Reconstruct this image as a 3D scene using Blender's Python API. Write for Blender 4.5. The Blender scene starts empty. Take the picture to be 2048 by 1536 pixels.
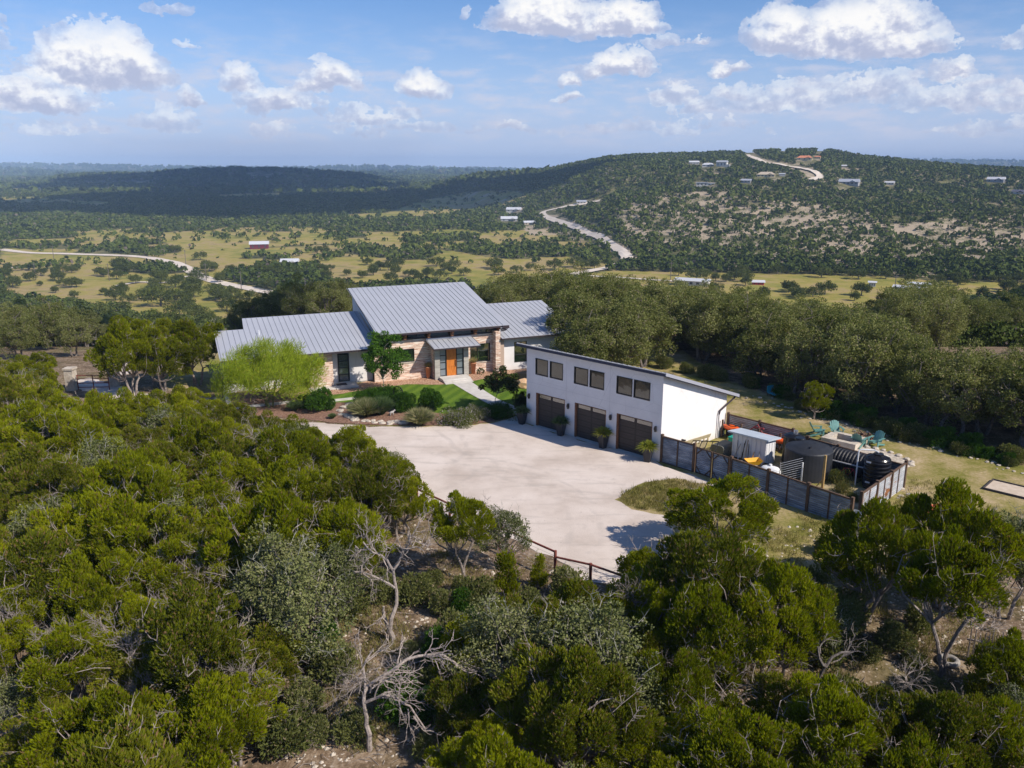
import bpy, math, random
import numpy as np
from mathutils import Vector
R = math.radians
rng = np.random.default_rng(7)
random.seed(7)
scene = bpy.context.scene

# ---------------------------------------------------------------- camera
FPX = 1657.0                      # focal length in pixels of the 2048 wide frame
PITCH = math.atan(439 / FPX)
CAMH = 18.0
cam_d = bpy.data.cameras.new("camera")
cam = bpy.data.objects.new("camera", cam_d)
scene.collection.objects.link(cam)
cam.location = (0, 0, CAMH)
cam.rotation_euler = (math.pi / 2 - PITCH, 0, 0)
cam_d.sensor_width = 36
cam_d.lens = FPX / 2048 * 36
cam_d.clip_start = 0.5
cam_d.clip_end = 40000
scene.camera = cam

# ---------------------------------------------------------------- light
SUN = Vector((5.6, -3.5, 5.7)).normalized()
SUN_EL = math.asin(SUN.z)
SUN_AZ = math.atan2(SUN.x, SUN.y)
sun_d = bpy.data.lights.new("sun", 'SUN')
sun_d.energy = 4.6
sun_d.angle = R(0.5)
sun_d.color = (1.0, 0.915, 0.80)
sun = bpy.data.objects.new("sun", sun_d)
scene.collection.objects.link(sun)
sun.rotation_euler = SUN.to_track_quat('Z', 'Y').to_euler()
sun.location = (200, -100, 300)
scene.view_settings.view_transform = 'Standard'
scene.view_settings.look = 'None'
scene.view_settings.gamma = 1
scene.view_settings.exposure = 0.25
scene.cycles.max_bounces = 5
scene.cycles.diffuse_bounces = 2
scene.cycles.glossy_bounces = 2
scene.cycles.transmission_bounces = 3
scene.cycles.volume_bounces = 0
scene.cycles.use_denoising = True

# ---------------------------------------------------------------- node helper
class NT:
    def __init__(s, tree):
        s.t = tree; s.n = tree.nodes; s.l = tree.links
    def node(s, typ, ins=None, **props):
        n = s.n.new(typ)
        for k, v in props.items(): setattr(n, k, v)
        if ins:
            for k, v in ins.items(): s.set(n.inputs[k], v)
        return n
    def set(s, sock, v):
        if isinstance(v, bpy.types.NodeSocket): s.l.new(v, sock)
        elif isinstance(v, bpy.types.Node): s.l.new(v.outputs[0], sock)
        else: sock.default_value = v
    def m(s, op, a, b=0.0, c=None, clamp=False):
        n = s.n.new('ShaderNodeMath'); n.operation = op; n.use_clamp = clamp
        s.set(n.inputs[0], a); s.set(n.inputs[1], b)
        if c is not None: s.set(n.inputs[2], c)
        return n.outputs[0]
    def ramp(s, fac, stops, interp='LINEAR'):
        n = s.n.new('ShaderNodeValToRGB'); e = n.color_ramp.elements; n.color_ramp.interpolation = interp
        while len(e) < len(stops): e.new(0.5)
        for i, (p, c) in enumerate(stops):
            e[i].position = p; e[i].color = tuple(c) + (1,) if len(c) == 3 else c
        s.set(n.inputs[0], fac); return n.outputs[0]
    def mix(s, fac, a, b, blend='MIX'):
        n = s.n.new('ShaderNodeMix'); n.data_type = 'RGBA'; n.blend_type = blend
        s.set(n.inputs[0], fac)
        s.set(n.inputs[6], a if not isinstance(a, tuple) or len(a) == 4 else a + (1,))
        s.set(n.inputs[7], b if not isinstance(b, tuple) or len(b) == 4 else b + (1,))
        return n.outputs[2]
    def smooth(s, v, lo, hi):
        n = s.n.new('ShaderNodeMapRange'); n.interpolation_type = 'SMOOTHSTEP'
        s.set(n.inputs[0], v); n.inputs[1].default_value = lo; n.inputs[2].default_value = hi
        return n.outputs[0]
    def noise(s, vec, scale, detail=4, rough=0.55, dim='3D', out=0, dist=0.0):
        n = s.n.new('ShaderNodeTexNoise'); n.noise_dimensions = dim
        if vec is not None: s.set(n.inputs['Vector'], vec)
        s.set(n.inputs['Scale'], scale); s.set(n.inputs['Detail'], detail)
        s.set(n.inputs['Roughness'], rough); s.set(n.inputs['Distortion'], dist)
        return n.outputs[out]

# ---------------------------------------------------------------- world: sky and clouds
world = bpy.data.worlds.new("World"); scene.world = world; world.use_nodes = True
world.cycles.sampling_method = 'MANUAL'; world.cycles.sample_map_resolution = 256
w = NT(world.node_tree); w.n.clear()
sky = w.node('ShaderNodeTexSky', sky_type='NISHITA', sun_disc=False)
sky.sun_elevation = SUN_EL; sky.sun_rotation = SUN_AZ
sky.altitude = 400; sky.air_density = 1.0; sky.dust_density = 0.8; sky.ozone_density = 2.0
tc = w.node('ShaderNodeTexCoord')
sep = w.node('ShaderNodeSeparateXYZ', {0: tc.outputs['Generated']})
az = w.m('MULTIPLY', w.m('ARCTAN2', sep.outputs[0], sep.outputs[1]), 57.2958)
el = w.m('MULTIPLY', w.m('ARCSINE', sep.outputs[2]), 57.2958)
def sky_pos(px, py):
    a = math.degrees(math.atan((px - 1024) / 1714)); e = math.degrees(math.atan((329 - py) / 1714 * math.cos(R(a))))
    return a, e
uv = w.node('ShaderNodeCombineXYZ', {0: az, 1: w.m('MULTIPLY', el, 1.25), 2: 3.7})
wob = w.noise(uv, 0.35, 5, 0.6, out=1)
wv = w.node('ShaderNodeVectorMath', {0: wob, 1: (0.5, 0.5, 0.5)}, operation='SUBTRACT')
wv2 = w.node('ShaderNodeVectorMath', {0: wv, 'Scale': 3.4}, operation='SCALE')
wa = w.node('ShaderNodeSeparateXYZ', {0: wv2})
az2 = w.m('ADD', az, wa.outputs[0]); el2 = w.m('ADD', el, w.m('MULTIPLY', wa.outputs[1], 0.75))
# (px, py of the base centre, half width, height above the base, strength)
CLOUDS = [(225, 168, 158, 118, 1.0), (70, 215, 165, 62, 0.75), (-30, 95, 90, 85, 0.5), (8, 145, 30, 34, 0.8), (380, 48, 55, 26, 0.35),
 (405, 108, 30, 18, 0.4), (388, 204, 36, 26, 0.7), (340, 252, 75, 52, 0.42), (500, 190, 50, 55, 0.65), (570, 225, 95, 48, 0.7),
 (665, 185, 85, 55, 0.75), (845, 195, 60, 52, 0.85), (750, 245, 110, 34, 0.45), (935, 50, 16, 26, 0.35), (1090, 72, 125, 85, 1.0),
 (1240, 84, 110, 62, 1.0), (1180, 0, 200, 60, 0.8), (1235, 158, 92, 50, 0.85), (1320, 110, 60, 22, 0.45), (1134, 176, 24, 26, 0.7), (1125, 208, 40, 16, 0.6),
 (1390, 104, 30, 18, 0.55), (1442, 154, 38, 32, 0.8), (1550, 106, 78, 92, 0.9), (1690, 112, 165, 110, 1.0), (1800, 120, 105, 45, 0.8), (1880, 162, 48, 34, 0.75),
 (1340, 212, 60, 44, 0.5), (1460, 205, 60, 26, 0.5), (1560, 220, 190, 60, 0.50), (1720, 205, 150, 66, 0.55), (1900, 214, 160, 60, 0.52),
 (1380, 232, 60, 30, 0.5), (2010, 110, 80, 44, 0.35), (2020, 215, 70, 60, 0.45), (1030, 262, 50, 20, 0.4), (1440, 205, 40, 36, 0.55),
 (700, 0, 120, 16, 0.4), (130, 268, 110, 34, 0.3), (1320, 262, 260, 26, 0.22), (800, 268, 200, 24, 0.25), (560, 268, 60, 22, 0.3), (1970, 262, 160, 34, 0.28),
 (2300, 160, 180, 100, 0.9), (-300, 180, 180, 100, 0.9)]
dens = None; hgt = None
for px, py, rx, rz, st in CLOUDS:
    a0, e0 = sky_pos(px, py); a1, _ = sky_pos(px + rx, py); _, e1 = sky_pos(px, py - rz)
    ra = a1 - a0; re = (e1 - e0)
    dx = w.m('MULTIPLY', w.m('SUBTRACT', az2, a0), 0.95 / ra)
    dy0 = w.m('MULTIPLY', w.m('SUBTRACT', el2, e0), 0.98 / re)
    dyn = w.m('MULTIPLY', w.m('MINIMUM', dy0, 0), 4.5)
    dy = w.m('ADD', w.m('MAXIMUM', dy0, 0), dyn)
    r2 = w.m('ADD', w.m('MULTIPLY', dx, dx), w.m('MULTIPLY', dy, dy))
    b = w.m('MULTIPLY', w.m('SUBTRACT', 1.0, r2), st)
    b = w.m('MAXIMUM', b, 0.0)
    hh = w.m('MULTIPLY', b, w.m('MAXIMUM', dy0, 0))
    dens = b if dens is None else w.m('MAXIMUM', dens, b)
    hgt = hh if hgt is None else w.m('MAXIMUM', hgt, hh)
n1 = w.noise(uv, 0.95, 9, 0.62)
uv2 = w.node('ShaderNodeVectorMath', {0: uv, 1: (0.28, 0.42, 0.0)}, operation='ADD')
n2 = w.noise(uv2, 0.62, 6, 0.6)
n1b = w.noise(uv, 0.62, 6, 0.6)
dd = w.m('ADD', dens, w.m('MULTIPLY', w.m('SUBTRACT', n1, 0.5), 1.9))
dd = w.m('MULTIPLY', dd, w.smooth(dens, 0.0, 0.12))
fac = w.smooth(dd, 0.05, 0.19)
fac = w.m('MULTIPLY', fac, w.m('ADD', 0.45, w.m('MULTIPLY', w.smooth(dens, 0.2, 0.75), 0.55)))
relief = w.m('MULTIPLY', w.m('SUBTRACT', n1b, n2), 2.6)
shade = w.m('ADD', w.m('ADD', w.m('MULTIPLY', hgt, 2.5), 0.10), relief)
shade = w.m('ADD', shade, w.m('MULTIPLY', w.m('SUBTRACT', 0.6, dd), 0.45), clamp=True)
ccol = w.ramp(shade, [(0.0, (0.47, 0.52, 0.70)), (0.35, (0.62, 0.65, 0.79)), (0.68, (0.90, 0.91, 0.95)), (0.9, (1.0, 0.99, 0.98))])
# thin low veil of far cumulus and horizon haze
uv3 = w.node('ShaderNodeCombineXYZ', {0: w.m('MULTIPLY', az, 0.5), 1: w.m('MULTIPLY', el, 1.8), 2: 9.1})
veil = w.smooth(w.noise(uv3, 0.7, 8, 0.6), 0.42, 0.72)
vm = w.m('MULTIPLY', w.smooth(el, 0.3, 2.5), w.m('SUBTRACT', 1.0, w.smooth(el, 4.0, 10.0)))
veil = w.m('MULTIPLY', w.m('MULTIPLY', veil, vm), 0.78)
# sky colour: the Nishita sky, tinted slightly bluer, with the pale band that lies on the horizon
skyc = w.mix(1.0, sky.outputs[0], (0.70, 0.92, 1.27), 'MULTIPLY')
bgs = w.node('ShaderNodeBackground', {0: skyc, 1: 0.088})
bgh = w.node('ShaderNodeBackground', {0: (0.46, 0.54, 0.78, 1), 1: 1.0})
hz = w.m('SUBTRACT', 1.0, w.smooth(w.m('ABSOLUTE', el), -0.5, 11.0))
mh = w.node('ShaderNodeMixShader', {0: w.m('MULTIPLY', hz, 0.8), 1: bgs.outputs[0], 2: bgh.outputs[0]})
bgv = w.node('ShaderNodeBackground', {0: (0.66, 0.68, 0.82, 1), 1: 0.84})
mv = w.node('ShaderNodeMixShader', {0: veil, 1: mh.outputs[0], 2: bgv.outputs[0]})
bgc = w.node('ShaderNodeBackground', {0: ccol, 1: 0.86})
mc = w.node('ShaderNodeMixShader', {0: fac, 1: mv.outputs[0], 2: bgc.outputs[0]})
out = w.node('ShaderNodeOutputWorld', {0: mc.outputs[0]})

# ---------------------------------------------------------------- picture <-> ground
cP, sP = math.cos(PITCH), math.sin(PITCH)
def at(px, py, z=0.0):
    v = py - 768
    r = (px - 1024, FPX * cP - v * sP, -(FPX * sP + v * cP))
    t = (CAMH - z) / -r[2]
    return (r[0] * t, r[1] * t, z)
def proj(X, Y, Z):
    Zr = Z - CAMH; d = Y * cP - Zr * sP; u = Y * sP + Zr * cP
    return 1024 + FPX * X / d, 768 - FPX * u / d
def z_of_py(Y, py):       # height that appears at row py when standing at depth Y
    v = py - 768
    return CAMH - Y * (FPX * sP + v * cP) / (FPX * cP - v * sP)

# ---------------------------------------------------------------- numpy value noise
def vnoise(x, y, seed=0):
    xi = np.floor(x).astype(np.int64); yi = np.floor(y).astype(np.int64)
    fx = x - xi; fy = y - yi; fx = fx * fx * (3 - 2 * fx); fy = fy * fy * (3 - 2 * fy)
    def hsh(a, b):
        h = (a * 374761393 + b * 668265263 + seed * 974634777) & 0xFFFFFFFF
        h = ((h ^ (h >> 13)) * 1274126177) & 0xFFFFFFFF
        return ((h ^ (h >> 16)) & 0xFFFF) / 65535.0
    a = hsh(xi, yi); b = hsh(xi + 1, yi); c = hsh(xi, yi + 1); d = hsh(xi + 1, yi + 1)
    return (a * (1 - fx) + b * fx) * (1 - fy) + (c * (1 - fx) + d * fx) * fy
def fbm(x, y, seed=0, o=4):
    s = 0; a = 0.5; t = 0
    for i in range(o):
        s = s + a * vnoise(x, y, seed + i); t += a; a *= 0.5; x = x * 2.03 + 5.1; y = y * 2.03 + 1.7
    return s / t
def sstep(x, a, b):
    t = np.clip((x - a) / (b - a), 0, 1); return t * t * (3 - 2 * t)
def in_poly(px, py, poly):
    px = np.asarray(px, float); py = np.asarray(py, float); ins = np.zeros(px.shape, bool); n = len(poly)
    for i in range(n):
        x1, y1 = poly[i]; x2, y2 = poly[(i + 1) % n]
        if y1 == y2: continue
        c = ((y1 > py) != (y2 > py)) & (px < (x2 - x1) * (py - y1) / (y2 - y1) + x1)
        ins ^= c
    return ins

# ---------------------------------------------------------------- terrain
def tab(px, pts):
    p = np.array(pts, float); return np.interp(px, p[:, 0], p[:, 1])
HC_FOOT = [(700, 2600), (850, 2000), (950, 1400), (1050, 1000), (1150, 760), (1250, 560), (1400, 530), (2048, 530), (2700, 530)]
HC_CR = [(700, 2900), (850, 2350), (950, 2150), (1080, 1900), (1150, 1750), (1220, 1620), (1300, 1560), (1500, 1500), (1650, 1500), (1800, 1420), (1950, 1350), (2048, 1300), (2700, 1200)]
HC_Y = [(700, 400), (850, 376), (950, 354), (1024, 348), (1080, 346), (1150, 329), (1220, 316), (1300, 311), (1400, 309), (1500, 305), (1560, 302), (1650, 302), (1720, 314), (1800, 322), (1860, 329), (1950, 336), (2048, 341), (2700, 350)]
RA_Y = [(-100, 392), (60, 374), (110, 356), (150, 351), (220, 349), (280, 350), (340, 344), (420, 340), (480, 339), (560, 341), (650, 346), (700, 351), (740, 356), (790, 368), (820, 380), (900, 400)]
RB_Y = [(-600, 333), (0, 329), (150, 330), (300, 334), (400, 336), (600, 337), (700, 334), (800, 335), (900, 338), (1000, 339), (1100, 341), (1400, 335), (1680, 322), (1860, 322), (2048, 324), (2700, 326)]
RC_Y = [(-600, 345), (0, 338), (60, 342), (150, 350), (300, 352), (800, 347), (860, 342), (920, 341), (980, 345), (1060, 352), (1300, 360), (2700, 360)]
RD_Y = [(600, 400), (770, 372), (800, 357), (840, 353), (880, 354), (920, 360), (960, 380), (1200, 400)]
NEAR = [(0, -2.2), (20, -1.0), (29, 0), (74, 0), (92, -2.0), (110, -6), (150, -15), (220, -30), (300, -42), (360, -47), (420, -48), (900, -48), (1600, -47), (2600, -44), (5000, -42), (9000, -60), (20000, -150)]
NEARH = [(0, -2.2), (20, -1.0), (29, 0), (90, 0), (106, -2.5), (125, -8), (160, -17), (220, -30), (300, -42), (360, -47), (420, -48), (900, -48), (1600, -47), (2600, -44), (5000, -42), (9000, -60), (20000, -150)]
def terrain(X, Y):
    X = np.asarray(X, float); Y = np.asarray(Y, float)
    r = np.hypot(X, Y) + 1e-6; th = np.arctan2(X, Y)
    D = r * np.cos(np.minimum(np.abs(th), R(38)))
    px = 1024 + 1714 * np.tan(np.clip(th, -R(38), R(38)))
    k = sstep(px, 330, 520) * (1 - sstep(px, 1600, 1760))
    z = tab(D, NEAR) * (1 - k) + tab(D, NEARH) * k
    far = sstep(D, 260, 480)
    z = z + far * ((fbm(X / 260, Y / 260, 3) - 0.5) * 7 + (fbm(X / 1100, Y / 1100, 5) - 0.5) * 12 * sstep(D, 900, 2500))
    def ridge(z, foot, crest, zc, back, pw=1.0):
        t = np.clip((D - foot) / (crest - foot), 0, 1); up = z + (zc - z) * t ** pw
        zb = z + (zc - z) * (1 - sstep(D, crest, back))
        rz = np.where(D < crest, up, zb)
        return np.where(zc > z, np.maximum(rz, z), z)
    hf = tab(px, HC_FOOT); hc = tab(px, HC_CR); hz_ = z_of_py(hc, tab(px, HC_Y))
    zr = ridge(z, hf, hc, hz_, hc + 900, 1.0)
    rough = (fbm(X / 130, Y / 130, 11) - 0.5) * 26 + (fbm(X / 420, Y / 420, 12) - 0.5) * 34
    t = np.clip((D - hf) / (hc - hf), 0, 1)
    zr = zr + np.where(zr > z + 0.5, rough * np.sin(np.pi * t) ** 0.8 * (D < hc), 0)
    z = zr
    rc = 3000; z = ridge(z, 2350, rc, z_of_py(rc, tab(px, RA_Y)) + (fbm(X / 500, Y / 500, 21) - 0.5) * 8, 3900, 1.1) if True else z
    z = ridge(z, 3100, 3600, z_of_py(3600, tab(px, RD_Y)), 4300)
    z = ridge(z, 4300, 5200, z_of_py(5200, tab(px, RC_Y)) + (fbm(X / 700, Y / 700, 22) - 0.5) * 14, 6000)
    z = ridge(z, 6400, 7500, z_of_py(7500, tab(px, RB_Y)) + (fbm(X / 800, Y / 800, 23) - 0.5) * 14, 9500)
    return z
_N = list(zip(*NEAR)); _NH = list(zip(*NEARH))
def tz(X, Y):
    r = math.hypot(X, Y); th = abs(math.atan2(X, Y)); D = r * math.cos(min(th, R(38)))
    if D > 255: return float(terrain(np.array([X]), np.array([Y]))[0])
    px = 1024 + 1714 * math.tan(max(-R(38), min(R(38), math.atan2(X, Y)))); t = min(1, max(0, (px - 330) / 190)); k = t * t * (3 - 2 * t); t = min(1, max(0, (px - 1600) / 160)); k *= 1 - t * t * (3 - 2 * t)
    def ip(T):
        xs, zs = T
        for i in range(len(xs) - 1):
            if D <= xs[i + 1]: return zs[i] + (zs[i + 1] - zs[i]) * (D - xs[i]) / (xs[i + 1] - xs[i])
    return ip(_N) * (1 - k) + ip(_NH) * k
def at_t(px, py, lift=0.0, y0=None):      # first hit of the view ray with the terrain
    v = py - 768
    r = np.array([px - 1024, FPX * cP - v * sP, -(FPX * sP + v * cP)]) / (FPX * cP)
    Ys = np.concatenate([np.arange(15, 300, 0.5), np.geomspace(300, 12000, 3500)])
    if py > 760: Ys = np.arange(15, 110, 0.5)
    if y0: Ys = Ys[Ys > y0]
    t = Ys / r[1]; X = r[0] * t; Z = CAMH + r[2] * t
    g = terrain(X, Ys); hit = np.nonzero(Z <= g + lift)[0]
    i = hit[0] if len(hit) else len(Ys) - 1
    if i > 0 and len(hit):
        a, b = float(Z[i - 1] - g[i - 1] - lift), float(Z[i] - g[i] - lift); q = a / (a - b) if a > 0 >= b else 1.0
        x, y = float(X[i - 1] + (X[i] - X[i - 1]) * q), float(Ys[i - 1] + (Ys[i] - Ys[i - 1]) * q); return (x, y, tz(x, y))
    return (float(X[i]), float(Ys[i]), float(g[i]))

# picture polygons of the open ground (grass, fields) and pale ground, used to colour the ground and to keep trees out
FIELDS = [
 [(0, 536), (60, 545), (200, 530), (290, 548), (400, 545), (500, 572), (640, 594), (690, 604), (650, 645), (520, 665), (330, 650), (200, 618), (90, 606), (0, 604)],
 [(370, 490), (430, 485), (500, 492), (490, 515), (560, 520), (480, 545), (430, 560), (350, 525)],
 [(630, 528), (720, 516), (850, 522), (900, 500), (1020, 520), (1130, 512), (1210, 532), (1160, 550), (1000, 575), (900, 572), (700, 575), (640, 560)],
 [(1150, 548), (1240, 542), (1500, 546), (1730, 552), (1870, 560), (2060, 566), (2060, 596), (1800, 612), (1740, 645), (1560, 650), (1300, 640), (1080, 600)],
 [(770, 424), (850, 400), (930, 385), (1010, 380), (1060, 390), (1010, 408), (930, 425), (870, 436)],
 [(0, 500), (110, 506), (180, 520), (60, 530), (0, 528)], [(1040, 458), (1110, 470), (1180, 480), (1100, 478)],
 [(0, 392), (110, 396), (240, 408), (200, 412), (90, 410), (0, 408)], [(0, 484), (40, 480), (200, 474), (190, 480), (60, 492), (0, 492)],
 [(420, 388), (560, 386), (570, 394), (450, 397)], [(600, 374), (690, 372), (690, 377), (610, 380)], [(740, 482), (820, 486), (800, 500), (745, 494)], [(700, 428), (800, 424), (790, 432), (700, 436)]]
PALE = [
 [(1040, 452), (1085, 450), (1180, 480), (1120, 480), (1060, 470)], [(500, 360), (530, 360), (525, 368), (500, 368)],
 [(1085, 425), (1150, 440), (1265, 500), (1250, 512), (1170, 470)],
 [(1490, 305), (1505, 312), (1600, 338), (1660, 352), (1640, 362), (1560, 330), (1490, 318)]]
def open_mask(px, py):
    m = np.zeros(np.shape(px), bool)
    for p in FIELDS: m |= in_poly(px, py, p)
    return m
def grid_mesh(name, X, Y, Z, nr, ncol, wrap=False):
    me = bpy.data.meshes.new(name); n = nr * ncol
    me.vertices.add(n); me.vertices.foreach_set('co', np.stack([X, Y, Z], -1).reshape(-1).astype(np.float32))
    i = np.arange(nr - 1)[:, None] * ncol; j = np.arange(ncol - 1)[None, :]
    q = np.stack([i + j, i + j + 1, i + j + 1 + ncol, i + j + ncol], -1).reshape(-1, 4)[:, ::-1]
    set_faces(me, q); return me
def set_faces(me, q):
    k = q.shape[1]; me.loops.add(q.size); me.loops.foreach_set('vertex_index', q.reshape(-1).astype(np.int32))
    me.polygons.add(len(q)); me.polygons.foreach_set('loop_start', (np.arange(len(q)) * k).astype(np.int32))
    me.polygons.foreach_set('loop_total', np.full(len(q), k, np.int32)); me.update(calc_edges=True)

# ---------------------------------------------------------------- materials
MATS = {}
def new_mat(name):
    m = bpy.data.materials.new(name); m.use_nodes = True; t = NT(m.node_tree); t.n.clear()
    o = t.node('ShaderNodeOutputMaterial'); return m, t, o
def mat(name, col, rough=0.7, col2=None, scale=6.0, metal=0.0, bump=0.0, bscale=30.0, spec=0.4, stretch=None, lo=0.35, hi=0.65, coat=0.0):
    if name in MATS: return MATS[name]
    m, t, o = new_mat(name)
    tcn = t.node('ShaderNodeTexCoord'); v = tcn.outputs['Object']
    if stretch:
        mp = t.node('ShaderNodeMapping', {'Vector': v, 'Scale': stretch}); v = mp.outputs[0]
    b = t.node('ShaderNodeBsdfPrincipled', {'Roughness': rough, 'Metallic': metal, 'Specular IOR Level': spec})
    if col2 is not None:
        n = t.noise(v, scale, 6, 0.6); c = t.ramp(n, [(lo, col), (hi, col2)])
        t.set(b.inputs['Base Color'], c)
    else: b.inputs['Base Color'].default_value = tuple(col) + (1,)
    if bump > 0:
        n = t.noise(v, bscale, 5, 0.6); bp = t.node('ShaderNodeBump', {'Height': n, 'Strength': bump, 'Distance': 0.05}); t.set(b.inputs['Normal'], bp)
    t.set(o.inputs[0], b); MATS[name] = m; return m
def leaf_mat(name, cols, brown=None, trans=0.25):
    if name in MATS: return MATS[name]
    m, t, o = new_mat(name)
    g = t.node('ShaderNodeNewGeometry'); oi = t.node('ShaderNodeObjectInfo'); tcn = t.node('ShaderNodeTexCoord')
    n = t.noise(tcn.outputs['Object'], 0.9, 3, 0.5)
    f = t.m('ADD', t.m('MULTIPLY', g.outputs['Random Per Island'], 0.40), t.m('MULTIPLY', oi.outputs['Random'], 0.28))
    f = t.m('ADD', f, t.m('MULTIPLY', n, 0.5)); f = t.m('SUBTRACT', f, 0.08, clamp=True)
    k = len(cols); c = t.ramp(f, [(0.15 + 0.7 * i / (k - 1), cols[i]) for i in range(k)])
    if brown:
        bf = t.m('GREATER_THAN', g.outputs['Random Per Island'], 1 - brown[1]); c = t.mix(bf, c, brown[0])
    d = t.node('ShaderNodeBsdfPrincipled', {'Base Color': c, 'Roughness': 0.7, 'Specular IOR Level': 0.08})
    tr = t.node('ShaderNodeBsdfTranslucent', {0: t.mix(1.0, c, (1.15, 1.2, 0.6), 'MULTIPLY')})
    ms = t.node('ShaderNodeMixShader', {0: trans, 1: d.outputs[0], 2: tr.outputs[0]})
    t.set(o.inputs[0], ms); MATS[name] = m; return m

M_JUN = leaf_mat('juniper_leaf', [(0.075, 0.090, 0.003), (0.175, 0.205, 0.004), (0.285, 0.312, 0.006), (0.41, 0.41, 0.014)], ((0.26, 0.16, 0.07), 0.05), 0.40)
M_OAK = leaf_mat('oak_leaf', [(0.065, 0.078, 0.020), (0.130, 0.148, 0.040), (0.215, 0.228, 0.075), (0.33, 0.325, 0.15)], ((0.30, 0.24, 0.16), 0.06), 0.32)
M_GREY = leaf_mat('lichen_oak_leaf', [(0.065, 0.080, 0.022), (0.110, 0.130, 0.040), (0.170, 0.185, 0.066), (0.25, 0.245, 0.11)], ((0.25, 0.23, 0.18), 0.05), 0.15)
M_LUSH = leaf_mat('lush_leaf', [(0.02, 0.055, 0.006), (0.045, 0.11, 0.01), (0.08, 0.17, 0.015), (0.12, 0.22, 0.03)], None, 0.3)
M_PALO = leaf_mat('feathery_leaf', [(0.16, 0.22, 0.01), (0.24, 0.31, 0.015), (0.31, 0.39, 0.03), (0.40, 0.44, 0.06)], ((0.4, 0.33, 0.04), 0.03), 0.35)
M_DARKT = leaf_mat('dark_leaf', [(0.018, 0.03, 0.008), (0.03, 0.05, 0.012), (0.055, 0.075, 0.02), (0.09, 0.09, 0.03)], ((0.12, 0.05, 0.03), 0.08), 0.2)
M_BLADE = leaf_mat('grass_blade', [(0.10, 0.13, 0.05), (0.16, 0.19, 0.08), (0.26, 0.26, 0.12), (0.34, 0.30, 0.16)], ((0.4, 0.34, 0.22), 0.1), 0.3)
M_BLADEG = leaf_mat('green_blade', [(0.05, 0.09, 0.03), (0.09, 0.14, 0.05), (0.13, 0.18, 0.07), (0.2, 0.22, 0.1)], None, 0.3)
M_AGAVE = leaf_mat('planter_blade', [(0.14, 0.17, 0.02), (0.22, 0.25, 0.03), (0.32, 0.31, 0.06), (0.42, 0.36, 0.10)], None, 0.3)
M_FARW = leaf_mat('far_wood_leaf', [(0.030, 0.045, 0.008), (0.052, 0.074, 0.012), (0.086, 0.112, 0.020), (0.140, 0.155, 0.038)], ((0.15, 0.12, 0.10), 0.03), 0.1)
M_BARK = mat('grey_bark', (0.16, 0.13, 0.11), 0.9, (0.34, 0.29, 0.26), 9, bump=0.6, bscale=25)
M_DEAD = mat('dead_wood', (0.20, 0.165, 0.145), 0.9, (0.40, 0.34, 0.30), 12, bump=0.4, bscale=40)
M_OBARK = mat('oak_bark', (0.08, 0.065, 0.055), 0.9, (0.22, 0.19, 0.17), 9, bump=0.6, bscale=25)

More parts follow.
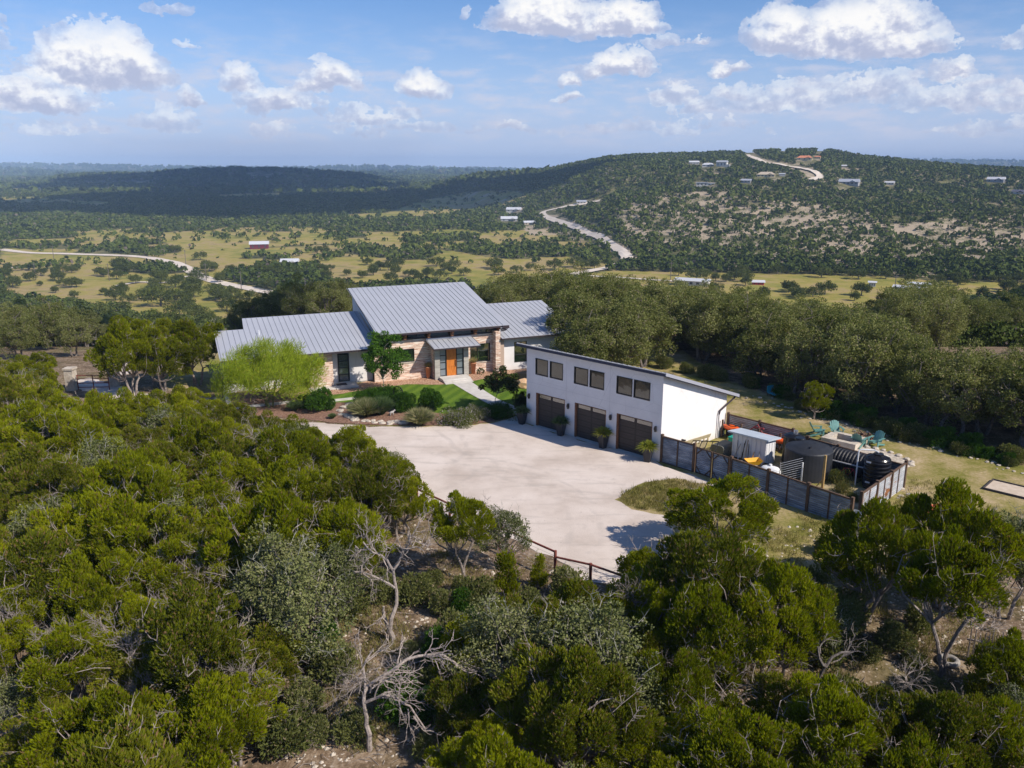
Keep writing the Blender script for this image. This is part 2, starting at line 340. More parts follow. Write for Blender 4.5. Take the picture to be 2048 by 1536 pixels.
# ---------------------------------------------------------------- mesh builder
class MB:
    def __init__(s): s.v = []; s.f = []; s.mi = []; s.cur = 0
    def add(s, vs, fs):
        k = len(s.v); s.v += [tuple(map(float, p)) for p in vs]
        for f in fs: s.f.append(tuple(k + i for i in f)); s.mi.append(s.cur)
        return s
    def box(s, x0, x1, y0, y1, z0, z1, T=None):
        vs = [(x, y, z) for z in (z0, z1) for y in (y0, y1) for x in (x0, x1)]
        if T: vs = [T @ Vector(p) for p in vs]
        return s.add(vs, [(0, 2, 3, 1), (4, 5, 7, 6), (0, 1, 5, 4), (2, 6, 7, 3), (0, 4, 6, 2), (1, 3, 7, 5)])
    def prism(s, poly, z0, z1):      # poly ccw; z0/z1 number or function(x, y)
        f0 = z0 if callable(z0) else (lambda x, y: z0); f1 = z1 if callable(z1) else (lambda x, y: z1)
        a = sum(poly[i][0] * poly[(i + 1) % len(poly)][1] - poly[(i + 1) % len(poly)][0] * poly[i][1] for i in range(len(poly)))
        if a < 0: poly = poly[::-1]
        n = len(poly); vs = [(x, y, f0(x, y)) for x, y in poly] + [(x, y, f1(x, y)) for x, y in poly]
        return s.add(vs, [tuple(range(n))[::-1], tuple(range(n, 2 * n))] + [(i, (i + 1) % n, n + (i + 1) % n, n + i) for i in range(n)])
    def tube(s, pts, rads, seg=8, cap=True):
        pts = [Vector(p) for p in pts]; n = len(pts)
        if not hasattr(rads, '__len__'): rads = [rads] * n
        vs = []; up0 = None
        for i, p in enumerate(pts):
            d = (pts[min(i + 1, n - 1)] - pts[max(i - 1, 0)]).normalized()
            if up0 is None: up0 = Vector((0, 0, 1)) if abs(d.z) < 0.9 else Vector((1, 0, 0))
            a = d.cross(up0)
            if a.length < 1e-4: a = d.cross(Vector((0.3, 1, 0.2)))
            a.normalize(); b = a.cross(d); up0 = b
            for k in range(seg):
                t = 2 * math.pi * k / seg; vs.append(p + (a * math.cos(t) + b * math.sin(t)) * rads[i])
        fs = []
        for i in range(n - 1):
            for k in range(seg):
                k2 = (k + 1) % seg; fs.append((i * seg + k, i * seg + k2, (i + 1) * seg + k2, (i + 1) * seg + k))
        if cap: fs += [tuple(range(seg))[::-1], tuple((n - 1) * seg + k for k in range(seg))]
        return s.add(vs, [f[::-1] for f in fs])
    def lathe(s, prof, c=(0, 0, 0), seg=24, cap=True):
        vs = []; n = len(prof)
        for r, z in prof:
            for k in range(seg):
                t = 2 * math.pi * k / seg; vs.append((c[0] + r * math.cos(t), c[1] + r * math.sin(t), c[2] + z))
        fs = [(i * seg + k, i * seg + (k + 1) % seg, (i + 1) * seg + (k + 1) % seg, (i + 1) * seg + k) for i in range(n - 1) for k in range(seg)]
        if cap: fs += [tuple(range(seg))[::-1], tuple((n - 1) * seg + k for k in range(seg))]
        return s.add(vs, fs)
    def build(s, name, mats, parent=None, smooth=False, loc=None, rotz=None):
        me = bpy.data.meshes.new(name); me.from_pydata(s.v, [], s.f); me.update()
        for m in (mats if isinstance(mats, (list, tuple)) else [mats]): me.materials.append(m)
        if any(s.mi): me.polygons.foreach_set('material_index', s.mi)
        if smooth: me.polygons.foreach_set('use_smooth', [True] * len(me.polygons))
        o = bpy.data.objects.new(name, me); scene.collection.objects.link(o)
        if parent: o.parent = parent
        if loc: o.location = loc
        if rotz is not None: o.rotation_euler.z = rotz
        return o
def tag(o, label=None, cat=None, group=None, kind=None):
    if label: o['label'] = label
    if cat: o['category'] = cat
    if group: o['group'] = group
    if kind: o['kind'] = kind
    return o
def empty(name, loc=(0, 0, 0), rz=0.0):
    o = bpy.data.objects.new(name, None); o.empty_display_size = 0.3; scene.collection.objects.link(o)
    o.location = loc; o.rotation_euler.z = rz; return o
def obj(name, me, parent=None, loc=None):
    o = bpy.data.objects.new(name, me); scene.collection.objects.link(o)
    if parent: o.parent = parent
    if loc: o.location = loc
    return o
def copy_tree(o, parent=None):
    c = o.copy(); scene.collection.objects.link(c)
    if parent: c.parent = parent
    for ch in list(o.children): copy_tree(ch, c)
    return c
def sheet(name, pxpoly, z, m, noise_edge=0.0, kind='structure', label=None, cat=None, drape=True, sub=2.0):
    """flat ground sheet from a picture outline; edges subdivided and slightly ragged"""
    P = [at(x, y) for x, y in pxpoly]; pts = []
    for i in range(len(P)):
        a, b = P[i], P[(i + 1) % len(P)]; L = math.hypot(a[0] - b[0], a[1] - b[1]); k = max(1, int(L / 0.5)) if noise_edge else 1
        for j in range(k):
            t = j / k; q = (a[0] + (b[0] - a[0]) * t, a[1] + (b[1] - a[1]) * t)
            if noise_edge:
                q = (q[0] + (fbm(np.array(q[0] * 1.3), np.array(q[1] * 1.3), 31) - 0.5) * 2 * noise_edge, q[1] + (fbm(np.array(q[0] * 1.3), np.array(q[1] * 1.3), 41) - 0.5) * 2 * noise_edge)
            pts.append(q)
    import mathutils.geometry as mg
    # triangulated top
    vs = [Vector((q[0], q[1], 0)) for q in pts]; tris = mg.tessellate_polygon([vs])
    mb = MB(); mb.add([(q[0], q[1], max(0, tz(q[0], q[1])) + z) for q in pts], [t for t in tris])
    o = mb.build(name, m)
    me = o.data
    import bmesh
    bm = bmesh.new(); bm.from_mesh(me); bmesh.ops.recalc_face_normals(bm, faces=bm.faces)
    if bm.faces and sum(f.normal.z for f in bm.faces) < 0: bmesh.ops.reverse_faces(bm, faces=bm.faces)
    bm.to_mesh(me); bm.free()
    return tag(o, label, cat, None, kind)

# ---------------------------------------------------------------- ground sheet
def build_ground():
    th = np.concatenate([np.linspace(-180, -38, 60)[:-1], np.linspace(-38, 38, 440), np.linspace(38, 180, 60)[1:]])
    th = R(1) * th
    rr = np.concatenate([[0.5, 4, 8, 12, 15], np.geomspace(17, 9500, 640)])
    TH, RR = np.meshgrid(th, rr); X = RR * np.sin(TH); Y = RR * np.cos(TH)
    Z = terrain(X, Y)
    D = RR * np.cos(np.minimum(np.abs(TH), R(38)))
    Z = Z + np.where((D > 20) & (D < 40) , (fbm(X / 2.5, Y / 2.5, 50) - 0.5) * 0.3 * (Z < -0.1), 0)
    px, py = proj(X, np.maximum(Y, 5), Z)
    front = Y > 5
    Zz = np.zeros(X.shape + (4,), np.float32)
    wob = (fbm(X / 22, Y / 22, 61) - 0.5) * 14; wob2 = (fbm(X / 22, Y / 22, 62) - 0.5) * 7
    f = open_mask(px + wob * 1.5, py + wob2 * 1.2) & front & (D > 240)
    nat = fbm(X / 160, Y / 160, 71) * 0.6 + fbm(X / 60, Y / 60, 72) * 0.4
    HCt = np.clip((D - tab(px, HC_FOOT)) / (tab(px, HC_CR) - tab(px, HC_FOOT)), 0, 1)
    f = f | ((nat > 0.57) & (D > 420) & (D < 5000) & (HCt <= 0.02))
    Zz[..., 0] = f
    soil = (fbm(X / 34, Y / 34, 81) * 0.55 + fbm(X / 10, Y / 10, 82) * 0.45)
    patch = in_poly(px, py, [(1220, 420), (1300, 395), (1420, 378), (1560, 400), (1740, 420), (1760, 500), (1560, 470), (1500, 500), (1270, 480)]) | in_poly(px, py, [(1540, 500), (1600, 470), (1740, 450), (1960, 440), (2060, 420), (2060, 480), (1900, 560), (1500, 520)])
    pale = (patch * (soil > 0.46)) | ((HCt > 0.02) & (HCt < 0.98) & (soil > 0.63))
    for p in PALE: pale = pale | in_poly(px + wob * 0.4, py + wob2 * 0.3, p)
    Zz[..., 1] = np.maximum(pale * 0.0, patch * 1.0) * front * (D > 300)
    for p in PALE: Zz[..., 1] = np.maximum(Zz[..., 1], in_poly(px, py, p) * 1.0)
    Zz[..., 1] = np.where((HCt > 0.02) & (HCt < 0.98), np.maximum(Zz[..., 1], 0.35), Zz[..., 1]) * front
    yard = in_poly(px, py, [(1320, 700), (1480, 770), (1560, 795), (1700, 848), (1850, 885), (2300, 990), (2300, 1120), (2048, 1110), (1800, 1080), (1560, 1180), (1420, 1120), (1200, 1160), (1150, 900)]) | in_poly(px, py, [(330, 700), (480, 690), (480, 790), (330, 780)])
    yard = yard | ((D > 30) & (D < 88) & in_poly(px, py, [(480, 560), (1150, 560), (1500, 790), (1460, 900), (1000, 870), (480, 830)]))
    Zz[..., 2] = yard & front & (D < 110)
    Zz[..., 3] = np.clip((D - 120) / 200, 0, 1)
    me = grid_mesh('ground', X, Y, Z, *X.shape)
    a = me.color_attributes.new('zone', 'FLOAT_COLOR', 'POINT'); a.data.foreach_set('color', Zz.reshape(-1))
    me.polygons.foreach_set('use_smooth', np.ones(len(me.polygons), bool))
    m, t, o = new_mat('ground_cover')
    at_ = t.node('ShaderNodeAttribute', attribute_name='zone'); sp = t.node('ShaderNodeSeparateColor', {0: at_.outputs['Color']})
    g = t.node('ShaderNodeNewGeometry'); P = g.outputs['Position']
    n_big = t.noise(P, 0.012, 5, 0.6); n_mid = t.noise(P, 0.09, 5, 0.62); n_s = t.noise(P, 0.9, 6, 0.65); n_xs = t.noise(P, 5.0, 5, 0.7)
    mixn = t.m('ADD', t.m('MULTIPLY', n_s, 0.5), t.m('MULTIPLY', n_xs, 0.5))
    floor = t.ramp(mixn, [(0.36, (0.07, 0.055, 0.032)), (0.47, (0.16, 0.11, 0.07)), (0.54, (0.25, 0.18, 0.12)), (0.66, (0.40, 0.32, 0.24))])
    green = t.ramp(n_mid, [(0.50, (0, 0, 0)), (0.66, (1, 1, 1))]); floor = t.mix(t.m('MULTIPLY', green, 0.65), floor, (0.10, 0.10, 0.025))
    vor = t.node('ShaderNodeTexVoronoi', {'Vector': P, 'Scale': 4.5}); st = t.m('LESS_THAN', vor.outputs['Distance'], 0.20)
    floor = t.mix(t.m('MULTIPLY', st, 0.7), floor, (0.46, 0.38, 0.31))
    fw = t.ramp(t.m('ADD', t.m('MULTIPLY', n_mid, 0.5), t.m('MULTIPLY', n_s, 0.5)), [(0.38, (0.045, 0.052, 0.016)), (0.50, (0.10, 0.10, 0.035)), (0.62, (0.24, 0.20, 0.10))])
    base = t.mix(at_.outputs['Alpha'], floor, fw)
    fn = t.m('ADD', t.m('MULTIPLY', n_big, 0.55), t.m('MULTIPLY', n_mid, 0.45))
    field = t.ramp(fn, [(0.34, (0.14, 0.16, 0.03)), (0.43, (0.24, 0.225, 0.045)), (0.50, (0.33, 0.27, 0.07)), (0.56, (0.37, 0.27, 0.13)), (0.62, (0.24, 0.21, 0.06)), (0.70, (0.17, 0.18, 0.04))])
    field = t.mix(t.m('MULTIPLY', t.smooth(n_s, 0.5, 0.7), 0.45), field, (0.12, 0.13, 0.035))
    palec = t.ramp(mixn, [(0.4, (0.30, 0.23, 0.15)), (0.6, (0.48, 0.40, 0.30))])
    yn = t.m('ADD', t.m('MULTIPLY', t.noise(P, 0.22, 5, 0.6), 0.55), t.m('MULTIPLY', mixn, 0.45))
    yardc = t.ramp(yn, [(0.36, (0.11, 0.13, 0.02)), (0.44, (0.19, 0.18, 0.04)), (0.50, (0.29, 0.24, 0.09)), (0.57, (0.42, 0.32, 0.18)), (0.64, (0.55, 0.44, 0.31))])
    c = t.mix(sp.outputs[0], base, field)
    hn = t.m('ADD', t.m('MULTIPLY', t.noise(P, 0.035, 6, 0.65), 0.6), t.m('MULTIPLY', n_s, 0.4)); pf = t.smooth(t.m('ADD', hn, t.m('MULTIPLY', sp.outputs[1], 0.13)), 0.56, 0.64)
    c = t.mix(t.m('MULTIPLY', pf, t.m('GREATER_THAN', sp.outputs[1], 0.02)), c, palec); c = t.mix(sp.outputs[2], c, yardc)
    bp = t.node('ShaderNodeBump', {'Height': mixn, 'Strength': 0.7, 'Distance': 0.15})
    b = t.node('ShaderNodeBsdfPrincipled', {'Base Color': c, 'Roughness': 0.95, 'Specular IOR Level': 0.15, 'Normal': bp.outputs[0]})
    t.set(o.inputs[0], b); me.materials.append(m)
    return tag(obj('ground', me), 'rolling scrubland ground with dry fields and bare limestone', kind='structure')
build_ground()

# ---------------------------------------------------------------- drive, lawn, beds, path
def gravel_mat():
    m, t, o = new_mat('crushed_limestone'); P = t.node('ShaderNodeNewGeometry').outputs['Position']
    a = t.noise(P, 0.25, 6, 0.6); b_ = t.noise(P, 14.0, 3, 0.7)
    c = t.ramp(a, [(0.35, (0.50, 0.42, 0.36)), (0.50, (0.61, 0.525, 0.46)), (0.65, (0.68, 0.595, 0.53))])
    sp = t.node('ShaderNodeMapping', {'Vector': P, 'Rotation': (0, 0, 0.75), 'Scale': (0.35, 2.2, 1)})
    tr = t.smooth(t.noise(sp, 0.8, 4, 0.6), 0.53, 0.66)
    c = t.mix(t.m('MULTIPLY', tr, 0.3), c, (0.36, 0.32, 0.28))
    c = t.mix(t.m('MULTIPLY', t.smooth(t.noise(P, 0.9, 7, 0.7), 0.54, 0.70), 0.30), c, (0.40, 0.35, 0.31))
    for cx, cy, rr in ((-6.0, 40.0, (9.0, 10.6)), (9.0, 60.0, (15.2, 16.8)), (-14.0, 52.0, (11.0, 12.6))):
        dv = t.node('ShaderNodeVectorMath', {0: P, 1: (cx, cy, 0.0)}, operation='DISTANCE').outputs['Value']
        dn = t.m('ADD', dv, t.m('MULTIPLY', t.noise(P, 0.25, 2, 0.5), 1.6))
        for r0 in rr:
            bnd = t.m('SUBTRACT', 1.0, t.smooth(t.m('ABSOLUTE', t.m('SUBTRACT', dn, r0 + 0.8)), 0.06, 0.26))
            c = t.mix(t.m('MULTIPLY', t.m('MULTIPLY', bnd, t.smooth(n_t := t.noise(P, 0.7, 3, 0.5), 0.42, 0.6)), 0.35), c, (0.42, 0.37, 0.33))
    sp2 = t.smooth(b_, 0.60, 0.72); c = t.mix(t.m('MULTIPLY', sp2, 0.45), c, (0.33, 0.28, 0.24))
    vv = t.node('ShaderNodeTexVoronoi', {'Vector': P, 'Scale': 1.7}); c = t.mix(t.m('MULTIPLY', t.m('LESS_THAN', vv.outputs['Distance'], 0.045), 0.8), c, (0.2, 0.17, 0.15))
    bp = t.node('ShaderNodeBump', {'Height': b_, 'Strength': 0.5, 'Distance': 0.03})
    b = t.node('ShaderNodeBsdfPrincipled', {'Base Color': c, 'Roughness': 0.95, 'Specular IOR Level': 0.1, 'Normal': bp.outputs[0]})
    t.set(o.inputs[0], b); return m
M_GRAVEL = gravel_mat()
M_ROAD = mat('caliche_road', (0.72, 0.64, 0.55), 0.95, (0.60, 0.51, 0.42), 0.15, spec=0.1)
def lawn_mat():
    m, t, o = new_mat('mown_lawn'); P = t.node('ShaderNodeNewGeometry').outputs['Position']
    mp = t.node('ShaderNodeMapping', {'Vector': P, 'Rotation': (0, 0, 0.35)}); wv_ = t.node('ShaderNodeTexWave', {'Vector': mp.outputs[0], 'Scale': 0.32, 'Distortion': 0.6})
    n = t.noise(P, 7, 5, 0.7); c = t.ramp(t.m('ADD', t.m('MULTIPLY', n, 0.7), t.m('MULTIPLY', wv_.outputs[1], 0.2)), [(0.3, (0.055, 0.115, 0.008)), (0.6, (0.13, 0.205, 0.016))])
    bp = t.node('ShaderNodeBump', {'Height': n, 'Strength': 0.6, 'Distance': 0.05})
    t.set(o.inputs[0], t.node('ShaderNodeBsdfPrincipled', {'Base Color': c, 'Roughness': 0.9, 'Specular IOR Level': 0.2, 'Normal': bp.outputs[0]})); return m
M_LAWN = lawn_mat()
M_RUST_ROCK = mat('rust_river_rock', (0.24, 0.11, 0.06), 0.9, (0.55, 0.36, 0.24), 9, bump=1.0, bscale=9, lo=0.42, hi=0.58)
M_MULCH = mat('shredded_mulch', (0.14, 0.07, 0.045), 0.95, (0.32, 0.19, 0.13), 7, bump=0.8, bscale=12)
M_CONC = mat('pale_concrete', (0.50, 0.47, 0.43), 0.85, (0.62, 0.59, 0.55), 1.5, bump=0.2)
M_STONE = mat('pale_limestone', (0.40, 0.34, 0.27), 0.9, (0.62, 0.55, 0.46), 2.5, bump=0.7, bscale=10)
sheet('gravel_drive', [(600, 846), (690, 849), (760, 853), (850, 854), (950, 851), (1000, 843), (1045, 828), (1062, 800), (1052, 846), (1100, 862), (1319, 922), (1325, 933), (1400, 955), (1470, 984),
  (1410, 967), (1345, 956), (1290, 966), (1247, 984), (1238, 1000), (1262, 1018), (1325, 1030), (1342, 1048), (1352, 1080), (1345, 1120), (1300, 1160), (1230, 1180), (1150, 1150), (1100, 1112), (1040, 1090), (960, 1055),
  (870, 1025), (800, 960), (700, 920), (600, 900), (420, 868), (300, 830), (200, 790), (150, 778), (140, 764), (180, 757), (250, 774), (330, 800), (440, 835), (520, 845)], 0.012, M_GRAVEL, 0.45)
sheet('far_drive', [(195, 732), (212, 702), (240, 700), (262, 735), (258, 748), (225, 752)], 0.01, M_GRAVEL, 0.2)
sheet('lawn', [(655, 792), (758, 774), (815, 768), (890, 769), (905, 767), (965, 803), (1000, 818), (1010, 830), (900, 842), (800, 836), (700, 822), (640, 812)], 0.02, M_LAWN, 0.1)
sheet('side_lawn', [(941, 762), (1000, 752), (1060, 742), (1110, 745), (1100, 800), (1056, 818), (1037, 822), (993, 800)], 0.02, M_LAWN)
sheet('rock_bed', [(560, 790), (620, 783), (700, 774), (740, 760), (818, 745), (905, 745), (905, 767), (880, 770), (815, 769), (760, 775), (700, 785), (600, 800)], 0.03, M_RUST_ROCK, 0.15)
sheet('side_rock_bed', [(930, 752), (985, 733), (1060, 725), (1110, 726), (1110, 738), (1052, 742), (985, 755), (942, 763)], 0.03, M_RUST_ROCK, 0.1)
sheet('mulch_bed', [(455, 800), (480, 780), (600, 795), (660, 806), (730, 806), (800, 818), (900, 830), (985, 822), (1036, 814), (1040, 828), (1000, 842), (950, 849), (850, 852), (740, 850), (660, 846), (600, 838), (460, 830)], 0.04, M_MULCH, 0.12)
sheet('entry_path', [(740 + x / 6.4, 640 + y / 6.4) for x, y in [(1050, 812), (1270, 780), (1450, 900), (1640, 1020), (1890, 1125), (2010, 1180), (2040, 1300), (1960, 1340), (1640, 1330), (1880, 1230), (1800, 1150), (1620, 1135), (1440, 1040), (1230, 920)]], 0.05, M_CONC)
def road(name, pts, width, label, m=M_ROAD, lift=0.35, y0=None):
    P = [at_t(x, y, 0, y0) for x, y in pts]; Q = []
    for i in range(len(P) - 1):
        p0 = P[max(i - 1, 0)]; p1 = P[i]; p2 = P[i + 1]; p3 = P[min(i + 2, len(P) - 1)]
        for j in range(8):
            t = j / 8
            Q.append(tuple(0.5 * (2 * p1[k] + (p2[k] - p0[k]) * t + (2 * p0[k] - 5 * p1[k] + 4 * p2[k] - p3[k]) * t * t + (3 * p1[k] - p0[k] - 3 * p2[k] + p3[k]) * t ** 3) for k in (0, 1)))
    Q.append(P[-1][:2]); vs = []; n = len(Q)
    for i, q in enumerate(Q):
        a = Q[max(i - 1, 0)]; b = Q[min(i + 1, n - 1)]; dx, dy = b[0] - a[0], b[1] - a[1]; L = math.hypot(dx, dy) or 1
        wd = width * (0.85 + 0.3 * float(vnoise(np.array(q[0] / 15), np.array(q[1] / 15), 9))) / 2
        for s_ in (-1, -0.33, 0.33, 1):
            x = q[0] - dy / L * wd * s_; y = q[1] + dx / L * wd * s_; vs.append((x, y, tz(x, y) + lift))
    fs = [(i * 4 + k, i * 4 + 4 + k, i * 4 + 5 + k, i * 4 + 1 + k) for i in range(n - 1) for k in range(3)]
    mb = MB(); mb.add(vs, fs); return tag(mb.build(name, m), label, kind='structure')
road('valley_road', [(0, 499), (60, 506), (130, 508), (250, 512), (310, 518), (360, 530), (392, 548), (425, 562), (480, 574), (540, 585), (600, 592), (645, 594)], 8.5, 'white caliche road winding across the valley')
road('valley_track', [(235, 572), (280, 565), (330, 566), (360, 556), (392, 552)], 4.5, 'pale side track under the field oaks')
road('hill_road', [(1140, 552), (1185, 543), (1222, 536), (1252, 520), (1248, 508), (1215, 485), (1170, 466), (1130, 448), (1095, 436), (1085, 427), (1100, 421), (1140, 412), (1200, 402)], 8.0, 'pale road climbing the foot of the hill', lift=0.9)
road('ridge_road', [(1493, 311), (1520, 322), (1560, 330), (1600, 338), (1632, 347), (1640, 356), (1622, 362)], 9.0, 'pale road descending the ridge past houses', y0=1000, lift=1.6)
road('field_track', [(940, 581), (985, 574), (1060, 566), (1140, 553)], 5.0, 'pale lane behind the ranch house roof')
road('barn_track', [(1170, 552), (1230, 555), (1300, 560), (1400, 566)], 4.0, 'pale lane crossing the field to the long barn')
road('west_track', [(0, 540), (40, 534), (80, 532)], 4.5, 'pale track at the valley edge')

# ---------------------------------------------------------------- building materials
def brick_mat(name, c1, c2, c3, mortar, bw=0.42, rh=0.11):
    m, t, o = new_mat(name); tcn = t.node('ShaderNodeTexCoord'); s_ = t.node('ShaderNodeSeparateXYZ', {0: tcn.outputs['Object']})
    v = t.node('ShaderNodeCombineXYZ', {0: t.m('ADD', s_.outputs[0], s_.outputs[1]), 1: s_.outputs[2]})
    br = t.node('ShaderNodeTexBrick', {'Vector': v, 'Color1': c1 + (1,), 'Color2': c2 + (1,), 'Mortar': mortar + (1,), 'Scale': 1.0, 'Mortar Size': 0.010, 'Brick Width': bw, 'Row Height': rh, 'Bias': 0.0})
    sc = t.node('ShaderNodeMapping', {'Vector': v, 'Scale': (1 / bw * 0.5, 1 / rh, 1)})
    nn = t.noise(sc, 1.0, 2, 0.5); c = t.mix(t.smooth(nn, 0.48, 0.66), br.outputs[0], c3)
    c = t.mix(t.m('MULTIPLY', br.outputs[1], 0.8), c, mortar)
    bp = t.node('ShaderNodeBump', {'Height': br.outputs[1], 'Strength': -0.5, 'Distance': 0.02})
    t.set(o.inputs[0], t.node('ShaderNodeBsdfPrincipled', {'Base Color': c, 'Roughness': 0.9, 'Specular IOR Level': 0.2, 'Normal': bp.outputs[0]})); return m
M_BRICK = brick_mat('pale_mixed_brick', (0.70, 0.48, 0.36), (0.40, 0.23, 0.16), (0.82, 0.74, 0.64), (0.74, 0.66, 0.57))
M_LIME = brick_mat('grey_limestone_block', (0.36, 0.34, 0.30), (0.44, 0.42, 0.38), (0.30, 0.28, 0.25), (0.40, 0.38, 0.35), 0.5, 0.17)
def stucco_mat():
    m, t, o = new_mat('white_stucco'); tcn = t.node('ShaderNodeTexCoord'); P = tcn.outputs['Object']; s_ = t.node('ShaderNodeSeparateXYZ', {0: P})
    n = t.noise(P, 0.7, 6, 0.65); c = t.ramp(n, [(0.35, (0.71, 0.69, 0.68)), (0.65, (0.79, 0.77, 0.76))])
    mp = t.node('ShaderNodeMapping', {'Vector': P, 'Scale': (2.2, 2.2, 0.16)}); st = t.smooth(t.noise(mp, 1.6, 4, 0.6), 0.60, 0.78)
    c = t.mix(t.m('MULTIPLY', st, 0.28), c, (0.50, 0.47, 0.44))
    low = t.m('SUBTRACT', 1.0, t.smooth(t.m('ADD', s_.outputs[2], t.m('MULTIPLY', n, 0.5)), 0.15, 0.75)); c = t.mix(t.m('MULTIPLY', low, 0.4), c, (0.50, 0.43, 0.37))
    cr = t.node('ShaderNodeTexVoronoi', {'Vector': P, 'Scale': 0.35}, feature='DISTANCE_TO_EDGE'); cd = t.noise(P, 3.0, 3, 0.5)
    crack = t.m('LESS_THAN', t.m('ADD', cr.outputs['Distance'], t.m('MULTIPLY', cd, 0.012)), 0.0085); c = t.mix(t.m('MULTIPLY', crack, 0.35), c, (0.4, 0.38, 0.37))
    bp = t.node('ShaderNodeBump', {'Height': t.noise(P, 40, 3, 0.6), 'Strength': 0.15, 'Distance': 0.05})
    t.set(o.inputs[0], t.node('ShaderNodeBsdfPrincipled', {'Base Color': c, 'Roughness': 0.9, 'Specular IOR Level': 0.15, 'Normal': bp.outputs[0]})); return m
M_STUCCO = stucco_mat()
M_SHADOWJOINT = mat('stucco_joint', (0.55, 0.53, 0.52), 0.9)
M_ROOF = mat('grey_standing_seam_metal', (0.43, 0.44, 0.475), 0.42, (0.47, 0.48, 0.515), 0.35, metal=0.12, spec=0.5)
M_SEAM = mat('shaded_seam_metal', (0.28, 0.29, 0.32), 0.5, metal=0.2)  # roof metal darkened so each rib's shadow line is in its colour
M_TRIM = mat('dark_bronze_trim', (0.045, 0.032, 0.038), 0.45)
M_NAVY = mat('dark_blue_fascia', (0.03, 0.038, 0.075), 0.4)
M_BLACK = mat('black_metal', (0.015, 0.014, 0.016), 0.4)
M_WOODO = mat('orange_stained_wood', (0.46, 0.13, 0.016), 0.45, (0.62, 0.21, 0.035), 3.0, stretch=(6, 6, 0.7), bump=0.15)
M_BEAM = mat('brown_timber', (0.16, 0.065, 0.03), 0.7, (0.24, 0.11, 0.05), 4, stretch=(4, 4, 4))
M_GDOOR = mat('dark_brown_door', (0.030, 0.023, 0.020), 0.55, (0.044, 0.034, 0.030), 3, stretch=(1, 1, 12), bump=0.1)
M_GRECESS = mat('door_groove', (0.012, 0.008, 0.007), 0.7)
M_POST = mat('weathered_post_wood', (0.075, 0.045, 0.030), 0.85, (0.155, 0.095, 0.06), 5, stretch=(6, 6, 1), bump=0.3)
def glass_mat(name, tint, refl, rough=0.03):
    m, t, o = new_mat(name)
    a = t.node('ShaderNodeBsdfPrincipled', {'Base Color': tint + (1,), 'Roughness': 0.25}); b = t.node('ShaderNodeBsdfGlossy', {'Color': (0.8, 0.82, 0.82, 1), 'Roughness': rough})
    g = t.node('ShaderNodeNewGeometry'); n = t.noise(g.outputs['Position'], 0.8, 2, 0.5)
    t.set(b.inputs['Normal'], t.node('ShaderNodeBump', {'Height': n, 'Strength': 0.06, 'Distance': 0.3}))
    t.set(o.inputs[0], t.node('ShaderNodeMixShader', {0: refl, 1: a.outputs[0], 2: b.outputs[0]})); return m
M_GLASS = glass_mat('dark_window_glass', (0.008, 0.016, 0.013), 0.11)
M_GLASS_H = glass_mat('house_window_glass', (0.010, 0.018, 0.008), 0.30)
M_FROST = glass_mat('frosted_door_glass', (0.16, 0.19, 0.22), 0.15, 0.3)
M_GLAZE = glass_mat('garage_door_glass', (0.08, 0.07, 0.065), 0.22, 0.15)

# ---------------------------------------------------------------- ranch house (local x along the front, y to the back)
HR = R(22.5)
HO = at(905, 753, 0.4)
house = tag(empty('ranch_house', (HO[0], HO[1], 0), HR), 'long single storey house of pale brick and white stucco under grey metal shed roofs', 'house')
K = 0.174
def wall_holes(mb, u0, u1, w0, w1, z0, z1, holes):       # wall along u with rectangular openings (u0, u1, z0, z1)
    xs = u0
    for a, b, c, d in sorted(holes):
        if a > xs: mb.box(xs, a, w0, w1, z0, z1)
        mb.box(a, b, w0, w1, z0, c)
        if d < z1: mb.box(a, b, w0, w1, d, z1)
        xs = b
    if xs < u1: mb.box(xs, u1, w0, w1, z0, z1)
def metal_roof(parent, poly, zf, seams, name='roof', thick=0.16, rib=0.03, edge=M_TRIM, along='y', sheetm=M_ROOF):
    mb = MB(); mb.prism(poly, lambda x, y: zf(x, y) - 0.03, zf)
    o = mb.build(name, sheetm, parent)
    e = MB(); cx = sum(p[0] for p in poly) / len(poly); cy = sum(p[1] for p in poly) / len(poly)
    ins = [(cx + (x - cx) * 0.9985, cy + (y - cy) * 0.998) for x, y in poly]
    e.prism(ins, lambda x, y: zf(x, y) - thick, lambda x, y: zf(x, y) - 0.034); e.build('fascia', edge, o)
    s = MB()
    for x, a, b in seams:
        if along == 'y': pl = [(x - 0.013, a), (x + 0.013, a), (x + 0.013, b), (x - 0.013, b)]
        else: pl = [(a, x - 0.02), (b, x - 0.02), (b, x + 0.02), (a, x + 0.02)]
        s.prism(pl, lambda X, Y: zf(X, Y) + 0.001, lambda X, Y: zf(X, Y) + rib)
    s.build('standing_seam', M_SEAM, o)
    return o
def window(parent, u0, u1, w_, z0, z1, glass=M_GLASS_H, mull=(), tr=(), name='window', fr=0.05, dep=0.12, fm=M_BLACK):
    mb = MB(); y0 = w_ - 0.02; y1 = w_ + dep
    mb.box(u0, u0 + fr, y0, y1, z0, z1); mb.box(u1 - fr, u1, y0, y1, z0, z1); mb.box(u0 + fr, u1 - fr, y0, y1, z0, z0 + fr); mb.box(u0 + fr, u1 - fr, y0, y1, z1 - fr, z1)
    for m_ in mull: mb.box(m_ - fr / 2, m_ + fr / 2, y0 + 0.01, y1, z0 + fr, z1 - fr)
    for t_ in tr: mb.box(u0 + fr, u1 - fr, y0 + 0.012, y1, t_ - fr / 2, t_ + fr / 2)
    o = mb.build(name, fm, parent)
    p = MB(); p.box(u0 + 0.01, u1 - 0.01, w_ + 0.05, w_ + 0.07, z0 + 0.01, z1 - 0.01); p.build('pane', glass, o); return o
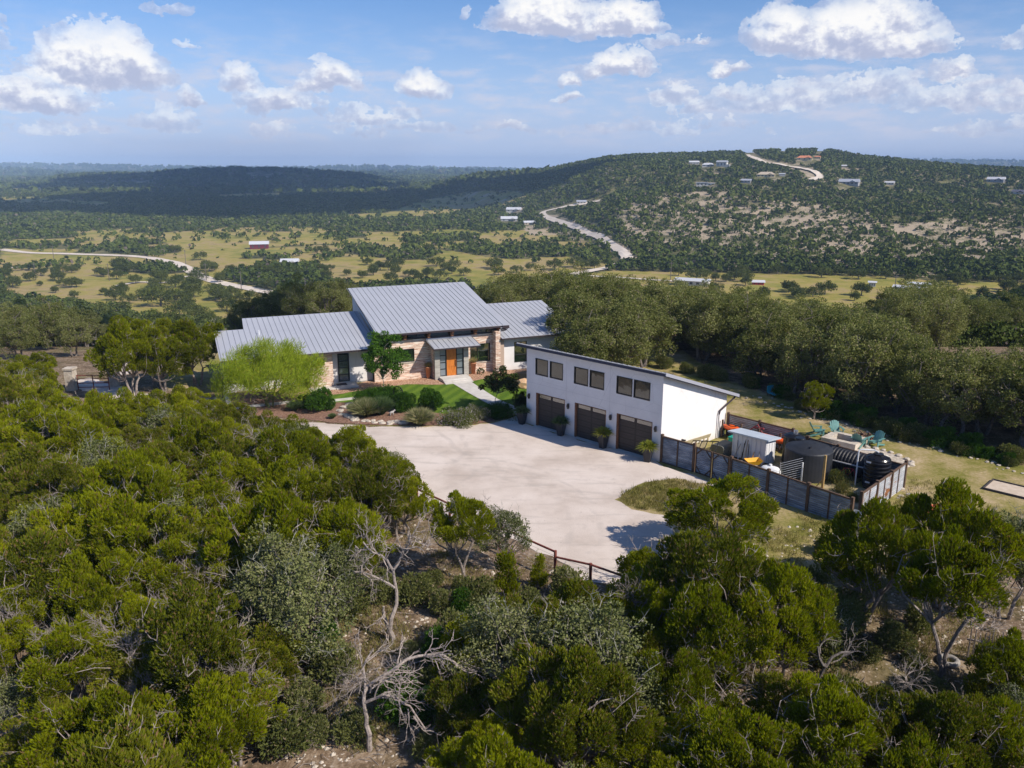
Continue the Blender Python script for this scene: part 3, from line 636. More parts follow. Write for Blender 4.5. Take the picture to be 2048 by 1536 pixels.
# brick front of the main block
mb = MB(); wall_holes(mb, -6.3, 4.45, 2.0, 2.25, -0.3, 3.5, [(-5.0, -2.75, 1.54, 2.70), (-1.25, 1.7, -0.3, 3.2), (2.35, 4.25, 0.98, 2.63)])
o = mb.build('brick_wall', M_BRICK, house)
c = MB(); c.box(-6.33, 4.45, 1.94, 2.27, 3.5, 3.58); c.build('coping', M_TRIM, o)
for a, b, z in ((-5.0, -2.75, 1.46), (2.35, 4.25, 0.90)):
    c = MB(); c.box(a - 0.08, b + 0.08, 1.93, 1.995, z, z + 0.075); c.build('sill', M_STONE, o)
window(house, -5.0, -2.75, 2.03, 1.54, 2.70); window(house, 2.35, 4.25, 2.03, 0.98, 2.63, mull=(3.05,))
mb = MB(); mb.box(4.45, 4.9, 1.15, 2.6, -0.3, 3.75); mb.build('brick_fin', M_BRICK, house)['label'] = 'brick side wall projecting past the right front window'
mb = MB(); mb.box(4.9, 5.35, 1.4, 2.4, -0.3, 3.25); mb.build('stucco_return', mat('tan_stucco', (0.45, 0.34, 0.27), 0.9), house)
# clerestory band with timber brackets
mb = MB(); mb.box(-6.2, 5.0, 2.12, 2.16, 3.6, 4.36); cl = mb.build('clerestory_window', M_GLASS_H, house)
mb = MB()
for x in (-6.2, -3.62, -1.52, 0.6, 2.75, 4.9): mb.box(x - 0.06, x + 0.06, 2.05, 2.2, 3.58, 4.34)
mb.box(-6.2, 5.0, 2.06, 2.19, 4.30, 4.37); mb.build('frame', M_BLACK, cl)
for x in (-3.62, -1.52, 0.6, 2.75, 4.9):
    mb = MB(); mb.box(x - 0.11, x + 0.11, 1.62, 1.93, 3.585, 3.98); mb.prism([(x - 0.09, 1.35), (x + 0.09, 1.35), (x + 0.09, 2.1), (x - 0.09, 2.1)], 3.95, lambda X, Y: 4.05 + K * (Y - 1.2))
    mb.add([(x - 0.08, 1.3, 4.0), (x + 0.08, 1.3, 4.0), (x + 0.08, 1.9, 3.6), (x - 0.08, 1.9, 3.6), (x - 0.08, 1.45, 4.02), (x + 0.08, 1.45, 4.02), (x + 0.08, 1.93, 3.75), (x - 0.08, 1.93, 3.75)], [(0, 1, 2, 3), (7, 6, 5, 4), (0, 4, 5, 1), (3, 2, 6, 7), (0, 3, 7, 4), (1, 5, 6, 2)])
    mb.build('bracket', M_BEAM, house)
# main roof
zm = lambda x, y: 4.28 + K * (y - 1.2)
metal_roof(house, [(-6.15, 1.2), (5.62, 1.2), (6.0, 13.85), (-5.85, 13.85)], zm, [(-6.0 + 0.4855 * i, 1.2, 13.85) for i in range(25) if -6.1 < -6.0 + 0.4855 * i < 5.6], thick=0.2)
mb = MB()
for x0, x1 in ((-5.6, -5.45), (5.2, 5.35)): mb.prism([(x0, 2.4), (x1, 2.4), (x1, 13.2), (x0, 13.2)], -0.3, lambda X, Y: zm(X, Y) - 0.23)
mb.box(-5.45, 5.2, 13.05, 13.2, -0.3, 6.1); mb.build('rear_wall', M_STUCCO, house)
mb = MB(); mb.box(5.1, 5.7, 1.02, 1.19, 4.02, 4.26); mb.box(5.0, 5.5, 1.3, 1.45, 3.86, 3.98); mb.tube([(5.55, 1.1, 4.0), (5.4, 1.1, 3.86), (5.1, 1.6, 3.7)], 0.05, 6); mb.build('scupper', M_TRIM, house)
# left wing
zl = lambda x, y: 3.2 + K * (y - 1.1)
metal_roof(house, [(-18.65, 1.1), (-5.95, 1.1), (-5.75, 10.4), (-16.05, 10.4), (-16.2, 7.7), (-18.62, 7.7)], zl,
  [(-18.5 + 0.46 * i, 1.1, 7.7 if -18.5 + 0.46 * i < -16.15 else 10.4) for i in range(28)], thick=0.17)
mb = MB(); wall_holes(mb, -9.8, -6.3, 2.7, 2.9, -0.3, 3.15, [(-9.25, -8.3, 0.22, 2.62)]); wall_holes(mb, -18.2, -12.3, 3.3, 3.5, -0.5, 3.2, [(-17.0, -15.0, 1.0, 2.2)])
mb.box(-12.3, -12.12, 3.3, 5.0, -0.3, 3.5); mb.box(-12.12, -9.9, 5.0, 5.2, -0.3, 3.6)
mb.prism([(-18.4, 3.3), (-18.2, 3.3), (-18.2, 7.2), (-18.4, 7.2)], -1.5, lambda X, Y: zl(X, Y) - 0.19); mb.box(-18.2, -6.0, 7.0, 7.2, -1.0, 3.9)
mb.build('stucco_wall', M_STUCCO, house)
window(house, -17.0, -15.0, 3.33, 1.0, 2.2)
mb = MB(); wall_holes(mb, -11.7, -9.8, 1.9, 2.9, -0.3, 2.95, [(-11.02, -10.45, 1.95, 2.5)]); mb.build('brick_pier', M_BRICK, house)['label'] = 'brick pier beside the black side door'
window(house, -11.02, -10.45, 2.0, 1.95, 2.5, name='small_window')
d = MB(); d.box(-9.25, -9.16, 2.6, 2.8, 0.22, 2.62); d.box(-8.39, -8.3, 2.6, 2.8, 0.22, 2.62); d.box(-9.16, -8.39, 2.6, 2.8, 2.53, 2.62)
for z in (0.22, 0.78, 1.36, 1.95): d.box(-9.16, -8.39, 2.63, 2.78, z, z + 0.07)
sd = d.build('side_door', M_BLACK, house); p = MB(); p.box(-9.15, -8.4, 2.68, 2.72, 0.24, 2.55); p.build('pane', glass_mat('side_door_glass', (0.06, 0.075, 0.10), 0.25, 0.2), sd)
mb = MB(); mb.lathe([(0.11, -0.09), (0.11, 0.09)], (0, 0, 0), 12); sc_ = mb.build('wall_light', M_TRIM, house); sc_.location = (-7.1, 2.6, 2.4); sc_.rotation_euler = (math.pi / 2, 0, 0)
mb = MB(); mb.box(-9.78, -8.6, 0.75, 2.69, -0.2, 0.12); mb.box(-8.595, -7.9, 0.9, 2.69, -0.2, 0.118); mb.box(-11.9, -9.8, 0.95, 1.88, -0.2, 0.10); mb.build('stoop', M_CONC, house)
mb = MB(); mb.box(-9.55, -8.7, 1.75, 2.4, 0.125, 0.145); mb.build('door_mat', mat('dark_mat', (0.06, 0.045, 0.05), 0.95), house)
# right wing
zr_ = lambda x, y: 3.18 + K * (y - 0.88)
metal_roof(house, [(4.95, 0.88), (12.7, 0.88), (12.85, 9.95), (4.95, 9.95)], zr_, [(5.2 + 0.475 * i, 0.88, 9.95) for i in range(16)], thick=0.15)
mb = MB(); wall_holes(mb, 5.35, 12.3, 1.7, 1.9, -0.3, 3.12, [(6.45, 7.7, 0.66, 2.57), (10.6, 11.5, 1.8, 2.5)])
mb.prism([(12.1, 1.9), (12.3, 1.9), (12.3, 9.5), (12.1, 9.5)], -0.5, lambda X, Y: zr_(X, Y) - 0.18); mb.box(5.35, 12.1, 9.3, 9.5, -0.5, 4.4); mb.build('stucco_wall', M_STUCCO, house)
window(house, 6.45, 7.7, 1.74, 0.66, 2.57, tr=(1.35,)); window(house, 10.6, 11.5, 1.74, 1.8, 2.5)
mb = MB(); mb.box(5.35, 10.4, 1.66, 1.70, -0.3, 0.05); mb.build('plinth', mat('grey_plinth', (0.35, 0.33, 0.32), 0.9), house)
mb = MB(); mb.box(-9.8, -6.3, 2.67, 2.698, -0.3, 0.10); mb.build('plinth', mat('grey_plinth', (0.35, 0.33, 0.32)), house)
# entry
for a, b_ in ((-1.3, -0.84), (1.34, 1.77)): mb = MB(); mb.box(a, b_, 0.8, 2.0, 0, 2.72); mb.build('stone_pier', M_LIME, house)
mb = MB(); mb.prism([(-1.32, 1.15), (-1.303, 1.15), (-1.303, 2.0), (-1.32, 2.0)], 0, 3.0); mb.box(-1.3, 1.77, 1.6, 1.99, 2.74, 3.1); mb.build('entry_cheek', M_BRICK, house)
ed = MB(); ed.box(-0.84, -0.78, 0.92, 1.05, 0.26, 2.72); ed.box(1.28, 1.34, 0.92, 1.05, 0.26, 2.72); ed.box(-0.78, 1.28, 0.92, 1.05, 2.66, 2.72)
ed.box(-0.28, -0.20, 0.90, 1.05, 0.26, 2.66); ed.box(0.66, 0.74, 0.90, 1.05, 0.26, 2.66)
for z in (0.26, 0.86, 1.44, 2.06):
    ed.box(-0.78, -0.28, 0.93, 1.04, z, z + 0.06); ed.box(0.74, 1.28, 0.93, 1.04, z, z + 0.06)
edo = ed.build('sidelight_frame', M_BLACK, house)
p = MB(); p.box(-0.77, -0.29, 0.97, 0.99, 0.3, 2.65); p.build('pane', M_FROST, edo); p = MB(); p.box(0.75, 1.27, 0.97, 0.99, 0.3, 2.65); p.build('pane', M_FROST, edo)
d = MB(); d.box(-0.20, 0.66, 0.93, 0.99, 0.27, 2.66)
fd = d.build('front_door', M_WOODO, house); fd['label'] = 'tall orange stained wooden front door'
d = MB(); d.box(-0.20, -0.08, 0.91, 0.928, 0.27, 2.66); d.box(0.54, 0.66, 0.91, 0.928, 0.27, 2.66)
for z in (0.27, 1.05, 1.85, 2.52): d.box(-0.08, 0.54, 0.912, 0.928, z, z + 0.14)
d.build('door_rail', M_WOODO, fd); d = MB(); d.box(0.56, 0.60, 0.85, 0.90, 1.05, 1.65); d.build('handle', M_BLACK, fd)
zc_ = lambda x, y: 3.0 + 0.155 * (y + 0.2)
metal_roof(house, [(-1.68, -0.2), (2.53, -0.2), (2.45, 2.0), (-1.72, 2.0)], zc_, [(-1.65 + 0.46 * i, -0.2, 1.85) for i in range(10)], name='entry_roof', thick=0.15)
mb = MB(); mb.box(-1.72, 2.45, 1.86, 1.99, 3.36, 3.48); mb.build('ridge_cap', M_ROOF, house)
mb = MB(); mb.box(-0.95, 1.55, -0.35, 0.92, -0.1, 0.26); mb.box(-0.95, 1.55, -0.68, -0.352, -0.1, 0.175); mb.box(-0.95, 1.55, -1.0, -0.682, -0.1, 0.09); mb.build('entry_steps', M_CONC, house)
mb = MB(); mb.tube([(-15.1, 6.2, zl(0, 6.2) - 0.05), (-15.1, 6.2, zl(0, 6.2) + 0.35)], 0.05, 8); mb.build('vent_pipe', mat('white_pvc', (0.75, 0.75, 0.75), 0.5), house)

# ---------------------------------------------------------------- garage (local x along the doors, y to the back)
GA = Vector(at(1053, 846)); GR = math.atan2(-0.70232791, 0.71185357)
garage = tag(empty('garage_building', (GA.x, GA.y, 0), GR), 'white stucco three car garage with a shed roof and a row of upper windows', 'garage')
GW, GD = 11.52, 7.7
zg = lambda x, y: 5.86 - 0.345 * (y + 0.45)
DOORS = [(0.95, 3.62), (4.52, 7.18), (8.08, 10.85)]
WINS = [(0.85, 2.03), (2.2, 3.4), (4.39, 5.61), (5.74, 6.96), (7.96, 9.21), (9.32, 10.58)]
mb = MB()
xs = 0
for a, b in DOORS: mb.box(xs, a, 0, 0.25, -0.2, 2.42); xs = b
mb.box(xs, GW, 0, 0.25, -0.2, 2.42); mb.box(0, GW, 0, 0.25, 2.42, 3.77)
xs = 0
for a, b in WINS: mb.box(xs, a, 0, 0.25, 3.77, 4.95); xs = b
mb.box(xs, GW, 0, 0.25, 3.77, 4.95); mb.box(0, GW, 0, 0.25, 4.95, 5.55)
for x0, x1 in ((0, 0.25), (GW - 0.25, GW)): mb.prism([(x0, 0.25), (x1, 0.25), (x1, GD), (x0, GD)], -0.6, lambda X, Y: zg(X, Y) - 0.2)
mb.box(0.25, GW - 0.25, GD - 0.25, GD, -0.4, 2.85); mb.build('stucco_wall', M_STUCCO, garage)
mb = MB()
for x in (3.72, 7.45): mb.box(x - 0.012, x + 0.012, -0.006, 0.0, 0, 5.5)
mb.box(0, GW, -0.006, 0, 3.1, 3.118); mb.build('control_joint', mat('stucco_joint2', (0.62, 0.60, 0.60), 0.9), garage)
for a, b in WINS:
    window(garage, a, b, 0.0, 3.77, 4.95, M_GLASS, fr=0.05)
for a, b in DOORS:
    d = MB(); d.box(a, b, 0.16, 0.20, 0.02, 2.42)
    do = d.build('garage_door', M_GDOOR, garage)
    q = MB(); wid = b - a; mid = (a + b) / 2
    rows = [0.05 + i * 0.40 for i in range(5)]
    for side in ((a + 0.10, mid - 0.07), (mid + 0.07, b - 0.10)):
        for z in rows:
            q.box(side[0], side[1], 0.152, 0.159, z + 0.05, z + 0.19); q.box(side[0], side[1], 0.152, 0.159, z + 0.22, z + 0.36)
    q.build('door_panel', mat('raised_door_panel', (0.046, 0.036, 0.031), 0.5, (0.062, 0.049, 0.043), 3, stretch=(1, 1, 10)), do)
    q = MB()
    for side in ((a + 0.16, mid - 0.10), (mid + 0.10, b - 0.16)): q.box(side[0], side[1], 0.150, 0.159, 2.10, 2.34)
    q.build('glazed_panel', M_GLAZE, do)
    j = MB(); j.box(a - 0.02, a, -0.012, 0.2, 0, 2.45); j.box(a, a + 0.10, 0.02, 0.159, 0, 2.42); j.box(b - 0.04, b, -0.012, 0.159, 0, 2.42); j.box(a, b, -0.012, 0.159, 2.42, 2.46); j.build('door_jamb', M_BEAM, garage)
    th_ = MB(); th_.box(a - 0.1, b + 0.1, -0.22, 0.16, 0.005, 0.03); th_.build('threshold', M_CONC, garage)
for x in (0.30, 3.98, 7.62, 11.15):
    l = MB(); l.box(x - 0.05, x + 0.05, -0.16, -0.04, 1.92, 2.28); l.box(x - 0.11, x - 0.055, -0.13, 0, 2.02, 2.18); l.box(x - 0.03, x + 0.03, -0.04, 0, 2.05, 2.15); l.build('wall_light', M_BLACK, garage)
ro = metal_roof(garage, [(-0.6, -0.5), (GW + 0.45, -0.5), (GW + 0.45, 8.5), (-0.6, 8.5)], zg, [(-0.5 + 0.42 * i, -0.5, 8.5) for i in range(30)], thick=0.2, edge=M_NAVY, rib=0.06)
mb = MB(); mb.prism([(GW + 0.45, -0.5), (GW + 0.49, -0.5), (GW + 0.49, 8.5), (GW + 0.45, 8.5)], lambda X, Y: zg(X, Y) - 0.16, lambda X, Y: zg(X, Y) + 0.05); mb.build('rake_trim', mat('pale_grey_trim', (0.40, 0.41, 0.47), 0.45, metal=0.2), ro)
mb = MB(); mb.box(-0.6, GW + 0.45, 8.5, 8.65, zg(0, 8.5) - 0.17, zg(0, 8.5) - 0.02); mb.tube([(GW + 0.2, 8.55, 2.70), (GW + 0.25, 8.2, 2.55), (GW + 0.12, 6.7, 1.95), (GW + 0.12, 6.6, 1.7)], 0.06, 8); mb.build('gutter', M_TRIM, garage)
mb = MB(); mb.tube([(GW + 0.12, 6.6, 1.72), (GW + 0.12, 6.58, 0.05)], 0.05, 8); mb.build('downpipe', mat('grey_pipe', (0.45, 0.44, 0.44), 0.6), garage)

# ---------------------------------------------------------------- yard enclosure
def GP(x, y, z=0.0):
    q = Vector((math.cos(GR) * x - math.sin(GR) * y, math.sin(GR) * x + math.cos(GR) * y, 0)); return (GA.x + q.x, GA.y + q.y, z)
def corr_mat(name, c1, c2, rust=None, axis=2, per=0.12):
    m, t, o = new_mat(name); tcn = t.node('ShaderNodeTexCoord'); P = tcn.outputs['Object']
    s_ = t.node('ShaderNodeSeparateXYZ', {0: P}); v = t.m('SINE', t.m('MULTIPLY', s_.outputs[axis], 6.283 / per))
    mp = t.node('ShaderNodeMapping', {'Vector': P, 'Scale': (0.8, 0.8, 4.5)}); n = t.noise(mp, 0.9, 6, 0.65)
    c = t.ramp(n, [(0.35, c1), (0.55, c2), (0.72, tuple(min(1, x * 1.8) for x in c2))])
    if rust is not None:
        n2 = t.noise(P, 0.9, 5, 0.6); n2 = t.m('ADD', t.m('MULTIPLY', n2, 0.7), t.m('MULTIPLY', n, 0.3))
        c = t.mix(t.smooth(n2, rust, rust + 0.05), c, t.ramp(n, [(0.4, (0.16, 0.055, 0.02)), (0.6, (0.42, 0.17, 0.055))]))
    bp = t.node('ShaderNodeBump', {'Height': v, 'Strength': 0.8, 'Distance': 0.02})
    t.set(o.inputs[0], t.node('ShaderNodeBsdfPrincipled', {'Base Color': c, 'Roughness': 0.45, 'Metallic': 0.35, 'Normal': bp.outputs[0]})); return m
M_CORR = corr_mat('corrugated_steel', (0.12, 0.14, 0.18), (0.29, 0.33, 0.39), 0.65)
M_CORR2 = corr_mat('pale_patched_steel', (0.42, 0.44, 0.48), (0.58, 0.60, 0.64), 0.53)  # paler sheets with more rust than the front run
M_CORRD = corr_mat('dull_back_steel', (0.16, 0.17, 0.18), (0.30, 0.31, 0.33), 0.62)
def fence_run(name, label, p0, p1, nbay, h, m, zoff0=0.0, zoff1=0.0, gates=(), top_rail=True, mid_post=True, rusty=None):
    """posts, rails and horizontal corrugated panels between two garage-frame points"""
    a = Vector(GP(*p0)); b = Vector(GP(*p1)); L = (b - a).length; ang = math.atan2(b.y - a.y, b.x - a.x)
    t = tag(empty(name, (a.x, a.y, zoff0), ang), label, 'fence'); bay = L / nbay; zf = lambda x: (zoff1 - zoff0) * x / L
    for i in range(nbay + 1):
        x = i * bay; q = MB(); q.box(x - 0.075, x + 0.075, -0.08, 0.08, zf(x) - 0.6, zf(x) + h + 0.12); q.build('post', M_POST, t)
    for i in range(nbay):
        x0, x1 = i * bay + 0.08, (i + 1) * bay - 0.08; z = zf((x0 + x1) / 2)
        q = MB(); q.prism([(x0, -0.012), (x1, -0.012), (x1, 0.012), (x0, 0.012)], lambda X, Y: zf(X) + 0.06, lambda X, Y: zf(X) + h - 0.06)
        pn = q.build('panel', rusty[i] if rusty and rusty[i] else m, t)
        q = MB(); q.prism([(x0, -0.05), (x1, -0.05), (x1, 0.05), (x0, 0.05)], lambda X, Y: zf(X) + h - 0.058, lambda X, Y: zf(X) + h + 0.02)
        q.prism([(x0, -0.045), (x1, -0.045), (x1, 0.045), (x0, 0.045)], lambda X, Y: zf(X) - 0.04, lambda X, Y: zf(X) + 0.058); q.build('rail', M_POST, t)
        if mid_post:
            xm = (x0 + x1) / 2; q = MB(); q.box(xm - 0.04, xm + 0.04, -0.05, -0.014, z + 0.06, z + h - 0.06); q.build('stud', M_POST, t)
    return t
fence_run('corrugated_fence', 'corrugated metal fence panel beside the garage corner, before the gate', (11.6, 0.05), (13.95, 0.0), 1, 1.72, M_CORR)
gp0, gp1 = Vector(GP(14.05, 0.0)), Vector(GP(16.5, -0.3))
gt = tag(empty('yard_gate', (gp0.x, gp0.y, -0.03), math.atan2(gp1.y - gp0.y, gp1.x - gp0.x)), 'double corrugated metal gate with dark octagonal timber frames', 'gate'); GL = (gp1 - gp0).length
for k in range(2):
    x0 = 0.04 + k * GL / 2; x1 = x0 + GL / 2 - 0.06; q = MB(); q.box(x0 + 0.06, x1 - 0.06, -0.01, 0.01, 0.1, 1.62); lf = q.build('gate_leaf', M_CORR, gt)
    q = MB(); z0, z1 = 0.04, 1.68
    q.box(x0, x0 + 0.07, -0.03, 0.03, z0, z1); q.box(x1 - 0.07, x1, -0.03, 0.03, z0, z1); q.box(x0 + 0.07, x1 - 0.07, -0.03, 0.03, z0, z0 + 0.07); q.box(x0 + 0.07, x1 - 0.07, -0.03, 0.03, z1 - 0.07, z1)
    for (cx, cz, sx, sz) in ((x0 + 0.07, z0 + 0.07, 1, 1), (x1 - 0.07, z0 + 0.07, -1, 1), (x0 + 0.07, z1 - 0.07, 1, -1), (x1 - 0.07, z1 - 0.07, -1, -1)):
        q.tube([(cx, -0.035, cz + sz * 0.36), (cx + sx * 0.36, -0.035, cz)], 0.035, 4)
    q.build('timber_frame', M_POST, lf)
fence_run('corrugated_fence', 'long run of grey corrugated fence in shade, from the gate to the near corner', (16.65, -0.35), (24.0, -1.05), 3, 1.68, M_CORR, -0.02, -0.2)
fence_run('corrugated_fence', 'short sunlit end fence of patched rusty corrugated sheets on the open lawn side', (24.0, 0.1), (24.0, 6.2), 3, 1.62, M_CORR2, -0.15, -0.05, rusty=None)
fence_run('corrugated_fence', 'back fence of the work yard behind the kayaks', (11.7, 7.75), (16.5, 7.55), 2, 1.5, M_CORRD, mid_post=False)
fence_run('corrugated_fence', 'low back fence of the work yard behind the black tanks', (17.7, 7.2), (23.9, 6.35), 3, 1.35, M_CORRD, mid_post=False)
fence_run('corrugated_fence', 'single leaning back fence panel between the kayaks and the fire pit', (16.6, 7.55), (17.6, 7.25), 1, 1.3, corr_mat('brown_rusty_steel', (0.10, 0.05, 0.03), (0.2, 0.1, 0.06), 0.5), mid_post=False)

# ---------------------------------------------------------------- foliage meshes
def leaf_mesh(name, P, Dr, L, Wd, m, cross=True, droop=0.0, tri=False):
    """one small blade pair per point: centre line P -> P + Dr * L, width Wd"""
    n = len(P); r = rng.normal(size=(n, 3)); S = np.cross(Dr, r); S /= np.linalg.norm(S, axis=1)[:, None] + 1e-9
    T = np.cross(Dr, S); L = np.broadcast_to(L, (n,))[:, None]; Wd = np.broadcast_to(Wd, (n,))[:, None]
    vs = []; 
    for A in ([S, T] if cross else [S]):
        mid = P + Dr * L * 0.45; tip = P + Dr * L; tip[:, 2] -= droop * L[:, 0]
        vs.append(np.stack([P, mid + A * Wd * 0.5, tip, mid - A * Wd * 0.5], 1))
    V = np.stack(vs, 1)                     # n, k, 4, 3
    k = V.shape[1]
    me = bpy.data.meshes.new(name); me.vertices.add(n * k * 4); me.vertices.foreach_set('co', V.reshape(-1).astype(np.float32))
    set_faces(me, np.arange(n * k * 4).reshape(-1, 4)); me.materials.append(m); return me
def unit(v): return v / (np.linalg.norm(v, axis=-1, keepdims=True) + 1e-9)
def sph(n):
    return unit(rng.normal(size=(n, 3)))
def crown_clumps(n, rx, rz, zc, shell=0.55, lump=0.12, skirt=-0.75):
    """clump centres filling a broad irregular crown, denser toward the outside"""
    out = []; k = 0
    ph = rng.uniform(0, 6.28, 4)
    while len(out) < n and k < 20000:
        k += 1; d = sph(1)[0]
        if d[2] < skirt: continue
        a = math.atan2(d[1], d[0]); f = 1 + 0.18 * math.sin(2 * a + ph[0]) + 0.14 * math.sin(3 * a + ph[1]) + 0.10 * math.sin(5 * a + ph[2] + 3 * d[2])
        r = shell + (1 - shell) * rng.random() ** 0.6
        p = d * r * f * np.array([rx, rx, rz]); p[2] += zc
        if all(np.linalg.norm(p - q) > lump for q in out): out.append(p)
    return np.array(out)
def juniper_crown(rx, rz, zc, nc, per, cr=(0.30, 0.55), tl=(0.16, 0.34), mname='juniper_crown', m=None, up=0.62, width=0.085):
    C = crown_clumps(nc, rx, rz, zc, 0.5, cr[0] * 0.8); P = []; Dd = []; L = []
    for c in C:
        r = rng.uniform(*cr); d = sph(per); d[:, 2] = np.abs(d[:, 2]) * 1.0 - 0.25 * rng.random(per)
        d = unit(d); rad = r * (0.45 + 0.55 * rng.random(per) ** 0.5)
        p = c + d * rad[:, None] * np.array([1, 1, 1.15]); g = unit(c - np.array([0, 0, zc - rz * 0.6]))
        dr = unit(d * 0.8 + g * 0.5 + np.array([0, 0, up]) + rng.normal(size=(per, 3)) * 0.28)
        P.append(p); Dd.append(dr); L.append(rng.uniform(*tl, per))
    P = np.concatenate(P); Dd = np.concatenate(Dd); L = np.concatenate(L)
    return leaf_mesh(mname, P, Dd, L, width * (0.7 + 0.6 * rng.random(len(P))), m or M_JUN), C
def oak_crown(rx, rz, zc, nc, per, cr=(0.5, 0.95), size=0.2, mname='oak_crown', m=None, skirt=-0.55, shell=0.55):
    C = crown_clumps(nc, rx, rz, zc, shell, cr[0] * 0.8, skirt); P = []; Dd = []
    for c in C:
        r = rng.uniform(*cr); d = sph(per); rad = r * (0.4 + 0.6 * rng.random(per) ** 0.45)
        p = c + d * rad[:, None] * np.array([1, 1, 0.72]); dr = unit(d * 0.7 + rng.normal(size=(per, 3)) * 0.75 + np.array([0, 0, 0.15]))
        P.append(p); Dd.append(dr)
    P = np.concatenate(P); Dd = np.concatenate(Dd)
    return leaf_mesh(mname, P, Dd, size * (0.6 + 0.8 * rng.random(len(P))), size * 0.62, m or M_OAK, cross=False), C
def limb(mb, a, b, r0, r1, bend=0.25, n=5, seg=5):
    a = np.array(a, float); b = np.array(b, float); L = np.linalg.norm(b - a); off = rng.normal(size=3) * bend * L * 0.3; pts = []
    for i in range(n + 1):
        t = i / n; pts.append(a + (b - a) * t + off * math.sin(math.pi * t) + rng.normal(size=3) * L * 0.02 * (0 < i < n))
    mb.tube(pts, [r0 + (r1 - r0) * i / n for i in range(n + 1)], seg); return pts
def trunk_mesh(name, C, base_r, stems, zfork, m, ntips=26, twig=0, lean=(0, 0), dead=None):
    mb = MB(); forks = []
    for s_ in range(stems):
        a = 2 * math.pi * (s_ + rng.random() * 0.5) / max(stems, 1); sp = 0.16 * (stems > 1)
        top = np.array([math.cos(a) * (0.12 + 0.28 * zfork * (stems > 1)) + lean[0] * zfork, math.sin(a) * (0.12 + 0.28 * zfork * (stems > 1)) + lean[1] * zfork, zfork * rng.uniform(0.85, 1.15)])
        limb(mb, (math.cos(a) * sp, math.sin(a) * sp, -0.35), top, base_r * rng.uniform(0.75, 1.1), base_r * 0.6, 0.35, 6, 7); forks.append(top)
    idx = rng.permutation(len(C))[:ntips]
    for i in idx:
        f = min(forks, key=lambda q: np.linalg.norm(q - C[i])); limb(mb, f, C[i], base_r * 0.42, base_r * 0.10, 0.5, 4, 4)
    for i in range(twig):        # bare grey twigs that stick out of the crown
        c = C[rng.integers(len(C))]; d = unit(c - np.array([0, 0, zfork])); e = c + d * rng.uniform(0.3, 0.75) + rng.normal(size=3) * 0.15
        s0 = c * 0.75 + np.array([0, 0, zfork]) * 0.25
        mb.cur = 1; pts = limb(mb, s0, e, 0.020, 0.007, 0.5, 4, 3)
        for q in pts[2:]:
            for _ in range(3): limb(mb, q, np.array(q) + unit(d + rng.normal(size=3) * 0.9) * rng.uniform(0.15, 0.45), 0.009, 0.004, 0.3, 2, 3)
        mb.cur = 0
    me = bpy.data.meshes.new(name); me.from_pydata(mb.v, [], mb.f); me.materials.append(m); me.materials.append(dead or M_DEAD)
    me.polygons.foreach_set('material_index', mb.mi); me.update(); return me
def make_tree(name, cm, tm, loc=(0, 0, 0)):
    t = empty(name, loc); obj('trunk', tm, t); obj('crown', cm, t); return t
def branchy(mb, p, d, L, r, depth, spread=0.7, drop=0.0, nk=(2, 4)):
    e = np.array(p) + d * L; pts = limb(mb, p, e, r, r * 0.62, 0.45, 4, 5 if r > 0.03 else 3)
    if depth == 0: return
    for k in range(rng.integers(*nk) + 1):
        q = pts[rng.integers(2, len(pts))]; nd = unit(d + rng.normal(size=3) * spread + np.array([0, 0, -drop])); branchy(mb, q, nd, L * rng.uniform(0.5, 0.78), r * 0.58, depth - 1, spread, drop, nk)

# prototypes ------------------------------------------------------
JP = []
for i, (rx, rz, zc, nc, st, zf) in enumerate([(1.9, 1.35, 2.3, 62, 3, 0.9), (1.6, 1.6, 2.5, 58, 2, 1.0), (2.3, 1.35, 2.4, 80, 4, 0.8), (1.35, 1.7, 2.4, 48, 1, 1.0), (2.0, 1.7, 2.8, 74, 3, 1.3), (1.7, 1.2, 3.3, 52, 2, 1.9)]):
    cm, C = juniper_crown(rx, rz, zc, nc, 270, (0.24, 0.56), (0.09, 0.22), width=0.058); tm = trunk_mesh('juniper_trunk', C, 0.11, st, zf, M_BARK, 24, twig=16 + 12 * (i % 3)); JP.append((cm, tm))
M_JUN2 = leaf_mat('dull_juniper_leaf', [(0.060, 0.074, 0.005), (0.135, 0.158, 0.009), (0.225, 0.242, 0.014), (0.33, 0.33, 0.025)], ((0.32, 0.20, 0.10), 0.08), 0.36)
for i in (0, 1, 2, 4):
    c2 = JP[i][0].copy(); c2.materials.clear(); c2.materials.append(M_JUN2); JP.append((c2, JP[i][1]))
CONE = []
for i in range(2):
    C = []; 
    for k in range(34):
        z = rng.uniform(0.15, 2.3); r = 0.62 * (1 - z / 2.5) + 0.05; a = rng.uniform(0, 6.28); C.append((math.cos(a) * r * 0.8, math.sin(a) * r * 0.8, z))
    C = np.array(C); P = np.repeat(C, 70, 0) + rng.normal(size=(34 * 70, 3)) * 0.13; Dd = unit(P * np.array([1, 1, 0]) * 0.8 + np.array([0, 0, 0.8]) + rng.normal(size=P.shape) * 0.2)
    CONE.append((leaf_mesh('young_crown', P, Dd, 0.16 * (0.7 + 0.6 * rng.random(len(P))), 0.06, M_JUN), trunk_mesh('young_trunk', C, 0.04, 1, 0.6, M_BARK, 10)))
OP = []
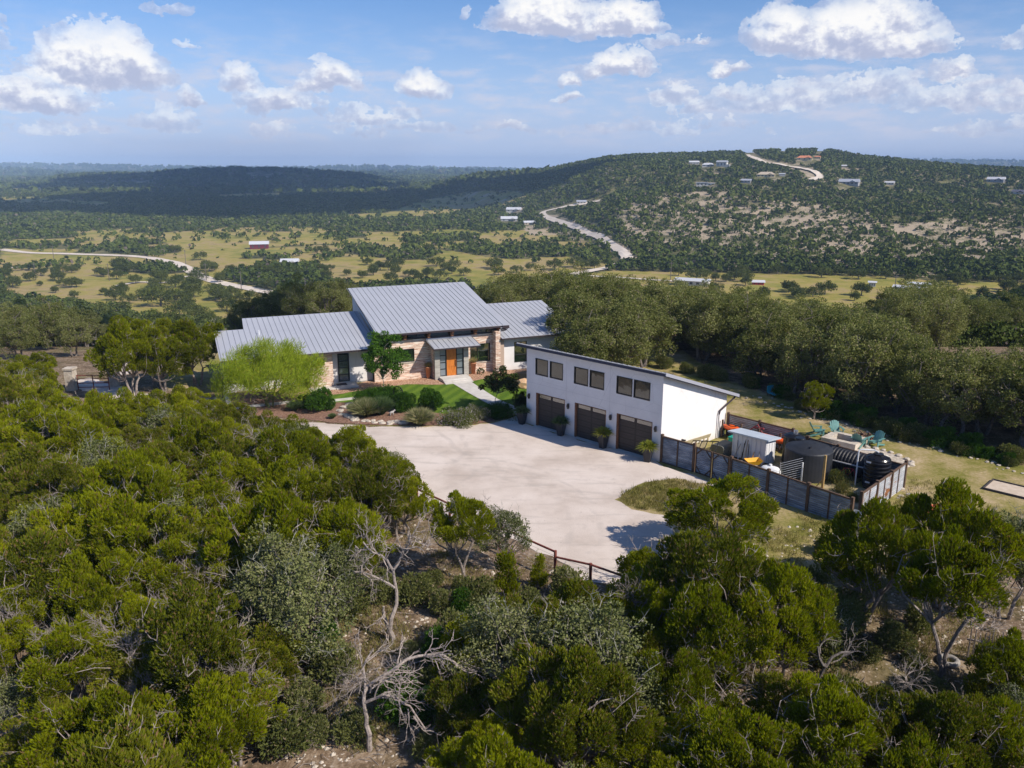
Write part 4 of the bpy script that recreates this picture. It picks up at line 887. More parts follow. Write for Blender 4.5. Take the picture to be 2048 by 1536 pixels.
for i, (rx, rz, zc, nc, st, zf) in enumerate([(3.1, 3.1, 4.2, 92, 2, 2.0), (2.7, 3.4, 4.1, 84, 1, 2.2), (3.6, 2.7, 4.3, 104, 3, 1.7), (2.4, 2.7, 3.9, 66, 2, 1.8)]):
    cm, C = oak_crown(rx, rz, zc, nc, 230, (0.42, 1.05), 0.17, skirt=-0.97, shell=0.5); tm = trunk_mesh('oak_trunk', C, 0.20, st, zf, M_OBARK, 40, twig=22); OP.append((cm, tm))
GOP = []
for i in range(2):
    cm, C = oak_crown(1.8, 1.6, 2.7, 58, 200, (0.28, 0.6), 0.11, m=M_GREY, shell=0.35); tm = trunk_mesh('scrub_oak_trunk', C, 0.10, 2, 1.3, M_BARK, 34, twig=20, dead=mat('lichen_twig', (0.20, 0.195, 0.165), 0.9, (0.40, 0.39, 0.33), 12)); GOP.append((cm, tm))
M_MIDOAK = leaf_mat('mid_oak_leaf', [(0.036, 0.050, 0.009), (0.062, 0.080, 0.015), (0.098, 0.116, 0.024), (0.150, 0.160, 0.042)], None, 0.12)
MID = []
for i, (rx, rz) in enumerate([(3.8, 2.2), (3.0, 2.3), (4.6, 2.3), (2.4, 1.9)]):
    cm, C = oak_crown(rx, rz, rz + 1.1, 40, 48, (0.7, 1.3), 0.52, m=M_MIDOAK, skirt=-0.7)
    mb = MB(); limb(mb, (0, 0, -0.5), (0.3, 0.1, 2.4), 0.3, 0.2, 0.3, 3, 5); k = len(cm.vertices)
    MID.append((cm, mb))
def merged(cm, mb, name):
    n = len(cm.vertices); co = np.zeros(n * 3, np.float32); cm.vertices.foreach_get('co', co); co = co.reshape(-1, 3)
    V = np.concatenate([co, np.array(mb.v, np.float32)]); F = [tuple(p.vertices) for p in cm.polygons] + [tuple(i + n for i in f) for f in mb.f]
    me = bpy.data.meshes.new(name); me.from_pydata(V.tolist(), [], F); me.materials.append(cm.materials[0]); me.materials.append(M_OBARK)
    me.polygons.foreach_set('material_index', [0] * len(cm.polygons) + [1] * len(mb.f)); me.update(); return me
MIDM = [merged(c_, m_, 'pasture_oak') for c_, m_ in MID]

used = {}
def plant(protos, i, name, x, y, s, rz, label, group, cat='tree', sz=None, z=None):
    key = (id(protos), i)
    if key not in used: t = make_tree(name, *protos[i]); used[key] = t
    else: t = copy_tree(used[key]); t.name = name
    t.location = (x, y, (tz(x, y) if z is None else z)); t.rotation_euler = (0, 0, rz); t.scale = (s, s, sz or s)
    for k in ('group',):
        if k in t: del t[k]
    return tag(t, label, cat, group)
def top_px(x, y, z): return proj(x, y, z)

# hand-placed foreground trees: (picture x, y of the foot, prototype set, index, scale, stretch, label)
HAND = [
 (925, 1162, JP, 5, 0.80, 0.85, 'leaning green juniper with a forked trunk beside the gravel drive'),
 (1012, 1142, GOP, 0, 0.55, 0.66, 'small rounded green tree against the red pipe fence'),
 (1445, 1112, JP, 2, 1.10, 0.86, 'spreading dark green juniper in front of the corrugated fence'),
 (1735, 1245, JP, 4, 0.98, 1.05, 'tall juniper with a bare trunk just below the corner of the corrugated fence'),
 (1885, 1215, JP, 4, 1.02, 1.12, 'dark leaning juniper beside the red mower'),
 (1880, 1345, JP, 5, 0.95, 1.15, 'tall slim juniper with a slanting bare trunk over the old tyre'),
 (2010, 1235, GOP, 1, 0.95, 1.0, 'pale grey-green oak at the edge of the dry lawn'),
 (1628, 838, JP, 1, 0.58, 0.60, 'lone rounded juniper on the dry lawn by the oak wood'),
 (270, 792, JP, 4, 1.12, 1.25, 'tall dark juniper beside the drive gate'), (330, 785, JP, 1, 1.0, 1.05, 'bushy juniper between the drive gate and the house'),
 (395, 770, JP, 4, 1.15, 1.15, 'large dark juniper next to the left end of the house'), (312, 772, JP, 3, 0.9, 1.0, 'narrow juniper standing at the gravel drive gate'),
 (600, 1330, GOP, 0, 1.05, 1.0, 'grey lichen covered oak in the middle of the thicket'), (560, 1290, GOP, 1, 1.0, 1.05, 'pale oak with lichen covered bare twigs'),
 (680, 1262, GOP, 1, 0.70, 0.85, 'thin grey oak with bare crooked twigs in the clearing'),
 (1030, 1420, GOP, 0, 0.9, 0.85, 'grey-green oak right of the dead tree'), (1180, 1440, GOP, 1, 1.05, 0.95, 'broad grey-green oak in the shade below the pipe fence'), (1240, 1500, GOP, 0, 0.85, 0.8, 'low grey oak in front of the junipers'),
 (700, 960, GOP, 1, 0.62, 0.50, 'pale grey oak at the gravel edge below the flower bed'), (780, 975, GOP, 0, 0.60, 0.48, 'low grey oak leaning over the gravel edge'),
]
GRID = []
def free(x, y, d):
    return all((x - a) ** 2 + (y - b) ** 2 > (d * c) ** 2 for a, b, c in GRID)
for px, py, pr, i, s, sz, lab in HAND:
    x, y, _ = at_t(px, py); plant(pr, i, 'juniper_tree' if pr is JP else 'oak_tree', x, y, s, rng.uniform(0, 6.28), lab, None, sz=sz); GRID.append((x, y, 0.9))
for px, py, s, lab in [(1012, 1205, 0.75, 'young pointed juniper under the pipe fence, the taller of two'), (1078, 1175, 0.5, 'small young juniper by the pipe fence post'), (1145, 1536, 0.9, 'pale young conifer sapling at the bottom of the clearing'), (1000, 1300, 0.7, 'young juniper sapling beside the clearing')]:
    x, y, _ = at_t(px, py); plant(CONE, int(rng.integers(2)), 'juniper_sapling', x, y, s * 1.25, rng.uniform(0, 6.28), lab, None)

# outlines in the picture inside which crowns may stand
FOREST = [(-80, 715), (60, 712), (115, 722), (128, 800), (240, 806), (330, 790), (425, 768), (445, 812), (500, 825), (580, 838), (630, 862), (690, 872), (745, 900), (815, 925), (855, 950), (862, 1010), (840, 1045),
          (830, 1120), (700, 1150), (650, 1150), (655, 1250), (560, 1330), (560, 1460), (600, 1640), (-80, 1640)]
FOREST_B = [(880, 1200), (960, 1215), (1090, 1200), (1150, 1175), (1200, 1115), (1290, 1090), (1370, 1100), (1500, 1120), (1560, 1155), (1620, 1150), (1720, 1190), (1740, 1260), (1700, 1330), (1600, 1330), (1600, 1400), (1700, 1400), (1830, 1400), (1940, 1370),
            (1990, 1190), (1990, 1060), (2120, 1060), (2140, 1640), (820, 1640), (830, 1500), (880, 1380), (880, 1290)]
HOLES = [[(650, 1170), (880, 1160), (860, 1270), (700, 1290), (650, 1250)], [(1570, 1040), (1650, 1080), (1680, 1170), (1610, 1180), (1570, 1130)], [(1740, 1130), (1800, 1120), (1830, 1190), (1800, 1230), (1750, 1210)], [(1600, 1340), (1690, 1330), (1690, 1390), (1610, 1400)], [(620, 1410), (860, 1400), (860, 1480), (640, 1480)], [(1860, 1300), (1940, 1300), (1940, 1380), (1850, 1380)]]
def ok_top(px, py):
    a = np.array([px]); b = np.array([py])
    return (in_poly(a, b, FOREST)[0] or in_poly(a, b, FOREST_B)[0]) and not any(in_poly(a, b, h)[0] for h in HOLES)
DRIVE_W = [at(x, y)[:2] for x, y in [(600, 842), (700, 866), (860, 940), (870, 1025), (960, 1055), (1100, 1112), (1240, 1190), (1370, 1170), (1420, 1130), (1400, 1050), (1050, 840), (700, 800), (440, 825), (300, 800), (150, 740), (120, 775), (300, 835), (420, 870)]]
nj = 0; tries = 0
LAB = lambda px, py: ('bushy lime green juniper in the dense thicket left of the gravel drive', 'junipers of the left thicket') if px < 560 and py < 1150 else \
      ('bushy lime green juniper in the sunlit lower left thicket', 'junipers of the lower left thicket') if px < 620 else \
      ('bushy juniper with grey dead twigs at the lower edge of the gravel', 'junipers along the gravel edge') if px < 900 else \
      ('dark green juniper in the thicket below the pipe fence', 'junipers below the pipe fence') if px < 1500 else ('dark green juniper in the lower right thicket', 'junipers of the lower right thicket')
JL = []
while nj < 285 and tries < 60000:
    tries += 1
    D = math.sqrt(rng.uniform(15.5 ** 2, 92 ** 2)); px_ = rng.uniform(-260, 2300)
    x = D * (px_ - 1024) / 1714; y = D
    i = int(rng.integers(6)); s = rng.uniform(0.62, 1.12); 
    if D < 24: s *= 0.85
    zt = tz(x, y); H_ = (JP[i][0].get('h') or 3.9) * s
    tx, ty = proj(x, y, zt + H_ * 0.98); mx, my = proj(x, y, zt + H_ * 0.55); rad = 2.1 * s; lx, ly = proj(x - rad, y, zt + H_ * 0.75); rx_, ry_ = proj(x + rad, y, zt + H_ * 0.75)
    if not (ok_top(tx, ty) and ok_top(lx, ly) and ok_top(rx_, ry_)): continue
    if in_poly(np.array([x]), np.array([y]), DRIVE_W)[0]: continue
    right = px_ > 900
    if not free(x, y, (1.95 if D < 60 else 2.3) * s ** 0.5): continue
    GRID.append((x, y, 1.0)); nj += 1; JL.append((x, y, i, s, mx, my))
for x, y, i, s, mx, my in JL:
    if rng.random() < 0.06: plant(GOP, int(rng.integers(2)), 'oak_tree', x, y, s * 0.95, rng.uniform(0, 6.28), 'pale grey-green scrub oak among the lime green junipers', 'scrub oaks among the junipers')
    else:
        lab, gr = LAB(mx, my)
        if rng.random() < 0.26: i = 6 + int(rng.integers(4)); lab = lab.replace('bushy lime green', 'duller olive').replace('dark green', 'dull olive').replace('bushy juniper', 'dull olive juniper'); gr = 'olive ' + gr
        plant(JP, i, 'juniper_tree', x, y, s, rng.uniform(0, 6.28), lab, gr, sz=s * rng.uniform(0.9, 1.15))
print('junipers', nj, tries)

# woods beside and behind the buildings ------------------------------------------------
TOPL = [(-200, 612), (0, 612), (100, 606), (200, 628), (300, 650), (420, 655), (470, 668), (480, 690), (500, 720)]
TOPR = [(900, 640), (960, 600), (1000, 566), (1100, 560), (1250, 566), (1400, 582), (1500, 595), (1620, 614), (1720, 630), (1790, 660), (1870, 700), (1960, 705), (2400, 690)]
no = 0; tries = 0; OL = []
EDGE = [at(x, y)[:2] for x, y in [(1105, 700), (1260, 720), (1400, 742), (1500, 782), (1560, 805), (1700, 860), (1850, 900), (2060, 955), (2500, 1070)]]
while no < 152 and tries < 30000:
    tries += 1; D = rng.uniform(44, 125); px_ = rng.uniform(960, 2350); x = D * (px_ - 1024) / 1714; y = D
    ey = np.interp(x, [e[0] for e in EDGE], [e[1] for e in EDGE])
    if y < ey + 4.5 or (x < 13 and y < 88) : continue
    i = int(rng.integers(4)); s = rng.uniform(0.75, 1.2); zt = tz(x, y)
    tx, ty = proj(x, y, zt + 7.0 * s)
    lim = np.interp(tx, *zip(*TOPR))
    if ty < lim + rng.uniform(-8, 14):
        while s > 0.62 and proj(x, y, zt + 7.0 * s)[1] < lim: s -= 0.04
        if s <= 0.62: continue
    if x < 20 and y < 95 and proj(x - 3, y, 5)[0] < 1110: continue
    if not free(x, y, 2.9 * s): continue
    GRID.append((x, y, 1.0)); OL.append((x, y, i, s)); no += 1
for x, y, i, s in OL:
    ey = np.interp(x, [e[0] for e in EDGE], [e[1] for e in EDGE]); fr = y < ey + 9
    a = 'behind the garage' if x < 20 else ('behind the fire pit' if x < 30 else 'right of the lawn')
    plant(OP, i, 'live_oak', x, y, s, rng.uniform(0, 6.28), f'olive green live oak on the {"edge" if fr else "inner side"} of the wood {a}', f'live oaks {a}{"" if fr else ", inner rows"}')
print('oaks', no)
nl = 0; tries = 0
while nl < 80 and tries < 30000:
    tries += 1; D = rng.uniform(70, 190); px_ = rng.uniform(-150, 490); x = D * (px_ - 1024) / 1714; y = D; zt = tz(x, y)
    bx, by = proj(x, y, zt)
    dark = by < 735 and not (px_ > 200 and D < 95)
    i = int(rng.integers(4)); s = rng.uniform(0.6, 0.95) if dark else rng.uniform(0.9, 1.2)
    h = 7.0 if dark else 4.6; tx, ty = proj(x, y, zt + h * s)
    lim = np.interp(tx, *zip(*TOPL))
    while s > 0.5 and proj(x, y, zt + h * s)[1] < lim: s -= 0.04
    if s <= 0.5 or not free(x, y, 3.0): continue
    if in_poly(np.array([bx]), np.array([by]), [(130, 735), (300, 735), (330, 800), (120, 790), (60, 745)])[0] or in_poly(np.array([tx]), np.array([ty]), [(185, 700), (240, 690), (260, 790), (140, 790)])[0]: continue
    if in_poly(np.array([x]), np.array([y]), DRIVE_W)[0]: continue
    if abs(x + 17) < 8 and D < 92 and px_ > 400: continue
    GRID.append((x, y, 1.0)); nl += 1
    if dark: plant(OP, i, 'live_oak', x, y, s, rng.uniform(0, 6.28), 'dark live oak of the shaded wood on the slope left of the house', 'live oaks of the wood left of the house')
    else: plant(JP, int(rng.integers(6)), 'juniper_tree', x, y, s * 1.2, rng.uniform(0, 6.28), 'green juniper between the left thicket and the shaded oak wood', 'junipers below the shaded wood')
TOPS = [(1000, 640), (1740, 640), (1760, 604), (1800, 592), (1860, 566), (1950, 578), (2060, 592), (2300, 600)]
ns = 0; tries = 0
while ns < 30 and tries < 20000:
    tries += 1; D = rng.uniform(98, 230); px_ = rng.uniform(1560, 2200); x = D * (px_ - 1024) / 1714; y = D; zt = tz(x, y); s = rng.uniform(1.2, 1.6); i = int(rng.integers(4))
    if proj(x, y, zt + 6.9 * s)[1] < np.interp(px_, *zip(*TOPS)) or not free(x, y, 5.6): continue
    GRID.append((x, y, 1.0)); ns += 1; plant(OP, i, 'live_oak', x, y, s, rng.uniform(0, 6.28), 'dark oak in cloud shade on the slope beyond the right end of the wood', 'shaded oaks on the right slope')
for px_, D, i, s in [(1176, 69, 0, 0.80), (1205, 72, 2, 0.9), (1150, 76, 1, 0.9), (1255, 71, 1, 0.85), (1300, 74, 0, 0.95), (1135, 88, 3, 0.95)]:
    x = D * (px_ - 1024) / 1714; plant(OP, i, 'live_oak', x, D, s, rng.uniform(0, 6.28), 'olive green live oak reaching over the right end of the house roof' if px_ < 1180 else 'olive green live oak close behind the garage roof', 'live oaks between house and garage'); GRID.append((x, D, 1.0))
ns = 0; tries = 0
while ns < 26 and tries < 20000:
    tries += 1; D = rng.uniform(84, 128); px_ = rng.uniform(1700, 2200); x = D * (px_ - 1024) / 1714; y = D; zt = tz(x, y); s = rng.uniform(0.85, 1.1); i = int(rng.integers(4))
    if proj(x, y, zt + 6.9 * s)[1] < np.interp(px_, *zip(*TOPS)) + 12 or not free(x, y, 3.8): continue
    GRID.append((x, y, 1.0)); ns += 1; plant(OP, i, 'live_oak', x, y, s, rng.uniform(0, 6.28), 'dark oak in cloud shade on the slope beyond the right end of the wood', 'shaded oaks on the right slope')
# a few trees just behind the house roof
for px, D, i, s in [(565, 112, 1, 0.95), (600, 104, 0, 0.85), (640, 100, 2, 0.8), (675, 108, 3, 0.95), (525, 120, 3, 0.9), (455, 116, 1, 0.7), (490, 112, 2, 0.75), (1010, 104, 1, 0.95), (1050, 108, 2, 0.95), (1090, 100, 0, 0.95), (980, 125, 3, 1.0), (1140, 103, 1, 1.0), (1185, 100, 2, 0.95)]:
    x = D * (px - 1024) / 1714; plant(OP, i, 'live_oak', x, D, s, rng.uniform(0, 6.28), 'dark green oak showing over the left house roof' if px < 800 else 'olive live oak rising behind the right house roof', 'oaks behind the left roof' if px < 800 else 'oaks behind the right roof')

# ---------------------------------------------------------------- far woodland, pasture oaks
def wood_points(n, d0, d1, seed, keep):
    D = np.sqrt(rng.uniform(d0 ** 2, d1 ** 2, n)); px = rng.uniform(-140, 2190, n); X = D * (px - 1024) / 1714
    Z = terrain(X, D); sx, sy = proj(X, D, Z); k = keep(X, D, Z, sx, sy); return X[k], D[k], Z[k], sx[k], sy[k]
PATCHES = [[(1220, 420), (1300, 395), (1420, 378), (1560, 400), (1740, 420), (1760, 500), (1560, 470), (1500, 500), (1270, 480)], [(1540, 500), (1600, 470), (1740, 450), (1960, 440), (2060, 420), (2060, 480), (1900, 560), (1500, 520)]]
ROADPX = [[(1125, 558), (1190, 536), (1225, 530), (1235, 512), (1200, 482), (1160, 468), (1085, 440), (1075, 422), (1140, 406), (1210, 396), (1210, 406), (1110, 424), (1175, 458), (1265, 500), (1262, 524), (1200, 548)],
          [(1480, 300), (1500, 300), (1530, 318), (1610, 334), (1650, 350), (1648, 364), (1615, 366), (1600, 346), (1540, 330), (1495, 320)]]
HOUSES_PX = []
def keep_wood(X, D, Z, sx, sy):
    wob = (fbm(X / 22, D / 22, 61) - 0.5) * 14; wob2 = (fbm(X / 22, D / 22, 62) - 0.5) * 7
    op = open_mask(sx + wob * 1.5, sy + wob2 * 1.2); r = rng.random(len(X))
    nat = fbm(X / 160, D / 160, 71) * 0.6 + fbm(X / 60, D / 60, 72) * 0.4
    t = np.clip((D - tab(sx, HC_FOOT)) / (tab(sx, HC_CR) - tab(sx, HC_FOOT)), 0, 1)
    gap = (nat > 0.57) & (t < 0.02); k = ~(op & (r > 0.035)) & ~(gap & (r > 0.12))
    pa = np.zeros(len(X), bool)
    for p in PATCHES: pa |= in_poly(sx, sy, p)
    soil = (fbm(X / 34, D / 34, 81) * 0.55 + fbm(X / 10, D / 10, 82) * 0.45)
    k &= ~(pa & (r > 0.62 - 0.8 * (soil - 0.4))); k &= ~((soil > 0.60) & (t > 0.02) & (r > 0.45))
    for p in ROADPX: k &= ~in_poly(sx, sy, p)
    for hx, hy, hw in HOUSES_PX: k &= ~((np.abs(sx - hx) < hw * 0.6) & (sy > hy - 6) & (sy < hy + 10))
    for rd in ([(0, 499), (60, 506), (130, 508), (250, 512), (310, 518), (360, 530), (392, 548), (425, 562), (480, 574), (540, 585), (600, 592), (645, 594)], [(940, 581), (985, 574), (1060, 566), (1140, 553), (1230, 555), (1300, 560), (1400, 566)]):
        yy = np.interp(sx, *zip(*rd)); k &= ~((np.abs(sy - yy - 3) < 7) & (sx > rd[0][0]) & (sx < rd[-1][0]))
    return k
# (x, y of the base, width in the picture, wall, roof, kind, label)
FAR = [
 (1028, 423, 34, 'white', 'white', 'gable', 'low white house with a white metal roof left of the pale hill road'),
 (1018, 442, 38, 'grey', 'white', 'gable', 'long open sided grey shed with a pale roof below the white house'),
 (1058, 449, 26, 'tan', 'white', 'gable', 'small pale shed on bare ground left of the hill road'),
 (1163, 407, 22, 'white', 'grey', 'gable', 'small white gabled house above the bend of the hill road'),
 (1411, 371, 42, 'white', 'grey', 'flat', 'wide white modern house with a dark flat roof halfway up the hill'),
 (1388, 328, 22, 'grey', 'white', 'gable', 'pale roofed house near the ridge, leftmost of the ridge houses'),
 (1416, 333, 27, 'white', 'white', 'hip', 'house with a broad white hip roof among the ridge trees'),
 (1444, 333, 24, 'white', 'grey', 'two', 'tall white two storey house near the ridge'),
 (1492, 365, 22, 'grey', 'grey', 'gable', 'grey house in the trees between the white and the cream house'),
 (1532, 354, 40, 'cream', 'tan', 'hip', 'cream house with a tan hip roof below the ridge road'),
 (1564, 352, 13, 'grey', 'grey', 'gable', 'tiny grey shed beside the cream house'),
 (1609, 320, 34, 'cream', 'orange', 'hip', 'large house with an orange tiled hip roof by the ridge road'),
 (1635, 317, 14, 'cream', 'orange', 'hip', 'small orange roofed annex beside the orange tiled house'),
 (1566, 300, 15, 'cream', 'red', 'hip', 'red roofed house on the top of the hill'),
 (1640, 300, 15, 'white', 'white', 'flat', 'small white structure on the hilltop skyline'),
 (1688, 335, 11, 'tan', 'white', 'gable', 'tiny pale house in the trees right of the ridge road'),
 (1698, 369, 44, 'grey', 'grey', 'gable', 'long grey roofed house right of the ridge road end'),
 (1779, 369, 20, 'white', 'white', 'gable', 'small white house alone on the wooded slope'),
 (1992, 363, 36, 'grey', 'white', 'gable', 'long white roofed building far right on the ridge'),
 (2035, 387, 30, 'white', 'dark', 'hip', 'dark roofed house at the far right edge'),
 (519, 497, 38, 'maroon', 'white', 'barn', 'dark red barn with a white roof among the valley oaks'),
 (580, 529, 36, 'white', 'white', 'gable', 'white roofed farmhouse beside the valley road'),
 (1385, 570, 72, 'white', 'white', 'long', 'long low white barn at the near edge of the yellow field'),
 (1516, 569, 24, 'red', 'white', 'barn', 'small bright red shed in the middle of the field'),
 (1744, 573, 14, 'white', 'white', 'gable', 'tiny white hut in the middle of the field'),
 (1818, 585, 62, 'grey', 'white', 'long', 'large pale metal roofed barn behind the dark oaks'),
 (1838, 577, 46, 'grey', 'white', 'long', 'second pale metal roofed barn overlapping the larger one'),
 (500, 380, 10, 'white', 'white', 'gable', 'tiny white farm building in the shaded valley'),
 (518, 381, 9, 'white', 'white', 'gable', 'tiny white shed right of the farm building in the shaded valley'),
]
HOUSES_PX = [(a, b, c_) for a, b, c_, *_ in FAR]
WALLC = dict(white=(0.55, 0.53, 0.49), grey=(0.35, 0.35, 0.36), tan=(0.5, 0.42, 0.32), cream=(0.60, 0.52, 0.32), red=(0.5, 0.04, 0.05), maroon=(0.14, 0.02, 0.035), orange=(0.62, 0.24, 0.12), dark=(0.1, 0.1, 0.13))
ROOFC = dict(WALLC, white=(0.55, 0.56, 0.59), grey=(0.38, 0.40, 0.45))
for px, py, wpx, wc, rc, kind, lab in FAR:
    x, y, z = at_t(px, py, 0, 300 if px > 400 else 300); Wd = wpx * y / 1714 * (0.85 if y > 700 else 0.95); dp = Wd * (0.55 if kind != 'long' else 0.4); hw = max(2.6, Wd * 0.16) if kind not in ('two',) else 6.0
    if kind == 'barn': hw = Wd * 0.28; 
    if kind == 'long': hw = 3.0
    rz = -math.atan2(x, y) + rng.uniform(-0.3, 0.3)
    t = tag(empty('barn' if kind in ('barn', 'long') else 'far_house', (x, y, z - 0.3), rz), lab, 'barn' if kind in ('barn', 'long') else 'house')
    mw = mat('far_wall_' + wc, WALLC[wc], 0.8); mr = mat('far_roof_' + rc, ROOFC[rc], 0.5); h2 = Wd / 2; base = -3
    b = MB(); b.box(-h2, h2, -dp / 2, dp / 2, base, hw); b.build('wall', mw, t)
    b = MB(); e = 0.6; rise = (dp / 2 + e) * (0.5 if kind in ('gable', 'barn', 'two', 'hip') else 0.28)
    if kind == 'flat': b.box(-h2 - e, h2 * 0.3, -dp / 2 - e, dp / 2, hw + 0.003, hw + 0.4); b.box(h2 * 0.3, h2 + e, -dp / 2 - e, dp / 2, hw * 0.8, hw * 0.8 + 0.4)
    else:
        ins = (h2 * 0.45 if kind == 'hip' else 0); X0, X1, Y0, Y1 = -h2 - e, h2 + e, -dp / 2 - e, dp / 2 + e
        b.add([(X0, Y0, hw), (X1, Y0, hw), (X1, Y1, hw), (X0, Y1, hw), (X0 + ins, 0, hw + rise), (X1 - ins, 0, hw + rise)], [(3, 2, 1, 0), (0, 1, 5, 4), (2, 3, 4, 5), (1, 2, 5), (3, 0, 4)])
        if kind in ('hip', 'gable') and wpx > 24: b.add([(h2 * 0.1, -dp / 2 - 2.6, hw), (h2 * 0.8, -dp / 2 - 2.6, hw), (h2 * 0.45, -dp / 2 - 2.6, hw + rise * 0.6), (h2 * 0.1, 0, hw), (h2 * 0.8, 0, hw), (h2 * 0.45, 0, hw + rise * 0.6)], [(0, 1, 2), (0, 2, 5, 3), (1, 4, 5, 2)])
    b.build('roof', mr, t)
    if wpx >= 14:
        k = 3 if wpx < 40 else 5
        for j in range(k):
            xx = -h2 + (j + 0.5) * Wd / k; b = MB(); b.box(xx - Wd * 0.045, xx + Wd * 0.045, -dp / 2 - 0.06, -dp / 2 + 0.02, hw * 0.35, hw * 0.8)
            b.build('window' if j != k // 2 else 'door', mat('far_opening', (0.06, 0.06, 0.07), 0.3), t)
        if kind == 'two':
            b = MB(); b.box(h2, h2 + 4, -dp / 2, 0, base, 3); b.build('side_wing', mw, t)
X, Y, Z, SX, SY = wood_points(11500, 230, 560, 1, keep_wood)
size = (2.6 + 1.9 * vnoise(X / 9, Y / 9, 5)) * rng.uniform(0.8, 1.2, len(X))
iso = open_mask(SX, SY)
score = size / Y * np.where(iso, 1.5, 1.0) * (SY < 1000)
vis = (SX > -40) & (SX < 2090) & (Y > 250)
# thin out so crowns stand apart
order = np.argsort(-score * vis); pick = []; cell = {}
taken = np.zeros(len(X), bool); dropped = np.zeros(len(X), bool)
for i in order:
    c_ = (int(X[i] // 7), int(Y[i] // 7)); near = [j for a in (-1, 0, 1) for b_ in (-1, 0, 1) for j in cell.get((c_[0] + a, c_[1] + b_), [])]
    if any((X[i] - X[j]) ** 2 + (Y[i] - Y[j]) ** 2 < (4.6) ** 2 for j in near): dropped[i] = True; continue
    cell.setdefault(c_, []).append(i)
    if iso[i] and vis[i] and len(pick) < 190: pick.append(i); taken[i] = True
for i in order:
    if len(pick) >= 240: break
    if vis[i] and not dropped[i] and not taken[i] and Y[i] < 420: pick.append(i); taken[i] = True
MANUAL = [(322, 612, 1.55, 0), (300, 600, 1.1, 2), (390, 595, 1.1, 1), (440, 598, 1.1, 1), (240, 590, 0.9, 0), (352, 575, 1.0, 2), (145, 575, 0.9, 2), (80, 572, 0.5, 3), (440, 565, 0.9, 3), (560, 604, 0.9, 1), (500, 598, 0.8, 3), (620, 606, 0.7, 3), (645, 510, 1.2, 0), (400, 520, 1.0, 2), (350, 505, 1.0, 0), (590, 560, 1.2, 2), (550, 555, 1.3, 0), (520, 550, 1.1, 1), (620, 545, 1.1, 3), (735, 530, 0.8, 0), (790, 532, 0.8, 1), (860, 505, 1.0, 2), (1110, 540, 1.2, 0), (1150, 535, 1.1, 2), (1190, 538, 0.9, 1)]
def zone_label(sx, sy):
    if sx < 330: a = 'in the yellow pasture left of the valley road' if sy > 545 else 'in the valley woods above the white road'
    elif sx < 660: a = 'in the pasture behind the left house roof' if sy > 560 else 'near the white valley road and the farmhouse'
    elif sx < 1150: a = 'in the valley meadow behind the main house roof'
    elif sx < 1700: a = 'at the edge of the yellow field below the hill'
    else: a = 'by the pale barns at the far right of the field'
    return 'dark rounded oak ' + a, 'pasture oaks ' + a
for i in pick:
    k = int(rng.integers(4)); o = obj('pasture_oak', MIDM[k]); o.location = (X[i], Y[i], Z[i]); s = size[i] / 3.6; o.scale = (s, s, s * rng.uniform(0.85, 1.1)); o.rotation_euler.z = rng.uniform(0, 6.28)
    l, g = zone_label(SX[i], SY[i]); tag(o, l, 'tree', g)
for px, py, s, k in MANUAL:
    x, y, z = at_t(px, py, 0, 200); o = obj('pasture_oak', MIDM[k]); o.location = (x, y, z); o.scale = (s * 1.15, s * 1.15, s * 1.1); o.rotation_euler.z = rng.uniform(0, 6.28)
    l, g = zone_label(px, py); tag(o, l, 'tree', g)
rest = ~taken & ~dropped
def wood_mesh(name, X, Y, Z, Rr, nq, qs, label, flat=0.62):
    n = len(X); d = sph(n * nq).reshape(n, nq, 3); d[..., 2] = np.abs(d[..., 2]) * 1.15 - 0.3
    C = np.stack([X, Y, Z + Rr * 0.62], -1)[:, None, :]; rad = (Rr[:, None] * rng.uniform(0.6, 1.08, (n, nq)))[..., None]
    P = (C + d * rad * np.array([1, 1, flat + 0.2])).reshape(-1, 3); Nn = unit(d.reshape(-1, 3) + rng.normal(size=(n * nq, 3)) * 0.55)
    S = unit(np.cross(Nn, rng.normal(size=Nn.shape))); T = np.cross(Nn, S); q = (np.repeat(Rr, nq) * qs * rng.uniform(0.6, 1.3, n * nq))[:, None] * 0.5
    V = np.stack([P - S * q - T * q * 0.6, P + S * q - T * q, P + S * q * 0.7 + T * q, P - S * q + T * q * 0.8], 1)
    me = bpy.data.meshes.new(name); me.vertices.add(len(P) * 4); me.vertices.foreach_set('co', V.reshape(-1).astype(np.float32)); set_faces(me, np.arange(len(P) * 4).reshape(-1, 4))
    me.materials.append(M_FARW); return tag(obj(name, me), label, kind='stuff')
nr_ = rest & (Y < 390); wood_mesh('near_valley_woodland', X[nr_], Y[nr_], Z[nr_], size[nr_], 300, 0.16, 'oak woodland at the near edge of the valley')
rest = rest & (Y >= 390)
wood_mesh('valley_woodland', X[rest], Y[rest], Z[rest], size[rest], 66, 0.40, 'mixed oak woodland covering the valley floor')
def slope_keep(X, D, Z, sx, sy):
    lim = np.where(sx < 480, np.interp(sx, *zip(*TOPL)) + 12, np.interp(sx, *zip(*TOPS)) + 14)
    k = (sy > lim) & ((sx < 430) | (sx > 1000)) & ~((D < 118) & (sx < 480)); fr = np.array([free(a, b, 1.6) for a, b in zip(X, D)]); return k & fr
X, Y, Z, SX, SY = wood_points(5200, 92, 250, 6, slope_keep)
wood_mesh('slope_scrub', X, Y, Z - 0.3, rng.uniform(1.0, 2.6, len(X)), 260, 0.14, 'thick low scrub filling the slopes below the plateau edge')
X, Y, Z, SX, SY = wood_points(80000, 560, 1900, 2, keep_wood)
wood_mesh('hillside_woodland', X, Y, Z - 0.3, (1.1 + 2.6 * rng.random(len(X)) ** 1.5) * (1 + Y / 4000), 17, 0.58, 'cedar and oak scrub covering the hillside and the farther valley')
